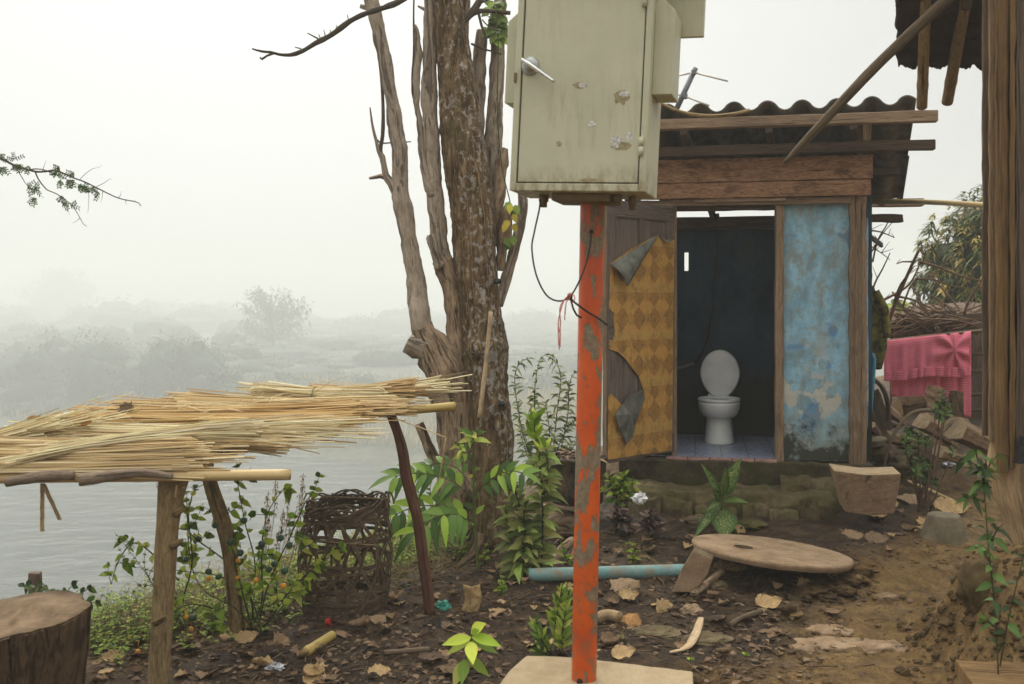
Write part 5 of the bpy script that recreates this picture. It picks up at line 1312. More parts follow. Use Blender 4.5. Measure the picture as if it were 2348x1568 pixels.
# broad-leaved shrub in front of the trunk
gb = GP(1240, 1335); o, ms, ml = plant('laurel_shrub', 'leafy shrub with dull oval leaves right of the tree, yellow-green shoot tips', 'shrub', gb, 0)
mb_ = MB(); D = 5.85
for pts, nl in (([(1238, 1330), (1243, 1250), (1243, 1150), (1236, 1060), (1224, 990)], 44), ([(1205, 1335), (1198, 1240), (1188, 1150), (1170, 1095)], 36), ([(1192, 1330), (1182, 1270), (1165, 1210), (1158, 1160)], 24), ([(1215, 1330), (1212, 1260), (1200, 1200), (1205, 1150)], 26), ([(1243, 1150), (1255, 1090), (1252, 1030)], 14)):
    add_stem(ms, ml, [P(u, v, D + rf(-.05, .1)) for u, v in pts], .007, .004, int(nl * 2.1), .14, .052, .12, .5, .3)
for c, n_ in (((1224, 985), 13), ((1225, 955), 9), ((1163, 1092), 8), ((1248, 1020), 7)):
    add_stem(ms, mb_, [P(c[0], c[1] + 22, D), P(c[0] + 2, c[1] - 8, D)], .004, .003, n_, .12, .036, .1, .1, .75)
ml.build('foliage', M['lf_dull'], o); mb_.build('young_foliage', M['lf_bright'], o, label='bright yellow-green young shoots'); ms.build('stem', M['darkstem'], o)

# pinnate-leaved plant left of the trunk
gb = GP(1098, 1345); o, ms, ml = plant('pinnate_plant', 'plant with long feathery green fronds of paired leaflets left of the tree', 'plant', gb, 0)
D = 5.95; ms2 = MB(); ml2 = MB()
def frond(pts, n, L, W, droop=.25):
    ml = MB(); q, r = smooth([P(u, v, D + dd) for u, v, dd in pts], .0035, .02); ms.tube(q, r, 5)
    for k in range(n):
        t = .25 + .75 * k / (n - 1); i = min(len(q) - 2, int(t * (len(q) - 1))); tg = (q[i + 1] - q[i]).normalized()
        up = V((0, -.75, .65)); sd_ = tg.cross(up).normalized(); ss = L * (1 - .3 * abs(t - .55)) * rf(.9, 1.1)
        for g in (-1, 1):
            ml.leaf(q[i], sd_ * g * .85 + tg * .62 + V((0, 0, rf(-.1, .1))), up, ss, W * rf(.85, 1.1), droop, .18, 5, rnd.random(), .75)
    ml.leaf(q[-1], tg, V((0, -.5, .85)), L, W, droop, .18, 5); ml.build('frond', M['lf_compound'], o)
frond([(1090, 1200, 0), (1030, 1165, -.1), (960, 1160, -.2), (905, 1180, -.28)], 8, .17, .05, .35)
frond([(1086, 1150, 0), (1040, 1105, -.05), (970, 1085, -.12), (905, 1092, -.18)], 8, .16, .045, .35)
frond([(1090, 1210, 0), (1050, 1180, -.15), (1000, 1185, -.3), (950, 1220, -.42)], 7, .16, .052, .5)
frond([(1090, 1130, 0), (1130, 1095, -.1), (1170, 1080, -.18), (1200, 1085, -.25)], 6, .14, .04, .3)
frond([(1086, 1120, 0), (1050, 1075, .05), (1005, 1062, .1), (960, 1075, .15)], 7, .13, .038, .3)
add_stem(ms, ml2, [P(1100, 1345, D), P(1092, 1250, D), P(1086, 1120, D), P(1083, 1000, D)], .010, .006, 10, .09, .035, .4, .3, .4)
add_stem(ms, ml2, [P(1083, 1010, D), P(1083, 985, D)], .005, .004, 16, .12, .045, .1, .4, .2)
add_stem(ms, ml2, [P(1082, 1060, D), P(1065, 1040, D - .05), P(1045, 1015, D - .1)], .004, .003, 12, .085, .035, .3, .4, .3)
ml2.build('upper_foliage', M['lf_mid'], o); ms.build('stem', M['stem'], o)
# a taller leafy weed left of the tree
gb = GP(1010, 1300); o, ms, ml = plant('leafy_weed', 'thin leafy weed with bright young leaves at the tree foot above the water', 'weed', gb, 0)
for u0, u1, v1 in ((1035, 1045, 1000), (1015, 1020, 1010), (1050, 1060, 1040), (990, 985, 1060), (1025, 1000, 1080), (940, 935, 1060), (1060, 1035, 1060)):
    b_ = GP(u0, 1290); d = b_.y + .3; add_stem(ms, ml, [b_, P((u0 + u1) / 2, (1290 + v1) / 2, d), P(u1, v1, d)], .004, .002, 20, .065, .032, .3, .35, .4)
for k in range(3):
    add_stem(ms, ml, [P(960, 1130, 5.9), P(932, 1080, 5.9), P(920 + 6 * k, 1040 + 12 * k, 5.9)], .004, .002, 9, .05, .03, .5, .2, .5)
fin(o, ms, ml, 'lf_weed')

# small shrub beside the post
gb = GP(1268, 1500); o, ms, ml = plant('small_shrub', 'low shrub with upright narrow green leaves just left of the orange post', 'shrub', gb, 0)
D = gb.y; ml2 = MB()
for pts, n_, L_, br in (([(1275, 1500), (1272, 1440), (1283, 1380), (1288, 1345)], 46, .085, 1), ([(1280, 1500), (1290, 1440), (1300, 1370), (1300, 1340)], 40, .085, 1), ([(1262, 1500), (1240, 1465), (1222, 1420)], 24, .075, 0), ([(1265, 1500), (1255, 1470), (1240, 1450)], 18, .07, 0), ([(1285, 1500), (1290, 1470), (1285, 1430)], 26, .08, 0), ([(1262, 1502), (1245, 1495), (1232, 1485)], 14, .07, 0)):
    add_stem(ms, ml2 if br else ml, [P(u, v, D + rf(-.05, .05)) for u, v in pts], .004, .003, n_, L_, .02, .3, .12, .62)
ml.build('foliage', M['lf_mid'], o); ml2.build('young_foliage', M['lf_mid'], o); ms.build('stem', M['darkstem'], o)

# seedling in the foreground
o, ms, ml = plant('guava_seedling', 'bright green seedling with big oval leaves in the bare mud, bottom centre', 'seedling', GP(1046, 1568), 0); ml2 = MB()
gb = GP(1046, 1568); D = gb.y; q, r = smooth([gb, P(1060, 1530, D), P(1078, 1475, D), P(1082, 1452, D)], .004, .02); ms.tube(q, r, 7)
for (u0, v0), (u1, v1), wd, y_, mm, up in (((1080, 1452), (1112, 1424), .055, -.02, ml2, (-.5, -.6, .5)), ((1080, 1458), (1146, 1472), .048, -.06, ml2, (.1, -.75, .6)), ((1080, 1462), (1016, 1470), .048, -.05, ml2, (-.1, -.7, .6)), ((1079, 1466), (1138, 1488), .045, .04, ml, (.1, -.7, .6)), ((1079, 1468), (1026, 1490), .04, .05, ml, (-.1, -.7, .6)), ((1078, 1470), (1084, 1513), .055, -.12, ml2, (0, -.9, .4)), ((1066, 1510), (1058, 1560), .05, -.08, ml, (0, -.9, .3)), ((1064, 1515), (1040, 1566), .05, -.05, ml, (-.2, -.9, .3)), ((1068, 1505), (1120, 1540), .045, .05, ml, (.2, -.8, .5)), ((1081, 1452), (1098, 1440), .028, -.05, ml2, (-.3, -.8, .3))):
    a, b_ = P(u0, v0, D), P(u1, v1, D + y_); mm.leaf(a, b_ - a, up, (b_ - a).length * 1.04, wd, .12, .25, 7, rf(.35, .95), .85)
ml.build('foliage', M['lf_mid'], o); ml2.build('young_foliage', M['lf_bright'], o); ms.build('stem', M['stem'], o)

# speckled plant in front of the steps
gb = GP(1655, 1218); o, ms, ml = plant('dumb_cane_plant', 'plant with large cream-speckled leaves in front of the mossy step', 'plant', gb, 0)
D = gb.y - .03; q, r = smooth([gb, P(1655, 1170, D), P(1658, 1120, D)], [.012, .011, .008], .02); ms.tube(q, r, 8)
for (u0, v0), (u1, v1), wd, y_, up, dr in (((1656, 1140), (1697, 1050), .085, -.05, (-.6, -.7, .3), .05), ((1655, 1140), (1662, 1072), .06, -.12, (.2, -.8, .4), .02), ((1655, 1150), (1609, 1066), .07, -.08, (.7, -.6, .3), .0), ((1655, 1150), (1712, 1137), .05, -.1, (.1, -.6, .8), .25), ((1656, 1165), (1660, 1228), .13, -.12, (0, -.95, .35), .1), ((1654, 1160), (1594, 1212), .06, -.1, (-.5, -.6, .7), .2), ((1656, 1165), (1690, 1215), .06, .02, (.5, -.7, .5), .15), ((1655, 1150), (1635, 1120), .05, -.05, (0, -.8, .5), .1), ((1655, 1140), (1680, 1100), .06, .05, (0, -.8, .5), .1), ((1654, 1150), (1620, 1155), .04, -.1, (0, -.8, .6), .3)):
    a, b_ = P(u0, v0, D), P(u1, v1, D + y_); ml.leaf(a, b_ - a, up, (b_ - a).length * 1.06, wd * 1.35, dr, .3, 8, rnd.random(), .8)
fin(o, ms, ml, 'lf_spot')

# tuft right of the post
gb = GP(1420, 1195); o, ms, ml = plant('rosette_shrub', 'bright green rosette-leaved bush between the orange post and the steps', 'bush', gb, 0)
D = gb.y - .05
for u, v, n_ in ((1425, 1100, 44), (1440, 1122, 36), (1408, 1095, 34), (1450, 1100, 30), (1396, 1085, 24), (1430, 1078, 24), (1412, 1125, 30)):
    add_stem(ms, ml, [gb + V((rf(-.03, .03), 0, 0)), P((u + 1420) / 2, (v + 1195) / 2, D), P(u, v + 12, D), P(u, v - 8, D)], .005, .004, n_, .115, .04, .7, .35, .12)
fin(o, ms, ml, 'lf_mid', 'darkstem')
for cu, cv, lab in ((1412, 1222, 'dark purple-leaved plant nearest the orange post, below the green rosette bush'), (1492, 1240, 'dark purple-leaved plant standing alone before the mossy step')):
    gb = GP(cu, cv); o, ms, ml = plant('purple_plant', lab, 'plant', gb, 0, group='purple plants by the steps'); D = gb.y
    for k in range(5):
        u = cu + rf(-26, 22); v = cv - rf(40, 72); add_stem(ms, ml, [gb, P((u + cu) / 2, (v + cv) / 2, D), P(u, v, D + rf(-.06, .06))], .004, .003, 26, .12, .034, .45, .3, .3)
    fin(o, ms, ml, 'lf_purple', 'darkstem')
gb = GP(1440, 1288); o, ms, ml = plant('grass_clump', 'clump of arching yellowed grass blades beside the orange post', 'grass', gb, 0); D = gb.y
for (u1, v1), bw in (((1522, 1305), .016), ((1455, 1240), .02), ((1405, 1270), .014), ((1395, 1250), .012), ((1480, 1262), .014), ((1500, 1285), .01), ((1425, 1240), .012)):
    a, b_ = gb, P(u1, v1, D - .1); mid = (a + b_) / 2 + V((0, 0, .06)); q, r = smooth([a, mid, b_], 1, .03)
    prev = None; va = rnd.random()
    for k, p in enumerate(q):
        w_ = bw * math.sin(math.pi * (.12 + .86 * k / (len(q) - 1))) ** .7 * .5; row = (ml.add(p + V((0, -.3, 1)) * -w_ * .4 + V((0, 0, w_))), ml.add(p + V((0, 0, -w_))))
        if prev: ml.face((prev[0], prev[1], row[1], row[0]), ((0, k / len(q)), (1, k / len(q)), (1, (k + 1) / len(q)), (0, (k + 1) / len(q))), va)
        prev = row
fin(o, ms, ml, 'lf_grass')

# solanum with fruit on the left bank
gb = GP(575, 1450); o, ms, ml = plant('nightshade_bush', 'straggly bush hung with round green and orange fruits on the left bank', 'bush', gb, 0); D = gb.y
sol = [[(600, 1450), (575, 1370), (520, 1290), (455, 1240), (430, 1215)], [(590, 1450), (615, 1340), (665, 1230), (700, 1150)], [(580, 1448), (548, 1330), (525, 1240), (515, 1180)], [(575, 1450), (585, 1300), (562, 1200), (545, 1110)], [(600, 1450), (660, 1360), (720, 1300), (760, 1260)], [(565, 1450), (500, 1400), (440, 1385), (400, 1400)], [(560, 1452), (480, 1440), (400, 1446), (330, 1430)], [(585, 1450), (540, 1395), (470, 1355), (440, 1300), (430, 1200), (440, 1140)], [(590, 1448), (640, 1400), (680, 1330), (690, 1260)], [(580, 1450), (570, 1360), (500, 1320), (420, 1310)], [(410, 1330), (350, 1270), (305, 1245), (270, 1290), (255, 1340)], [(570, 1450), (600, 1380), (600, 1270), (612, 1180), (650, 1120)], [(430, 1460), (420, 1380), (440, 1290), (432, 1180), (445, 1120)]]
for pts in sol:
    add_stem(ms, ml, [P(u, v, D + rf(-.15, .25)) for u, v in pts], .0045, .0022, 9, .062, .04, .25, .35, .4, (.35, 1))
    for k in range(4):
        a, b_ = pts[rnd.randrange(1, len(pts))], (rf(-50, 50), rf(-70, 10)); add_stem(ms, ml, [P(a[0], a[1], D), P(a[0] + b_[0] * .6, a[1] + b_[1] * .4, D), P(a[0] + b_[0], a[1] + b_[1], D)], .0022, .0012, 7, .06, .04, .3, .35, .4)
fin(o, ms, ml, 'lf_weed', 'darkstem')
for col, lst in (('greenfruit', [(426, 1282), (478, 1310), (527, 1242), (493, 1204), (454, 1235), (559, 1193), (600, 1247), (643, 1233), (550, 1267), (663, 1249), (629, 1293), (652, 1308), (616, 1305), (440, 1416), (501, 1322), (357, 1327)]), ('orangefruit', [(478, 1326), (428, 1414), (437, 1442), (563, 1452), (297, 1461), (545, 1324), (587, 1330), (649, 1343), (546, 1285), (316, 1493)])):
    for u, v in lst:
        d = min(D - .1, (GP(u, v + 8).y - .03)); m = MB(); rr = pxr(rf(7.0, 9.0) if col[0] == 'g' else rf(5.4, 7.2), d); m.blob(P(u, v, d), rr, rr, rr * .95, .06, 2, 14, 9); m.tube([P(u, v - 8, d), P(u + 2, v - 24, d)], .0015, 4)
        m.build('fruit', M[col], o, label='round dark green fruit' if col[0] == 'g' else 'ripe orange fruit')

# dried seed heads
gb = GP(640, 1330); o, ms, ml = plant('dry_seed_plant', 'dried brown plant with drooping feathery seed heads left of the basket', 'plant', gb, 0); D = gb.y + .1
for u, v in ((695, 1085), (688, 1130), (662, 1120), (632, 1100), (618, 1180), (650, 1165), (700, 1190), (680, 1210), (640, 1215), (605, 1240), (665, 1185), (615, 1125)):
    pts = [P(u + rf(-30, 10) - 10, 1330, D), P(u - 8, (v + 1330) / 2, D + rf(-.1, .1)), P(u, v, D + rf(-.1, .1))]; q, r = smooth(pts, .0018, .02); ms.tube(q, r, 4)
    for k in range(70):
        t = rf(.62, 1); i = min(len(q) - 1, int(t * (len(q) - 1))); ml.leaf(q[i] + V((rf(-.012, .012), rf(-.012, .012), 0)), (rf(-1, 1), rf(-1, 1), rf(-1.4, .4)), (0, 0, 1), rf(.014, .03), rf(.006, .011), .3, .2, 2)
fin(o, ms, ml, 'lf_seed', 'twig')
gb = GP(330, 1340); o, ms, ml = plant('twiggy_herb', 'fine twiggy herb leaning left over the river beside the front post', 'herb', gb, 0); D = 5.0
for pts in ([(370, 1400), (350, 1340), (310, 1280), (262, 1220)], [(345, 1335), (330, 1290), (338, 1240)], [(325, 1300), (300, 1300), (262, 1238)], [(350, 1345), (320, 1340), (300, 1370)], [(340, 1320), (360, 1280), (358, 1250)]):
    add_stem(ms, ml, [P(u, v, D) for u, v in pts], .002, .001, 34, .016, .01, .25, .2, .3)
fin(o, ms, ml, 'lf_mid', 'twig')
gb = GP(140, 1400); o, ms, ml = plant('broadleaf_sprig', 'sprig of dull round leaves growing up behind the tree stump', 'plant', gb, 0); D = 4.6
for pts in ([(120, 1400), (110, 1350), (85, 1330)], [(150, 1400), (150, 1360), (180, 1330)], [(160, 1400), (185, 1360), (215, 1345)], [(100, 1390), (70, 1350), (50, 1345)], [(170, 1400), (200, 1380), (235, 1385)], [(140, 1400), (145, 1375), (120, 1355)]):
    add_stem(ms, ml, [P(u, v, D + rf(-.05, .05)) for u, v in pts], .003, .002, 9, .055, .034, .3, .3, .4)
fin(o, ms, ml, 'lf_deep')

# bank weeds, a tangle nobody could count
ml = MB(); ms = MB(); mst = MB()
for k in range(1250):
    u = rf(120, 1080); lim = 1.0
    vline = 1395 - (u - 150) * .195
    v = vline + rf(-12, 120) * (1 if rnd.random() < .72 else 1.35) if u < 700 else vline + rf(-20, 70)
    if 680 < u < 900 and v > 1330: continue
    p = GP(u, max(v, vline - 15))
    if p.y > 11 or (p.y < 4.6 and rnd.random() < .7): continue
    h = rf(.03, .16) * (1.3 if rnd.random() < .2 else 1)
    tip = p + V((rf(-.07, .07), rf(-.07, .07), h))
    ph = rf(0, 6.28); q = [p, p.lerp(tip, .5) + V((rf(-.01, .01), 0, 0)), tip]; ms.tube(q, [.0015, .0012, .0008], 3)
    for i in range(rnd.randrange(4, 10)):
        t = rf(.2, 1); ph += 2.4; ml.leaf(p.lerp(tip, t), (math.cos(ph), math.sin(ph), rf(-.1, .7)), (0, 0, 1), rf(.018, .042), rf(.012, .026), .3, .2, 3, rnd.random())
for k in range(1100):
    u = rf(200, 1050); vline = 1395 - (u - 150) * .195; v = vline + rf(-5, 110)
    p = GP(u, v)
    if p.y > 11: continue
    a = rf(0, 6.28); L_ = rf(.08, .32); e_ = p + V((L_ * math.cos(a), L_ * math.sin(a) * .6, rf(.01, .2)))
    mst.tube([p, (p + e_) / 2 + V((0, 0, rf(0, .06))), e_], [.0016, .0013, .0008], 3)
w_ = ml.build('bank_weeds', M['lf_weed']); tag(w_, 'low tangle of weeds and creepers along the top of the river bank', 'weeds', kind='stuff')
ms.build('weed_stems', M['stem'], w_); tag(mst.build('dry_grass', M['lf_straw']), 'dry straw-coloured grass stalks among the bank weeds', 'grass', kind='stuff')

# willow-leaved bush in the gap between tree and post
gb = V((.2, 8.4, G(.2, 8.4))); o, ms, ml = plant('willow_bush', 'airy bush of narrow drooping leaves between the tree and the orange post', 'bush', gb, 0)
for pts, n_ in (([(1240, 1110), (1200, 1000), (1180, 880), (1190, 835), (1215, 820)], 40), ([(1245, 1110), (1230, 980), (1225, 900), (1240, 820), (1270, 815)], 44), ([(1260, 1110), (1275, 960), (1285, 860), (1262, 815)], 44), ([(1270, 1100), (1300, 960), (1305, 880), (1320, 850)], 44), ([(1250, 1110), (1290, 1000), (1320, 960)], 34), ([(1230, 1100), (1195, 1000), (1188, 920)], 34), ([(1255, 1100), (1260, 1000), (1250, 920)], 40), ([(1265, 1100), (1310, 1030), (1330, 1000)], 30), ([(1240, 1100), (1215, 1040), (1200, 980)], 30), ([(1275, 1110), (1295, 1050), (1310, 1010)], 36), ([(1235, 1110), (1225, 1060), (1240, 1000)], 34)):
    add_stem(ms, ml, [P(u, v, 8.2 + rf(-.25, .25)) for u, v in pts], .006, .002, int(n_ * 1.4), .11, .026, .22, .5, .3)
fin(o, ms, ml, 'lf_bush')
# overhanging leafy branch, top left
o, ms, ml = plant('overhanging_branch', 'slender leafy branch reaching in from the left edge over the river', 'branch', P(-60, 345, 5.6), 0); D = 5.6
def twig(pts, r0, nl, t0=.1):
    q, r = smooth([P(u, v, D) for u, v in pts], [r0 * (1 - .75 * i / (len(pts) - 1)) for i in range(len(pts))], .02); ms.tube(q, r, 5)
    for k in range(nl):
        i = int(len(q) * (t0 + (1 - t0) * rnd.random())) ; i = min(i, len(q) - 1); a = rf(0, 6.28); rch = V((math.cos(a), rf(-.5, .5), math.sin(a) - .3)).normalized()
        e_ = q[i] + rch * rf(.015, .035)
        for s in range(-3, 4):
            dd = (rch + V((rch.z, 0, -rch.x)) * s * .33).normalized(); ml.leaf(q[i].lerp(e_, .5), dd, (0, -1, .2), rf(.026, .042), rf(.006, .010), .2, .15, 3)
ZX = lambda pts: [(x * .2604, 305.6 + y * .2604) for x, y in pts]
def tw(pts, r0): 
    pts = ZX(pts); q, r = smooth([P(u, v, D) for u, v in pts], [r0 * (1 - .7 * i / (len(pts) - 1)) for i in range(len(pts))], .02); ms.tube(q, r, 5)
tw([(-250, 130), (0, 220), (140, 290), (260, 325), (330, 340), (410, 335), (470, 325), (540, 345), (640, 390), (760, 435), (880, 495), (1040, 570), (1180, 600), (1220, 612), (1240, 640)], .0075)
tw([(265, 322), (300, 314), (370, 318), (430, 335), (520, 375), (640, 430), (740, 470), (800, 475)], .004)
tw([(310, 340), (330, 390), (370, 450), (410, 495), (500, 535), (580, 590), (640, 640), (690, 720), (735, 800), (762, 820)], .0042)
tw([(140, 290), (170, 350), (200, 400), (240, 460), (320, 520), (385, 570)], .0032)
for q_ in ([(700, 410), (760, 350), (820, 310), (870, 300), (900, 280)], [(850, 470), (920, 435), (960, 405), (990, 400)], [(775, 440), (782, 550), (780, 640), (772, 705)], [(905, 510), (900, 570), (885, 610)], [(375, 330), (390, 285), (405, 240)], [(705, 745), (670, 775), (635, 790)], [(585, 600), (595, 660), (612, 720)], [(1040, 570), (1060, 545), (1068, 508)], [(1105, 590), (1112, 628)], [(1180, 600), (1190, 588)], [(480, 330), (540, 345), (610, 365)]): tw(q_, .0018)
for x, y in ((-10, 190), (10, 205), (30, 290), (20, 320), (130, 235), (150, 265), (165, 320), (262, 285), (515, 345), (530, 305), (505, 340), (520, 410), (600, 405), (640, 400), (660, 360), (690, 450), (740, 460), (745, 505), (235, 465), (295, 485), (315, 515), (300, 560), (555, 550), (545, 620), (615, 640), (875, 515), (800, 470)):
    u, v = ZX([(x, y)])[0]; c = P(u, v, D); a0 = rf(0, 6.28)
    for g in range(rnd.randrange(2, 4)):
        a = a0 + g * .7; ax = V((math.cos(a), rf(-.3, .3), math.sin(a) - .5)).normalized(); sd_ = ax.cross(V((0, -1, 0))).normalized(); L_ = rf(.03, .055)
        ms.tube([c, c + ax * L_], [.0009, .0005], 3)
        for k in range(4):
            for sg in (-1, 1): ml.leaf(c + ax * L_ * (k + .6) / 4, sd_ * sg + ax * .7, (0, -1, .2), rf(.013, .021), rf(.006, .009), .1, .1, 3)
fin(o, ms, ml, 'lf_deep', 'bareb')
# ================================================================ wooden house on the right
HD = 4.4
hs0 = P(2300, 1200, HD)
house = thing('wooden_house', 'weathered timber house corner filling the right edge, thatched eave above', 'house', V((2.45, 4.6, .4)))
def hpost(name, u0, u1, v0, v1, d, mat, thick=.05, nseg=26, jit=.004, lean=0.0):
    m = MB(); uc = (u0 + u1) / 2
    tv = V(((uc - UC) / FPX * thick, thick, 0))
    m.board(P(uc, v1, d) + tv, P(uc + lean, v0, d) + tv, V((pxr((u1 - u0) / 2, d), 0, 0)), tv, nseg=nseg, jit=jit)
    return m.build(name, M[mat], house, smooth=False, bevel=.006)
hpost('post', 2251, 2271, -160, 1000, 4.5, 'plankgrey', .06, lean=0)
hpost('post', 2266, 2284, -160, 1012, 4.44, 'drift', .04)
hpost('wall_plank', 2281, 2313, -160, 1085, 4.40, 'plank', .05)
hpost('wall_plank', 2314.5, 2327, -160, 1078, 4.37, 'plank', .05)
hpost('wall_plank', 2328, 2350, -160, 1040, 4.39, 'plankgrey', .05)
for k_, (a_, b_) in enumerate(((2352, 2420), (2423, 2560), (2563, 2690), (2693, 2800), (2803, 2930), (2933, 3080), (3083, 3200), (3203, 3340))):
    hpost('wall_plank', a_, b_, -160, 1430, 4.43 + .01 * (k_ % 2), 'plank' if k_ % 2 == 0 else 'plankgrey', .03)
hpost('wall_plank', 2290, 2430, -160, 1040, 4.56, 'plankgrey', .02)
m = MB(); fr_ = [(2318, 985, 34), (2312, 1020, 40), (2308, 1060, 42), (2312, 1100, 40), (2322, 1140, 38), (2336, 1180, 38), (2350, 1225, 40), (2362, 1270, 42)]
q, r = smooth([P(a, b, 4.52) for a, b, c in fr_], [pxr(c, 4.5) for a, b, c in fr_], .02)
m.tube(q, r, 30, disp=lambda p, t, th: .10 * noise.noise(p * 7) + .05 * noise.noise(p * V((1, 1, 1)) * 24 if False else p * 24)); m.build('root_foot', M['drift'], house)
m = MB(); m.board(P(2337, 1062, 4.34), P(2352, 1000, 4.34), V((.02, 0, 0)), V((0, .02, 0)), nseg=4); m.build('notch_shade', M['rubber'], house, smooth=False)  # black strip stands in for the shaded notch in the plank
for u0, v0, u1, v1, d0, d1, rr, ln in ((2121, 0, 2113, 245, 5.2, 5.72, 12, 1), (2213, 0, 2171, 235, 5.2, 5.7, 12.5, 1), (2226, -120, 2215, 18, 4.95, 5.2, 11.5, 0)):
    a, b_ = P(u0, v0, d0), P(u1, v1, d1); a2 = a + (a - b_) * 1.2
    m = MB(); hollow(m, a2, b_, pxr(rr, d1), n=14, nodes=(.5, .74, .9)); m.build('rafter', M['stick'] if not ln else M['post'], house)
def roofpl(u, v): # underside of the thatch, falling away from the viewer
    d = 5.55 + (v - 150) * .002; return P(u, v, d)
for k, (vb, off) in enumerate(((154, .0), (112, -.025), (74, -.05), (34, -.075), (-20, -.1))):
    m = MB()
    def thf(a, b, vb=vb, off=off, k=k):
        u = 2062 + 330 * a; n1 = noise.noise(V((u * .05, k * 3, 0))); n2 = noise.noise(V((u * .19, k * 5, 1)))
        edge = vb + (11 * n1 + 7 * n2) * (1 if k == 0 else .55)
        v = edge - (1 - b) * 190
        u2 = u + (9 * noise.noise(V((v * .06, k, 4))) - 5) * (1 - min(1, a * 8)) + (0 if v > 70 else -4 * (1 - min(1, a * 6)))
        p = roofpl(u2, v); p += V((0, off * .7, off)) * (-1 if False else 1) * .5
        return p + V((0, 0, .006 * noise.noise(V((u * .08, v * .05, k)))))
    m.grid(thf, 90, 14); m.build('thatch_layer', M['thatch'], house, solid=.012)
lp = MB(); lp.limb([P(1797, 374, 5.35), P(1860, 308, 5.27), P(1990, 170, 5.1), P(2070, 92, 5.0), P(2170, 0, 4.88), P(2400, -210, 4.6)], [pxr(k, 5.1) for k in (5, 10.5, 12, 12.5, 13, 13)], 14, .05, .07, 8)
tag(lp.build('leaning_pole', M['stick']), 'long grey wooden pole slanting down from the thatched eave across the corrugated roof', 'pole')
bpole = MB(); q, r = smooth([P(1992, 463, 8.45), P(2114, 463, 7.6), P(2300, 472, 5.9)], [.021, .02, .016], .05); bpole.tube(q, r, 10)
tag(bpole.build('bamboo_pole', M['bamboo']), 'level bamboo pole spanning from the outhouse to the timber house', 'pole')
cp = MB(); q, r = smooth([P(2018, 784, 8.95), P(2130, 771, 8.8), P(2290, 754, 8.6)], .016, .05); cp.tube(q, r, 8)
tag(cp.build('drying_pole', M['stick']), 'thin pole carrying the pink cloth beside the outhouse', 'pole')

# cloth on the pole
tw = thing('pink_cloth', 'pink patterned cloth folded over a pole with a knot at its right', 'cloth', P(2128, 775, 8.8))
def lineV(u): return 784 + (u - 2018) * -.11 - 2
def clf(u0, u1, vb, dd, ph, knot):
    def f(a, b):
        u = u0 + (u1 - u0) * a; vt = lineV(u); v = vt + (vb(a) - vt) * b
        d = 8.93 - (u - 2018) * .0012 + dd - .02 * math.sin(min(1, b * 6) * 1.57)
        g = math.sin(a * 34 + ph + 1.5 * noise.noise(V((a * 4, ph, 0)))) * .5 + math.sin(a * 61 + ph * 2) * .3 + noise.noise(V((a * 9, b * 2, ph)))
        d -= .013 * g * (.25 + .75 * b)
        if knot:
            x, y = (u - 2188) / 22, (v - 802) / 26; e_ = math.exp(-(x * x + y * y)); d -= .035 * e_; u = 2188 + (u - 2188) * (1 - .45 * math.exp(-(x * x * .4 + y * y)))
            d -= .02 * math.sin(math.atan2(y, x) * 7) * math.exp(-((x * x + y * y) ** .5 - 1.6) ** 2)
        return P(u, v, d)
    return f
m = MB(); m.grid(clf(2042, 2226, lambda a: 905 + (20 * math.sin(a * 3.1)) + 52 * a * a, .06, 2.0, False), 120, 26, uvs=(.75, .75)); m.build('back_layer', M['pink'], tw, solid=.003)
m = MB(); m.grid(clf(2026, 2226, lambda a: 873 - 12 * a + 3 * math.sin(a * 9), -.02, .4, True), 130, 30, uvs=(.8, .5)); m.build('front_layer', M['pink'], tw, solid=.003)
m = MB(); m.grid(clf(2026, 2224, lambda a: 873 - 12 * a + 3 * math.sin(a * 9), -.026, .4, False), 130, 30, uvs=(.8, .5))
hm_ = MB()
hm_.grid(lambda a, b: P(2026 + 198 * a, (873 - 12 * a + 3 * math.sin(a * 9)) - 24 * (1 - b), 8.93 - .24 * a - .05 - .012 * math.sin(a * 40 + b)), 90, 5, uvs=(.8, .1)); hm_.build('hem', M['pink'], tw, solid=.003)
jk = thing('olive_jacket', 'olive mottled jacket hanging on a peg at the outhouse corner', 'jacket', P(2008, 740, 7.9))
def jring(v, u0, u1, d, k):
    a, b_ = P(u0, v, d), P(u1, v, d); c = (a + b_) / 2; w_ = (b_ - a).length / 2; o = []
    for i in range(28):
        th = 2 * math.pi * i / 28; f = 1 + .16 * math.sin(th * 5 + v * .01 + k) + .1 * noise.noise(V((th, v * .02, k)))
        o.append(c + V((w_ * f * math.cos(th), .07 * f * math.sin(th), 0)))
    return o
m = MB(); m.loft([jring(v, a, b_, 8.0, 0) for v, a, b_ in ((655, 1986, 1998), (668, 1984, 2004), (690, 1983, 2016), (720, 1982, 2028), (760, 1984, 2030), (800, 1985, 2030), (818, 1986, 2026), (846, 1990, 2018))]); m.build('body', M['camo'], jk)
m = MB(); q, r = smooth([P(2006, 668, 7.95), P(2022, 700, 7.93), P(2030, 740, 7.93), P(2032, 775, 7.93)], [.03, .035, .036, .03], .03); m.tube(q, r, 12, disp=lambda p, t, th: .2 * noise.noise(p * 18)); m.build('sleeve', M['camo'], jk)
m = MB(); q, r = smooth([P(1987, 660, 7.95), P(1992, 640, 7.95), P(1994, 626, 7.95)], [.03, .024, .02], .02); m.tube(q, r, 10); m.build('peg', M['beam'], jk)
m = MB(); q, r = smooth([P(2012, 690, 8.1), P(2028, 712, 8.1), P(2036, 750, 8.1), P(2037, 772, 8.1)], .02, .03); m.tube(q, r, 8); tag(m.build('bent_rod', M['redpost']), 'curved dark rod behind the hanging jacket', 'rod')

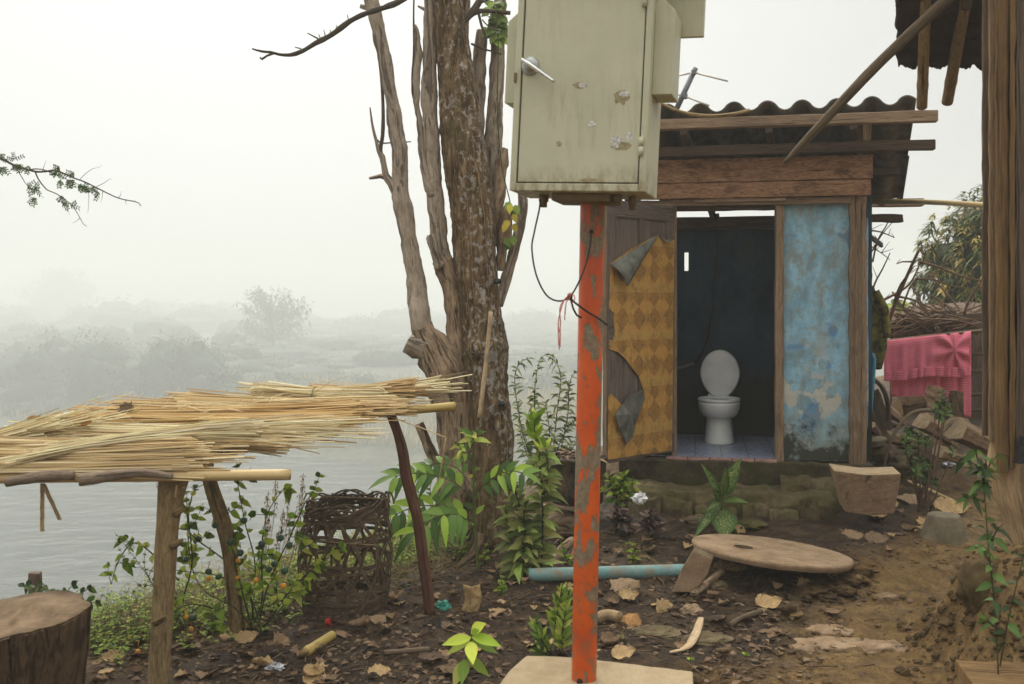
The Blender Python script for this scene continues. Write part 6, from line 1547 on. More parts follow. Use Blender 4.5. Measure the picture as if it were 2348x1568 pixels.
# lean-to, brush pile, mango tree, twiggy bush behind
lt = thing('lean_to', 'dark low lean-to shelter behind the pink cloth', 'shelter', V((4.3, 9.8, .3)))
for a, b_, w_, t_2 in ((P(2040, 745, 9.6), P(2330, 722, 9.4), Z * .05, V((0, .03, 0))), (P(2178, 712, 9.5), P(2178, 1020, 9.5), V((.045, 0, 0)), V((0, .045, 0))), (P(2060, 745, 9.7), P(2060, 1020, 9.7), V((.04, 0, 0)), V((0, .04, 0)))):
    m = MB(); m.board(a, b_, w_, t_2); m.build('beam', M['beam'], lt, smooth=False, bevel=.004)
m = MB(); m.grid(lambda a, b: P(2040 + 320 * a, 752 + 300 * b, 10.6), 10, 6); m.build('back_board', M['beam'], lt, solid=.02)
m = MB(); m.grid(lambda a, b: P(2030 + 330 * a, 742 - 24 * a, 9.5) + V((0, 1.2 * b, .1 * b)), 10, 4); m.build('shelf', M['beam'], lt, solid=.03)
for k, v in enumerate((812, 850, 905, 940)):
    m = MB(); m.tube([P(2226, v, 9.55), P(2330, v - 6, 9.5)], .02, 8); m.build('rail', M['stick'], lt)
br = MB()
for k in range(120):
    u = rf(2035, 2250); v = 756 - (u - 2040) * .07 - abs(rnd.gauss(0, 17)); L_ = rf(50, 170); a = rf(-.3, .45) if rnd.random() < .6 else rf(-1.2, 1.2); d = rf(9.3, 10.2)
    pts = [(u - L_ * .5 * math.cos(a), v + L_ * .5 * math.sin(a)), (u, v + rf(-6, 6)), (u + L_ * .5 * math.cos(a), v - L_ * .5 * math.sin(a) + rf(-6, 4))]
    q, r = smooth([P(x, y, d + rf(-.1, .1)) for x, y in pts], [rf(.006, .013), rf(.005, .011), .004], .06); br.tube(q, r, 6, var=rnd.random())
tag(br.build('brush_pile', M['redpost'] if False else M['twig']), 'tangled pile of cut brown brushwood on the lean-to behind the pink cloth', 'brushwood', kind='stuff')
tb_ = MB()
for pts, r0 in (([(2020, 785), (2050, 700), (2080, 630), (2108, 570), (2112, 578)], 6), ([(2000, 700), (2040, 680), (2075, 660), (2092, 640), (2110, 600)], 4), ([(2092, 600), (2068, 600), (2055, 605)], 2.5), ([(2098, 640), (2140, 640), (2180, 655), (2250, 665)], 2.5), ([(2060, 680), (2100, 690), (2160, 720)], 3.5), ([(2108, 600), (2150, 612), (2200, 632), (2255, 645)], 4), ([(2135, 560), (2150, 590), (2170, 610)], 2.5), ([(1990, 700), (2005, 650), (2022, 618), (2040, 580)], 3), ([(2000, 600), (2012, 550), (2030, 520), (2040, 498)], 2.5), ([(1990, 590), (2020, 540), (2050, 505)], 2), ([(1992, 528), (2020, 532), (2050, 545)], 2.5), ([(1990, 560), (2020, 580), (2040, 596)], 2), ([(2070, 700), (2085, 660), (2100, 640)], 3), ([(2040, 760), (2080, 730), (2130, 760)], 4), ([(2210, 720), (2220, 690), (2240, 660), (2250, 640)], 4), ([(2040, 730), (2060, 660), (2096, 610)], 3), ([(2110, 575), (2120, 585), (2116, 600)], 2)):
    q, r = smooth([P(u, v, 9.0 + .003 * (v - 600)) for u, v in pts], [r0 * .0036 * (1 - .6 * i / (len(pts) - 1)) for i in range(len(pts))], .05); tb_.tube(q, r, 6, var=rnd.random())
    for k in range(3):
        i = rnd.randrange(len(q)); tb_.tube([q[i], q[i] + V((rf(-.05, .12), 0, rf(.0, .12)))], [.004, .002], 5)
tag(tb_.build('bare_shrub', M['twig']), 'bare leafless shrub with knobbly twigs in front of the mango tree', 'shrub')
db = MB(); db.board(P(1978, 530, 7.9), P(2022, 563, 7.9), Z * .015, V((0, .03, 0)), nseg=3)
tag(db.build('steel_bracket', M['steel'], smooth=False, bevel=.003), 'short grey metal strip jutting from the outhouse corner', 'bracket')
mt = thing('mango_tree', 'bushy tree with drooping green and yellowish leaves, partly behind the timber house', 'tree', V((7.2, 14.6, .5)))
m = MB(); m.limb([V((7.3, 14.6, G(7.3, 14.6))), V((7.2, 14.6, 1.0)), V((7.1, 14.5, 2.0)), V((7.3, 14.6, 3.0))], [.16, .13, .09, .05], 12, .1); m.build('trunk', M['root'], mt)
ml = MB(); cc = P(2315, 640, 14.3)
for k in range(1500):
    while True:
        dv = V((rf(-1, 1), rf(-1, 1), rf(-1, 1)))
        if .2 < dv.length < 1: break
    dv = dv * (dv.length ** -.45)
    if dv.x > .35: continue
    lump = 1 + .30 * noise.noise(dv.normalized() * 2.6)
    c = cc + V((dv.x * 1.28, dv.y * 1.28, dv.z * 1.42)) * lump * .92
    yl_ = rnd.random() < .28; outd = dv.normalized()
    for i in range(13):
        a = 2.4 * i; ml.leaf(c + V((rf(-.05, .05),) * 3), outd * .7 + V((math.cos(a) * .9, math.sin(a) * .9, rf(-.75, .45))), (0, 0, 1), rf(.11, .2) * (.6 if yl_ else 1), rf(.026, .042), rf(.3, .7), .2, 3, (rf(.72, 1) if yl_ else rf(0, .6)))
ml.blob(cc + V((0, .15, -.1)), .95, .8, 1.05, .35, 2.4, 26, 18, var=.02); ml.build('crown', M['lf_mango'], mt)
gb = GP(2050, 1000); pp = MB()
for k in range(26):
    pp.leaf(P(rf(2038, 2068), rf(690, 716), 9.9), (rf(-1, 1), rf(-.6, .2), rf(-.4, .5)), (0, -.5, .8), rf(.08, .12), rf(.05, .07), .3, .2, 4)
tag(pp.build('green_sprout', M['lf_mid']), 'clump of green leaves peeping over the brushwood pile', 'plant')

# ---- firewood heap
em = thing('earth_heap', 'dark crumbly earth heap under the split logs', 'heap', P(2110, 1150, 8.3))
m = MB(); m.blob(P(2120, 1120, 8.5), .62, .5, .36, .42, 4.5, 70, 40); m.blob(P(2030, 1110, 8.2), .25, .3, .26, .3, 3, 26, 16); m.build('soil', M['clod'], em)
def log(cu, cv, d, ax, hl, hw, ht, mat, lab, roll=.0, taper=.8):
    ax = V(ax).normalized(); sd_ = ax.cross(V((0, -.4, 1))).normalized(); up = sd_.cross(ax); ca, sa = math.cos(roll), math.sin(roll)
    s2, u2 = sd_ * ca + up * sa, up * ca - sd_ * sa; c = P(cu, cv, d); m = MB(); rings = []
    for k in range(9):
        t = k / 8; x = c + ax * hl * (2 * t - 1); f = 1 + (taper - 1) * t; rr = []
        for a, b_ in ((-1, -.9), (0, -1.05), (1, -.8), (.95, .3), (.2, .95), (-.8, .6)):
            rr.append(x + s2 * a * hw * f + u2 * b_ * ht * f + V((rf(-.006, .006), rf(-.006, .006), rf(-.006, .006))))
        rings.append(rr)
    m.loft(rings, capmi=1); o = m.build('firewood_log', [M[mat], M['cuttop']], smooth=False, bevel=.006, loc=c); tag(o, lab, 'log', 'firewood logs by the outhouse')
log(2232, 1002, 7.5, (.75, .25, -.35), .20, .12, .09, 'log', 'big wedge-shaped log with coarse grain right against the timber house', .35)
log(2150, 985, 8.0, (.8, .2, -.45), .17, .10, .075, 'cutwood', 'pale smooth split log behind the dark leafy shrub', .3)
log(2138, 922, 8.4, (.3, .2, 1), .13, .10, .07, 'cutwood', 'blocky light brown log leaning upright below the pink cloth', .2)
log(2085, 925, 8.4, (1, .2, .1), .12, .09, .08, 'stump', 'dark weathered log, topmost beside the blocky light one', .2)
log(2020, 962, 8.1, (.9, .2, -.3), .15, .09, .03, 'beam', 'dark flat board piece leaning near the blue water pipe', .3)
log(2190, 930, 8.3, (.2, .3, 1), .12, .07, .06, 'stump', 'blackish log half hidden at the lower right of the pink cloth', .2)
log(2062, 1008, 7.9, (.9, .3, -.25), .15, .07, .05, 'log', 'brown split log lying low behind the vine hoop', .5)
log(2196, 1048, 7.4, (.85, .2, -.3), .18, .07, .05, 'log', 'long brown log lowest in the heap, just above the cone', .2)
log(2250, 1058, 7.3, (.6, .5, -.2), .14, .08, .06, 'stump', 'dark log at the bottom right of the heap against the root foot', .6)
log(2048, 950, 8.3, (.7, .3, -.5), .13, .06, .045, 'cutwood', 'small tan split log left of the dark topmost log', .4)
log(2186, 965, 8.1, (1, .1, -.1), .12, .05, .045, 'log', 'short brown billet wedged between the pale split log and the big wedge', .1)
log(2012, 1000, 7.8, (.5, .3, -.8), .12, .05, .035, 'beam', 'dark billet standing askew beside the blue pipe', .1)
bv = MB(); q, r = smooth([P(2026, 1085, 7.7), P(2032, 1040, 7.7), P(2055, 985, 7.7), P(2085, 950, 7.75), P(2120, 940, 7.8), P(2160, 950, 7.8), P(2200, 985, 7.8)], .014, .03); bv.tube(q, r, 9)
tag(bv.build('bent_vine', M['stick']), 'bent pale vine hoop arching over the firewood', 'vine')
bb = MB(); q, r = smooth([P(1996, 865, 7.9), P(2020, 885, 7.9), P(2034, 920, 7.9), P(2036, 965, 7.9)], [.03, .035, .035, .03], .03); bb.tube(q, r, 8, flat=.5); bb.board(P(1995, 900, 8.0), P(2030, 990, 8.0), V((.06, 0, .03)), V((0, .015, 0)))
tag(bb.build('curved_board', M['beam'], smooth=False), 'broken curved wooden board behind the blue water pipe', 'board')
for (u, v, w_, h_, mat, lab) in ((1998, 1010, 30, 16, 'conc', 'grey rubble lump at the foot of the blue pipe'), (2012, 1040, 26, 18, 'clod', 'brown earthy lump right of the blue pipe foot'), (2072, 1070, 34, 24, 'stone', 'rounded dark rock under the vine hoop')):
    m = MB(); p = P(u, v, 7.8); m.blob(p, pxr(w_, 7.8), pxr(w_, 7.8), pxr(h_, 7.8), .35, 3, 22, 14); tag(m.build('rubble_rock', M[mat], loc=p), lab, 'rock')

# dark leafy shrub in front of the firewood, and the foreground chilli plant
gb = GP(2112, 1172); o, ms, ml = plant('rosette_bush', 'dark green bush with whorled pointed leaves before the firewood', 'bush', gb, 0); D = gb.y
for u, v, n_ in ((2158, 900, 22), (2168, 925, 22), (2145, 925, 16), (2160, 950, 16), (2085, 985, 24), (2105, 990, 20), (2122, 1005, 22), (2080, 1025, 18), (2108, 1040, 24), (2126, 1058, 24), (2098, 1075, 22), (2140, 1090, 20), (2182, 1028, 14), (2088, 1050, 20), (2118, 1085, 18), (2075, 1000, 14)):
    add_stem(ms, ml, [gb + V((rf(-.05, .05), rf(-.05, .05), 0)), P((u * 2 + 2112) / 3, (v + 1172) / 2, D + rf(-.1, .1)), P(u, v + 14, D + rf(-.15, .15)), P(u, v, D)], .006, .0035, n_, .095, .030, .8, .3, .2)
fin(o, ms, ml, 'lf_deep', 'twig')
gb = GP(2290, 1560); o, ms, ml = plant('chilli_plant', 'thin-stemmed leafy plant in the right foreground beside the root foot', 'plant', P(2288, 1540, 3.7), 0); D = 3.7
for pts, n_, t0 in (([(2288, 1545), (2284, 1450), (2275, 1340), (2264, 1240), (2258, 1150), (2250, 1080)], 26, .35), ([(2258, 1120), (2240, 1070), (2215, 1050), (2200, 1060)], 18, .1), ([(2255, 1100), (2270, 1060), (2290, 1040), (2310, 1045)], 16, .1), ([(2252, 1090), (2240, 1050), (2235, 1025)], 14, .1), ([(2290, 1540), (2305, 1450), (2325, 1360), (2345, 1280), (2360, 1220)], 16, .3), ([(2268, 1250), (2285, 1215), (2300, 1200)], 12, .3), ([(2282, 1440), (2262, 1420), (2250, 1400)], 6, .3), ([(2255, 1150), (2230, 1140), (2210, 1150)], 8, .3), ([(2270, 1290), (2250, 1260), (2235, 1255)], 6, .3), ([(2288, 1480), (2300, 1470), (2310, 1480)], 4, .3)):
    add_stem(ms, ml, [P(u, v, D + rf(-.04, .04)) for u, v in pts], .0034, .0016, max(3, int(n_ * .7)), .066, .03, t0, .6, .15, (0, 1))
fin(o, ms, ml, 'lf_deep', 'darkstem')

# ================================================================ objects on the mud
# round concrete lid
dc = P(1768, 1250, 5.75); dcz = .19
dn = V((.10, .05, 1)).normalized(); dx = V((1, 0, -.10)).normalized(); dy = dn.cross(dx)
dc.z = dcz
lid = thing('round_lid', 'round buff concrete lid with a small hole, its right end sunk in mud', 'lid', dc)
def dring(k, z, j=0.0):
    o = []
    for i in range(72):
        th = 2 * math.pi * i / 72
        rx = .455 * (1 + .012 * noise.noise(V((math.cos(th) * 3, math.sin(th) * 3, z * 9)))); ry = .43
        o.append(dc + dx * (rx * k * math.cos(th)) + dy * (ry * k * math.sin(th)) + dn * (z + j * noise.noise(V((math.cos(th) * 9 * k, math.sin(th) * 9 * k, 3)))))
    return o
m = MB(); m.loft([dring(.96, -.034), dring(.985, -.032, .004), dring(1.0, -.016, .004), dring(1.0, -.006), dring(.985, .002), dring(.9, .003, .003), dring(.6, .003, .003), dring(.25, .003, .003)]); m.build('slab', M['disc'], lid, smooth=False)
hc_ = dc - dx * .17 - dy * .03 + dn * .004
m = MB(); m.loft([[hc_ + dx * (.055 * k * math.cos(2 * math.pi * i / 24)) + dy * (.055 * k * math.sin(2 * math.pi * i / 24)) + dn * z for i in range(24)] for k, z in ((1, .0015), (.86, .0018), (.8, .0))]); m.build('hole', M['clod'], lid)
ms_ = MB()
for i in range(28):
    th = rf(-1.9, 2.2); rr = .455 * rf(.86, 1.12); c = dc + dx * rr * math.cos(th) + dy * rr * .9 * math.sin(th)
    if math.cos(th) < .05: continue
    c.z = G(c.x, c.y) + rf(-.02, .03) * max(0, math.sin(th)) + .0; ms_.blob(c, rf(.04, .12), rf(.04, .1), rf(.012, .03), .6, 4, 22, 12)
tag(ms_.build('mud_lumps', M['ground']), 'lumps of mud heaped along the sunken side of the round lid', 'mud', kind='stuff')
def prism(name, pts, d, thick, nrm, mat, lab, cat, back=V((0, 1, 0)), bevel=.006, dd=None):
    m = MB(); p3 = [P(u, v, d + (dd[i] if dd else 0)) for i, (u, v) in enumerate(pts)]
    c = sum(p3, V()) / len(p3); a = [m.add(p) for p in p3]; b_ = [m.add(p + V(back) * thick) for p in p3]; n = len(a)
    def uvp(p): return ((p - c).x, (p - c).z + (p - c).y)
    m.face(a, [uvp(p) for p in p3]); m.face(list(reversed(b_)), [uvp(p) for p in reversed(p3)], mi=0)
    for i in range(n):
        j = (i + 1) % n; m.face((a[j], a[i], b_[i], b_[j]), ((0, 0), (.1, 0), (.1, thick), (0, thick)), .4, 1)
    o = m.build(name, [M[x] for x in mat], smooth=False, bevel=bevel, loc=c); tag(o, lab, cat); return o
prism('leaning_slab', [(1589, 1262), (1634, 1282), (1622, 1318), (1606, 1340), (1585, 1358), (1540, 1358), (1560, 1310)], 5.35, .10, None, ('disc', 'stone'), 'flat tan stone slab propped against the left edge of the round lid', 'slab', back=(.25, .9, .0))
prism('wood_block', [(1911, 1078), (1985, 1088), (2066, 1086), (2050, 1178), (1990, 1182), (1937, 1174)], 6.55, .26, None, ('cutwood', 'cuttop'), 'wedge-shaped cut wood block with pale top right of the steps', 'block', back=(.18, 1, .02), bevel=.008, dd=(.05, .0, -.05, -.05, 0, .05))
cz = GP(2182, 1247); m = MB(); rings = []
for z, k in ((-.03, .152), (.0, .148), (.03, .14), (.15, .103), (.162, .098), (.166, .09), (.166, .03)):
    rings.append([V((cz.x + k * math.cos(2 * math.pi * i / 40) * (1 + .02 * noise.noise(V((i * .4, z * 9, 0)))), cz.y + .12 + k * math.sin(2 * math.pi * i / 40), cz.z + z)) for i in range(40)])
m.loft(rings); tag(m.build('concrete_cone', M['conc'], loc=cz), 'stubby grey concrete cone with cut-off top on the mud', 'block')
prism('concrete_slab', [(1130, 1580), (1168, 1535), (1206, 1501), (1262, 1503), (1330, 1506), (1400, 1514), (1490, 1526), (1588, 1537), (1588, 1582)], 4.0, .0001, None, ('slab', 'slab'), 'x', 'slab') if False else None
sp_ = [(1120, 1600), (1168, 1535), (1206, 1502), (1262, 1503), (1330, 1507), (1400, 1515), (1490, 1527), (1588, 1538), (1592, 1600)]
slz = .055; m = MB()
def at_z(u, v, z):
    r_ = ray(u, v); t = (z - EYE) / r_.z; return V((0, 0, EYE)) + r_ * t
top = [at_z(u, v, slz) for u, v in bez(sp_, 3, 1.2)]
m.poly(top, .09, (0, 0, 1)); tag(m.build('concrete_slab', M['slab'], smooth=False, bevel=.008, loc=at_z(1340, 1560, 0)), 'sandy concrete paving slab around the foot of the orange post', 'slab')
m = MB(); a, b_ = GP(1213, 1338), GP(1566, 1322); pr_ = .040
a = V((a.x, 5.72, G(a.x, 5.72) + .022)); b_ = V((b_.x + .02, 5.72, G(b_.x, 5.72) + .035))
hollow(m, b_, a, pr_, 24); tag(m.build('drain_pipe', M['pipe']), 'muddy turquoise plastic drain pipe lying behind the orange post', 'pipe')
bp0 = GP(1290, 1165)
# planter pot standing on cut roots
pz = P(1322, 1150, 7.0); pot = thing('planter_pot', 'muddy black plastic planter pot full of dead leaves behind the orange post', 'pot', pz)
m = MB(); PR = lambda z: .185 + .03 * z / .33
rings = [[V((pz.x + k * math.cos(2 * math.pi * i / 44), pz.y + k * math.sin(2 * math.pi * i / 44), pz.z + z)) for i in range(44)] for z, k in ((.0, .175), (.005, .185), (.15, .197), (.305, .212), (.306, .222), (.325, .222), (.326, .208), (.29, .203), (.288, .02))]
m.loft(rings); m.build('pot', M['pot'], pot)
m = MB()
for k in range(50): m.leaf(pz + V((rf(-.17, .17), rf(-.17, .17), .29 + rf(0, .05))), (rf(-1, 1), rf(-1, 1), rf(-.1, .3)), (0, 0, 1), rf(.06, .12), rf(.03, .06), .2, .4, 4)
m.build('leaf_litter', M['dead'], pot)
for pts, lab, mt_ in (([(1330, 1235, 7.0, 52), (1290, 1220, 6.9, 46), (1252, 1215, 6.8, 40), (1225, 1240, 6.65, 30)], 'thick ringed root stump under the black planter pot', 'root'), ([(1235, 1180, 7.1, 26), (1280, 1190, 7.05, 26), (1330, 1200, 7.0, 28)], 'pale broken log with rough bark just under the black pot', 'heart')):
    m = MB(); m.limb([P(u, v, d) for u, v, d, _ in pts], [pxr(w_, d) for _, _, d, w_ in pts], 18, .04, .2, 8); tag(m.build('root_stump', M[mt_]), lab, 'stump')
for pts, lab in (([(1312, 1240, 6.3, 12), (1285, 1262, 6.2, 10), (1262, 1295, 6.05, 8)], 'gnarled pale root dropping from the stump towards the turquoise pipe'), ([(1318, 1250, 6.3, 10), (1300, 1285, 6.2, 9), (1290, 1310, 6.1, 9)], 'short pale root right of the gnarled one')):
    m = MB(); m.limb([P(u, v, d) for u, v, d, _ in pts], [pxr(w_, d) for _, _, d, w_ in pts], 12, .03, .3, 14); tag(m.build('gnarled_root', M['heart']), lab, 'root')
# clods, flat rocks, plank at the right
m = MB(); c = P(2262, 1345, 4.35); m.blob(c, .115, .14, .13, .22, 3.0, 34, 22); tag(m.build('earth_clod', M['clod'], loc=c), 'rough dry earth clod on the bank under the timber house', 'clod')
for k, (u, v, w_, h_, lab) in enumerate(((1905, 1478, 95, 26, 'pale layered flat rock bedded in the clay path'), (2010, 1482, 70, 20, 'second flat rock right of the larger one in the clay path'), (1900, 1446, 60, 12, 'thin pale rock strip just above the layered flat rock'), (2030, 1370, 30, 9, 'small pale stone alone in the middle of the clay path'))):
    p = GP(u, v); m = MB(); m.blob(p - V((0, 0, .012)), pxr(w_, p.y), pxr(w_, p.y) * .55, .035, .35, 3.5, 40, 14); tag(m.build('flat_rock', M['disc'], loc=p), lab, 'rock', 'rocks bedded in the clay path')
m = MB(); a = P(2212, 1552, 3.7); m.board(P(2212, 1556, 3.72), P(2420, 1568, 3.6), V((.0, .09, .02)), V((0, 0, .022)), nseg=8, jit=.004); tag(m.build('loose_plank', M['plank'], smooth=False, bevel=.005), 'loose tan plank lying on the bank at the lower right corner', 'plank')
# stones and rubble
for u, v, w_, h_, mt_, lab in ((1585, 1405, 26, 16, 'disc', 'pale stone lump just below the leaning slab'), (1505, 1455, 60, 14, 'stone', 'low brown stone half buried below the orange leaf'), (1620, 1470, 55, 14, 'stone', 'wide dark stone half buried left of the curved bark strip'), (1660, 1300, 22, 12, 'disc', 'broken pale chunk under the left edge of the round lid'), (1690, 1305, 24, 9, 'drift', 'split tan chip under the front of the round lid'), (1890, 1125, 26, 18, 'step', 'mossy stone beside the wood block and the steps'), (1895, 1090, 22, 12, 'step', 'small mossy stone against the outhouse base, left of the wood block'), (1640, 1345, 30, 12, 'stone', 'muddy stone in front of the leaning slab'), (1600, 1200, 30, 16, 'stone', 'dark stone left of the speckled plant'), (1720, 1205, 40, 10, 'step', 'flat mossy stone right of the speckled plant')):
    p = GP(u, v); m = MB(); m.blob(p + V((0, 0, pxr(h_, p.y) * .25)), pxr(w_, p.y), pxr(w_, p.y) * .7, pxr(h_, p.y), .3, 2.6, 20, 12); tag(m.build('loose_stone', M[mt_], loc=p, smooth=False), lab, 'stone', 'stones lying about the yard')

# dead leaves
def leafmesh(seed, curl, fold, ragged, asp):
    m = MB(); n = 16; k_ = 5
    def f(a, b):
        t = a; w_ = math.sin(math.pi * min(1, max(.02, t)) ** .8) ** .75 * asp * .5 * (1 + ragged * (noise.noise(V((t * 9, (b > .5) * 3, seed))) + .35 * noise.noise(V((t * 23, (b > .5) * 3, seed + 4)))))
        s = (b - .5) * 2; x = (t - .5); y = s * w_
        z = fold * abs(s) ** 1.3 * w_ * 1.6 + curl * (4 * x * x) * .3 + .06 * noise.noise(V((t * 4, s * 2, seed))) + .02 * math.sin(t * 24) * abs(s)
        if abs(s) > .9: z += curl * .12
        return V((x * (1 - .12 * abs(curl)), y, z + .02))
    m.grid(f, n, k_ * 2, var=(seed * .37) % 1, uvs=(1, 1))
    # uv u must run across, v along
    m.uv = [[(b, a) for a, b in q] for q in m.uv]
    return m
LM = []
for i, (cu, fo, ra, asp) in enumerate(((.3, .12, .35, .8), (-.2, .3, .5, .85), (.5, .05, .5, .65), (.15, -.2, .4, .95), (.7, .4, .5, .75), (.08, .1, .7, .7), (.4, .5, .5, .65))):
    LM.append((i * 1.7 + .3, cu, fo, ra, asp))
proto = {}
def deadleaf(p, size, yaw, pitch, roll, mat, label, group, kind=None):
    k = kind if kind is not None else rnd.randrange(len(LM)); key = (k, mat)
    if key not in proto:
        o = leafmesh(*LM[k]).build('dead_leaf', M[mat], loc=(0, 0, 0)); proto[key] = o; C.objects.unlink(o)
        md = o.modifiers.new('s', 'SOLIDIFY'); md.thickness = .012
    o = proto[key].copy(); C.objects.link(o); o.name = 'dead_leaf'
    o.location = p; o.rotation_euler = (roll, pitch, yaw); o.scale = (size, size, size)
    tag(o, label, 'leaf', group); return o
BIG = [(1447, 1432, 66, 'deadorange', .9, -.5, .5, 'orange leaf lying upright beside the orange post', 3), (1527, 1402, 66, 'deadpale', .7, -.3, .6, 'folded tan leaf right of the orange leaf, muddy ground', 1), (1762, 1390, 74, 'deadpale', .2, -.1, .35, 'large pale leaf in the mud below the round lid', 0), (1806, 1412, 62, 'dead', 2.6, .2, .3, 'curled torn brown leaf touching the large pale one', 4), (1430, 1506, 66, 'deadpale', .1, -.2, .4, 'crinkled tan leaf at the edge of the paving slab', 0), (1709, 1160, 62, 'deadorange', 1.5, -1.2, .3, 'big orange-brown leaf standing against the mossy step', 3), (1924, 1326, 58, 'deadpale', .0, -.05, .3, 'flat tan leaf right of the muddy lid edge', 5), (1436, 1350, 84, 'dead', .5, -.2, .5, 'dark reddish leaf just in front of the turquoise pipe', 3), (1440, 1372, 56, 'deadpale', .1, 0, .6, 'narrow curled pale leaf below the turquoise pipe', 2), (566, 1470, 62, 'deadpale', .4, -.2, .4, 'pale grey leaf under the fruiting bush', 0), (645, 1475, 56, 'dead', 1.2, -.2, .6, 'folded brown leaf between the bush and the bamboo offcut', 1), (870, 1546, 62, 'deadpale', .0, -.1, .4, 'ragged tan leaf at the bottom edge, left of the seedling', 5), (868, 1424, 46, 'dead', .8, -.2, .4, 'round brown leaf in front of the wicker basket', 3), (1140, 1404, 46, 'deadpale', .1, .0, .2, 'flat oval tan leaf right of the curled upright one', 3), (2182, 1172, 96, 'deadpale', .0, -.05, .35, 'long pale leaf lying behind the concrete cone', 0), (2098, 1150, 84, 'dead', .6, -.1, .4, 'broad dull leaf between the wood block and concrete cone', 3), (1955, 1232, 60, 'dead', .1, 0, .4, 'brown leaf lying left of a similar one below the wood block', 5), (2010, 1243, 64, 'dead', -.2, 0, .4, 'brown leaf lying right of a similar one below the wood block', 0), (1692, 1224, 40, 'deadpale', 1.1, -.3, .5, 'small cupped tan leaf resting on the round lid', 4), (1885, 1120, 52, 'deadpale', .6, -.2, .4, 'tan leaf at the left foot of the wood block', 0), (2040, 1160, 52, 'deadpale', .3, -.1, .3, 'pale leaf at the right foot of the wood block', 5), (1255, 1478, 40, 'deadpale', .6, -.1, .3, 'small tan leaf behind the small shrub near the slab', 0), (1095, 1492, 36, 'deadorange', .5, -.2, .4, 'little orange leaf right of the seedling stem', 1), (525, 1462, 48, 'deadpale', .3, 0, .2, 'yellowish leaf below the ripe orange fruits', 3), (262, 1515, 60, 'deadpale', .3, 0, .3, 'tan leaf between the stump and the front post', 0), (720, 1555, 60, 'deadpale', .1, 0, .3, 'bleached leaf with curled tip at bottom left of centre', 4), (1325, 1508, 40, 'deadpale', .5, 0, .3, 'pale leaf touching the left base of the orange post', 2), (1560, 1490, 50, 'dead', .9, 0, .4, 'dark curled leaf above the right corner of the slab', 2), (2130, 1205, 70, 'deadpale', .2, 0, .3, 'tan leaf tucked against the concrete cone', 5), (2010, 1185, 60, 'deadpale', .1, 0, .3, 'pale leaf on the mud right below the wood block', 0)]
for u, v, s, mt_, yaw, pit, rol, lab, k in BIG:
    p = GP(u, v); deadleaf(p + V((0, 0, .012)), pxr(s * .88, p.y), yaw, pit, rol, mt_, lab, 'dead leaves on the ground', k)
for u, v, d, lab in ((85, 984, 4.5, 'brown curled leaf on the pale reeds near the left edge'), (190, 985, 4.55, 'yellowish leaf on the pale reeds, right of the brown one'), (294, 953, 4.9, 'dark curled leaf on the golden reed bundle')):
    deadleaf(P(u, v, d) + V((0, 0, .02)), pxr(44, d), rf(-.3, .3), 0, .6, 'deadorange' if u < 250 else 'dead', lab, 'dead leaves on the reeds', 4)
cu_ = GP(1085, 1400); m = MB()
m.grid(lambda a, b: P(1062 + 38 * a, 1340 + 62 * b, cu_.y - .05) + V((.02 * b * math.sin(b * 4), -.03 * math.sin(a * 3.1) + .015 * noise.noise(V((a * 3, b * 5, 0))), 0)), 10, 12); m.uv = [[(a, b) for a, b in q] for q in m.uv]
tag(m.build('curled_leaf', M['deadpale'], solid=.003), 'tall tan dead leaf curled upright at the tree foot', 'leaf')
spots = 0
while spots < 250:
    u = rf(150, 2240); v = rf(1150, 1566)
    if 1590 < u < 1900 and v < 1290: continue
    if u > 1900 + (1560 - v) * .6 and v > 1260 and rnd.random() < .93: continue
    if u > 1480 and v > 1430 and rnd.random() < .6: continue
    p = GP(u, v)
    if p.y > 8.3 or p.z > .45 or bank_s(p.x, p.y) > .6: continue
    if 1150 < u < 1590 and v > 1505: continue
    if 1430 < u < 1990 and v < 1195: continue
    s = rf(.03, .085) if rnd.random() < .85 else rf(.09, .13); q = rnd.random()
    deadleaf(p + V((0, 0, .006)), s, rf(0, 6.28), rf(-.25, .25), rf(-.35, .35), 'dead' if q < .86 else 'deadpale', 'small dry dead leaf among the many scattered over the mud', 'scattered dead leaves')
    spots += 1
m = MB(); m2 = MB()
for k in range(5200):
    u = rf(60, 2240); v = 1170 + 410 * rnd.random() ** .8
    if u > 1850 + (1560 - v) * .7 and v > 1270 and rnd.random() < .9: continue
    p = GP(u, v)
    if p.y > 8.6 or p.z > .5 or bank_s(p.x, p.y) > .8: continue
    if 1150 < u < 1590 and v > 1502: continue
    if 1430 < u < 1990 and v < 1195: continue
    if 1600 < u < 1930 and v < 1295: continue
    a = rf(0, 6.28)
    if rnd.random() < .75:
        L_ = rf(.012, .05); m.leaf(p + V((0, 0, rf(.002, .008))), (math.cos(a), math.sin(a), rf(-.15, .35)), (rf(-.4, .4), rf(-.4, .4), 1), L_, L_ * rf(.4, .8), rf(-.2, .4), rf(-.3, .5), 3, rf(0, 1))
    else:
        L_ = rf(.03, .17); e_ = V((L_ * math.cos(a), L_ * math.sin(a), 0)); q_ = p + e_; q_.z = G(q_.x, q_.y); r_ = rf(.0012, .0038)
        if q_.z < .5: m2.tube([p + V((0, 0, .003)), (p + q_) / 2 + V((rf(-.01, .01), rf(-.01, .01), .008)), q_ + V((0, 0, .003))], [r_, r_, r_ * .6], 4, var=rnd.random())
lo = m.build('leaf_litter', M['dead']); tag(lo, 'crumbled brown leaf litter strewn over the mud', 'litter', kind='stuff')
tag(m2.build('twig_litter', M['twig']), 'scattered broken twigs and straws on the mud', 'twigs', kind='stuff')
cl_ = MB()
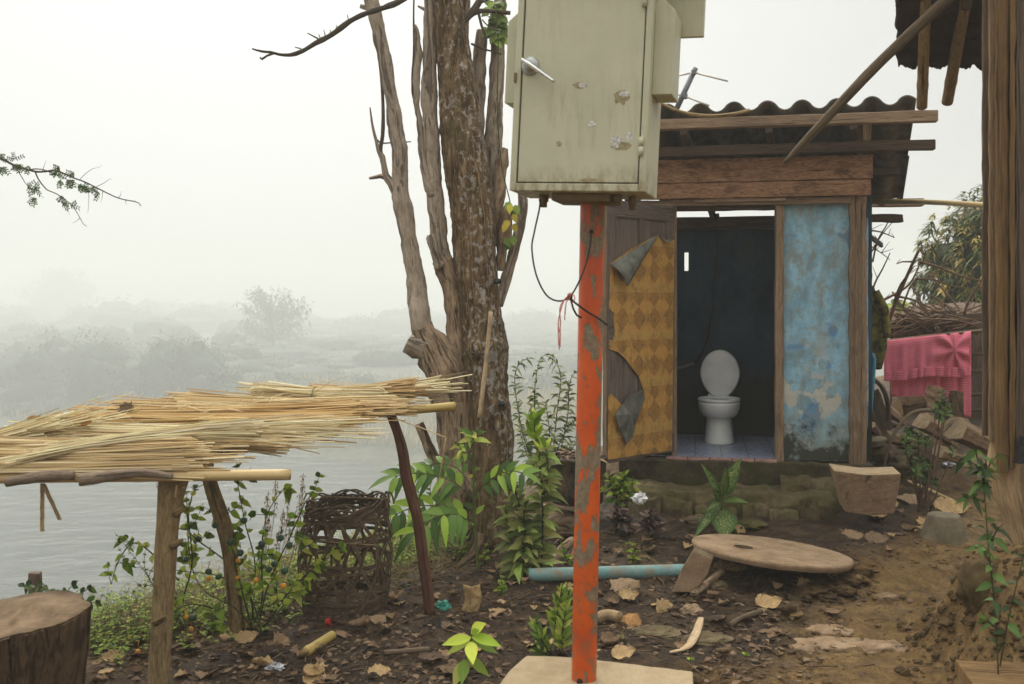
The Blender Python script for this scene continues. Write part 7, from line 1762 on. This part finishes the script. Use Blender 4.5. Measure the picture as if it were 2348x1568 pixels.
for k in range(2600):
    u = rf(500, 2200); v = rf(1230, 1566); p = GP(u, v)
    if p.y > 7.5 or p.z > .3 or bank_s(p.x, p.y) > .3: continue
    if 1150 < u < 1590 and v > 1502: continue
    if 1600 < u < 1930 and v < 1300: continue
    s = rf(.004, .02) * (1.8 if rnd.random() < .1 else 1); 
    if u > 1900 and v > 1300: s *= .5
    cl_.blob(p, s, s * rf(.6, 1.2), s * rf(.3, .6), .4, 3, 7, 5)
tag(cl_.build('mud_crumbs', M['ground'], smooth=False), 'crumbs and clods of dark mud', 'mud', kind='stuff')

bk_ = MB()
for k in range(420):
    u = rf(2060, 2400); v = rf(1240, 1566); p = GP(u, v)
    if p.y > 5.4: continue
    s = rf(.004, .022) * (1.9 if rnd.random() < .1 else 1); bk_.blob(p, s, s * rf(.7, 1.2), s * rf(.5, .9), .45, 3, 9, 6)
tag(bk_.build('bank_clods', M['clod'], smooth=False), 'crumbly clods on the earth bank below the timber house', 'clods', kind='stuff')
# loose odds and ends
def stick(name, pts, r0, mat, lab, cat, n=10, rough=.1):
    m = MB(); P3 = []
    for u, v, h_ in pts: p = GP(u, v); P3.append(p + V((0, 0, r0 + h_)))
    m.limb(P3, [r0] * len(pts), n, .02, rough, 12); o = m.build(name, M[mat]); tag(o, lab, cat); return o
m = MB(); a, b_ = GP(762, 1470) + V((0, 0, .03)), GP(700, 1508) + V((0, 0, .026)); hollow(m, a, b_, .022, 16, nodes=(.9,)); tag(m.build('bamboo_offcut', M['bamboospot']), 'short thick brown bamboo offcut in the mud below the basket', 'bamboo')
stick('broken_branch', [(1366, 1432, 0), (1395, 1425, .005), (1420, 1428, 0)], .028, 'drift', 'short pale broken branch butting against the orange post', 'branch', 12, .15)
stick('flat_stick', [(880, 1502, 0), (930, 1498, 0), (985, 1494, 0)], .012, 'stick', 'grey split stick lying left of the seedling', 'stick')
stick('grey_branch', [(1672, 1440, 0), (1700, 1425, .005), (1745, 1408, 0)], .014, 'stick', 'grey stick in the mud left of the large pale leaf', 'stick')
stick('slanting_branch', [(1590, 1372, 0), (1625, 1350, .02), (1655, 1330, .03)], .02, 'heart', 'rough broken branch below the leaning slab', 'branch', 12, .2)
stick('dark_twig', [(1850, 1320, 0), (1880, 1308, 0), (1915, 1290, .01)], .006, 'darkstem', 'thin dark twig beside the right tip of the round lid', 'twig')
stick('bamboo_shoot', [(2082, 1110, .01), (2140, 1135, .01), (2200, 1160, 0)], .012, 'bamboo', 'thin bamboo cane on the ground between the shrub and concrete cone', 'cane')
m = MB(); q, r = smooth([GP(1535, 1500) + V((0, 0, .01)), GP(1575, 1490) + V((0, 0, .015)), GP(1595, 1466) + V((0, 0, .03)), GP(1606, 1440) + V((0, 0, .05))], [.01, .022, .024, .016], .01); m.tube(q, r, 10, flat=.35, disp=lambda p, t, th: .1 * noise.noise(p * 25)); tag(m.build('bark_strip', M['cuttop']), 'curved tan strip of bark in the mud above the paving slab', 'bark')
m = MB(); p = GP(1015, 1396); m.blob(p + V((0, 0, .012)), .04, .03, .03, .6, 4, 14, 8); tag(m.build('plastic_bag', M['greenbag'], smooth=False, loc=p), 'crumpled green plastic scrap right of the reddish post', 'plastic')
m = MB(); p = P(1466, 1142, 6.4); m.blob(p, .042, .03, .034, .7, 4, 18, 10); tag(m.build('plastic_bag', M['whitebag'], smooth=False, loc=p), 'crumpled white plastic bag on the left end of the mossy step', 'plastic')
m = MB(); p = GP(752, 1434); m.tube([p + V((-.01, 0, .018)), p + V((.012, -.004, .02))], .018, 14); tag(m.build('bottle_cap', M['redcap'], bevel=.003, smooth=False), 'small red plastic cap at the foot of the basket', 'cap')
for u, v, s, lab in ((632, 1532, .04, 'dirty blue and white wrapper in the mud, lower left'), (1140, 1382, .022, 'small shiny wrapper left of the turquoise pipe'), (2175, 1068, .05, 'grey crumpled rag below the firewood logs'), (2128, 1224, .03, 'small white scrap beside the concrete cone')):
    p = GP(u, v); m = MB(); m.blob(p + V((0, 0, s * .2)), s, s * .7, s * .4, .7, 4, 14, 9); tag(m.build('crumpled_rag' if v == 1068 else 'torn_wrapper', M['foil'] if v != 1224 else M['whitebag'], smooth=False, loc=p), lab, 'litter')
for u, v in ((1583, 1512), (1425, 1462), (1710, 1502)):
    gb = GP(u, v); o, ms, ml = plant('tiny_sprout', {1583: 'tiny green sprout near the curved bark strip', 1425: 'tiny weed sprout below the short broken branch', 1710: 'tiny weed sprout on the edge of the clay path'}[u], 'sprout', gb, 0); add_stem(ms, ml, [gb, gb + V((.005, 0, .04))], .0015, .001, 7 if u == 1583 else 5, .028, .014, .3, .3, .3); fin(o, ms, ml, 'lf_bright')
for u, v, dd_ in ((1150, 1365, .1), (1300, 1290, .1), (1450, 1290, 0), (1110, 1290, .2)):
    gb = GP(u, v); o, ms, ml = plant('leafy_sprig', {1150: 'little leafy sprig at the tree foot above the small wrapper', 1300: 'leafy sprig half hidden behind the orange post above the pipe', 1450: 'low green sprig growing over the turquoise pipe', 1110: 'small leafy sprig among the tree roots'}[u], 'plant', gb, 0); 
    for k in range(4): add_stem(ms, ml, [gb, gb + V((rf(-.05, .05), rf(-.03, .03), rf(.05, .14)))], .002, .001, 9, .04, .02, .2, .3, .3)
    fin(o, ms, ml, 'lf_weed')

# ================================================================ far bank in the fog
def clump(ml, c, r, h, n, leaf):
    ml.blob(c + V((0, 0, h * .38)), r * .72, r * .72, h * .46, .4, 2.5, 14, 9, var=rf(0, .5))
    for k in range(n):
        while True:
            dv = V((rf(-1, 1), rf(-1, 1), rf(0, 1)))
            if dv.length < 1: break
        dv = dv * max(.3, dv.length) ** -.4; lump = 1 + .35 * noise.noise(dv * 2.2 + c * .13)
        p = c + V((dv.x * r, dv.y * r, dv.z * h)) * lump
        ml.leaf(p, (rf(-1, 1), rf(-1, 1), rf(-.8, .8)), (rf(-1, 1), rf(-1, 1), 1), leaf * rf(.6, 1.4), leaf * rf(.35, .7), .2, .1, 2, rnd.random())
ml = MB()
for k in range(84):
    u = rf(-260, 620) if k < 66 else rf(560, 1330); d0 = 110 - max(0, min(950, u)) / 950 * 26
    d = (d0 + rf(4, 20)) * FS; x = (u - UC) * d / FPX; z = G(x, d, False)
    big = (1.0 if u < 250 else (1.0 if 320 < u < 480 else .6)) if u < 560 else .38
    clump(ml, V((x, d, z - .3)), FS * rf(2.2, 4.2) * (.6 + .4 * big), FS * rf(3.0, 7.0) * big, 900, FS * rf(.2, .42))
for k in range(60):
    u = rf(-260, 620); d0 = 110 - max(0, min(950, u)) / 950 * 26; d = (d0 + rf(-1, 4)) * FS; x = (u - UC) * d / FPX; clump(ml, V((x, d, max(WATER, G(x, d, False)) - .2)), FS * rf(1.2, 2.6), FS * rf(1.2, 3.0), 380, FS * rf(.2, .36))
for k in range(210):
    u = rf(-260, 1420); d = (112 + 120 * rnd.random() ** 1.2) * FS; x = (u - UC) * d / FPX
    hh = (rf(2.2, 5.5) if u < 560 else rf(1.0, 3.0)) * (1 + .5 * noise.noise(V((u * .012, d * .01, 0))))
    clump(ml, V((x, d, G(x, d, False) - .8)), FS * rf(3.5, 8), FS * hh, 420, FS * rf(.25, .5))
tag(ml.build('bank_thicket', M['lf_far']), 'dim thicket along the far river bank fading into fog', 'thicket', kind='stuff')
ml = MB()
for k in range(190):
    u = rf(-250, 1600); d = rf(250, 415) * FS; x = (u - UC) * d / FPX; hh = rf(3, 7) * (1 + .8 * noise.noise(V((u * .006, d * .004, 7)))) * (1.25 if u < 540 else .85)
    clump(ml, V((x, d, G(x, d, False) - .5)), FS * rf(6, 11), FS * hh, 260, FS * rf(.7, 1.3))
tag(ml.build('distant_woods', M['lf_far']), 'barely visible woods far behind the river in the fog', 'woods', kind='stuff')
ml = MB()
for k in range(9000):
    u = rf(560, 1340) if rnd.random() < .8 else rf(-50, 600); d = FS * (108 - max(0, min(950, u)) / 950 * 24 + rf(2, 34) * rnd.random()); x = (u - UC) * d / FPX; z = G(x, d, False)
    h = FS * rf(.8, 2.6); ml.leaf(V((x, d, z - .1)), (rf(-.3, .3), rf(-.3, .3), 1), (0, -1, 0), h, FS * rf(.05, .14), .15, .1, 2, rnd.random())
tag(ml.build('bank_reeds', M['lf_straw']), 'tall dry reeds on the far bank in the fog', 'reeds', kind='stuff')
def fartree(name, label, u, vtop, vbase, d, wpx, n, leaf, mat, dens):
    x = (u - UC) * d / FPX; z = G(x, d, False); zt_ = EYE - (vtop - VH) * d / FPX; H = zt_ - z; W_ = wpx * d / FPX / 2
    o = thing(name, label, 'tree', V((x, d, z))); m = MB(); m.limb([V((x, d, z - .5)), V((x + W_ * .05, d, z + H * .25)), V((x - W_ * .05, d, z + H * .55)), V((x, d, z + H * .85))], [W_ * .05, W_ * .04, W_ * .025, W_ * .008], 8, H / 30, .1, .5)
    ml = MB()
    for k in range(n):
        t = rf(.22, .98); a = rf(0, 6.28); rr = W_ * (math.sin(math.pi * (t * .82 + .10)) ** .6) * rf(.45, 1.05)
        st = V((x, d, z + H * t * .62)); en = V((x + rr * math.cos(a), d + rr * math.sin(a), z + H * (t * .9 + .08)))
        m.tube([st, st.lerp(en, .5) + V((0, 0, -H * .015)), en], [W_ * .012, W_ * .008, W_ * .003], 4)
        for i in range(dens):
            c = st.lerp(en, rf(.55, 1.06)) + V((rf(-1, 1), rf(-1, 1), rf(-1, 1))) * W_ * .09
            ml.leaf(c, (rf(-1, 1), rf(-1, 1), rf(-1, .6)), (0, 0, 1), leaf * rf(.6, 1.3), leaf * rf(.3, .5), .3, .1, 2, rnd.random())
    m.build('trunk', M['bareb'], o); ml.build('crown', M[mat], o)
fartree('foggy_tree', 'sparse tree standing alone in the fog across the river', 622, 655, 850, 165 * FS, 200, 95, .8 * FS, 'lf_fartree', 26)
fartree('faint_tree', 'very faint broad tree dissolving in the fog on the left', 138, 610, 790, 400 * FS, 165, 120, 2.2 * FS, 'lf_far', 22)
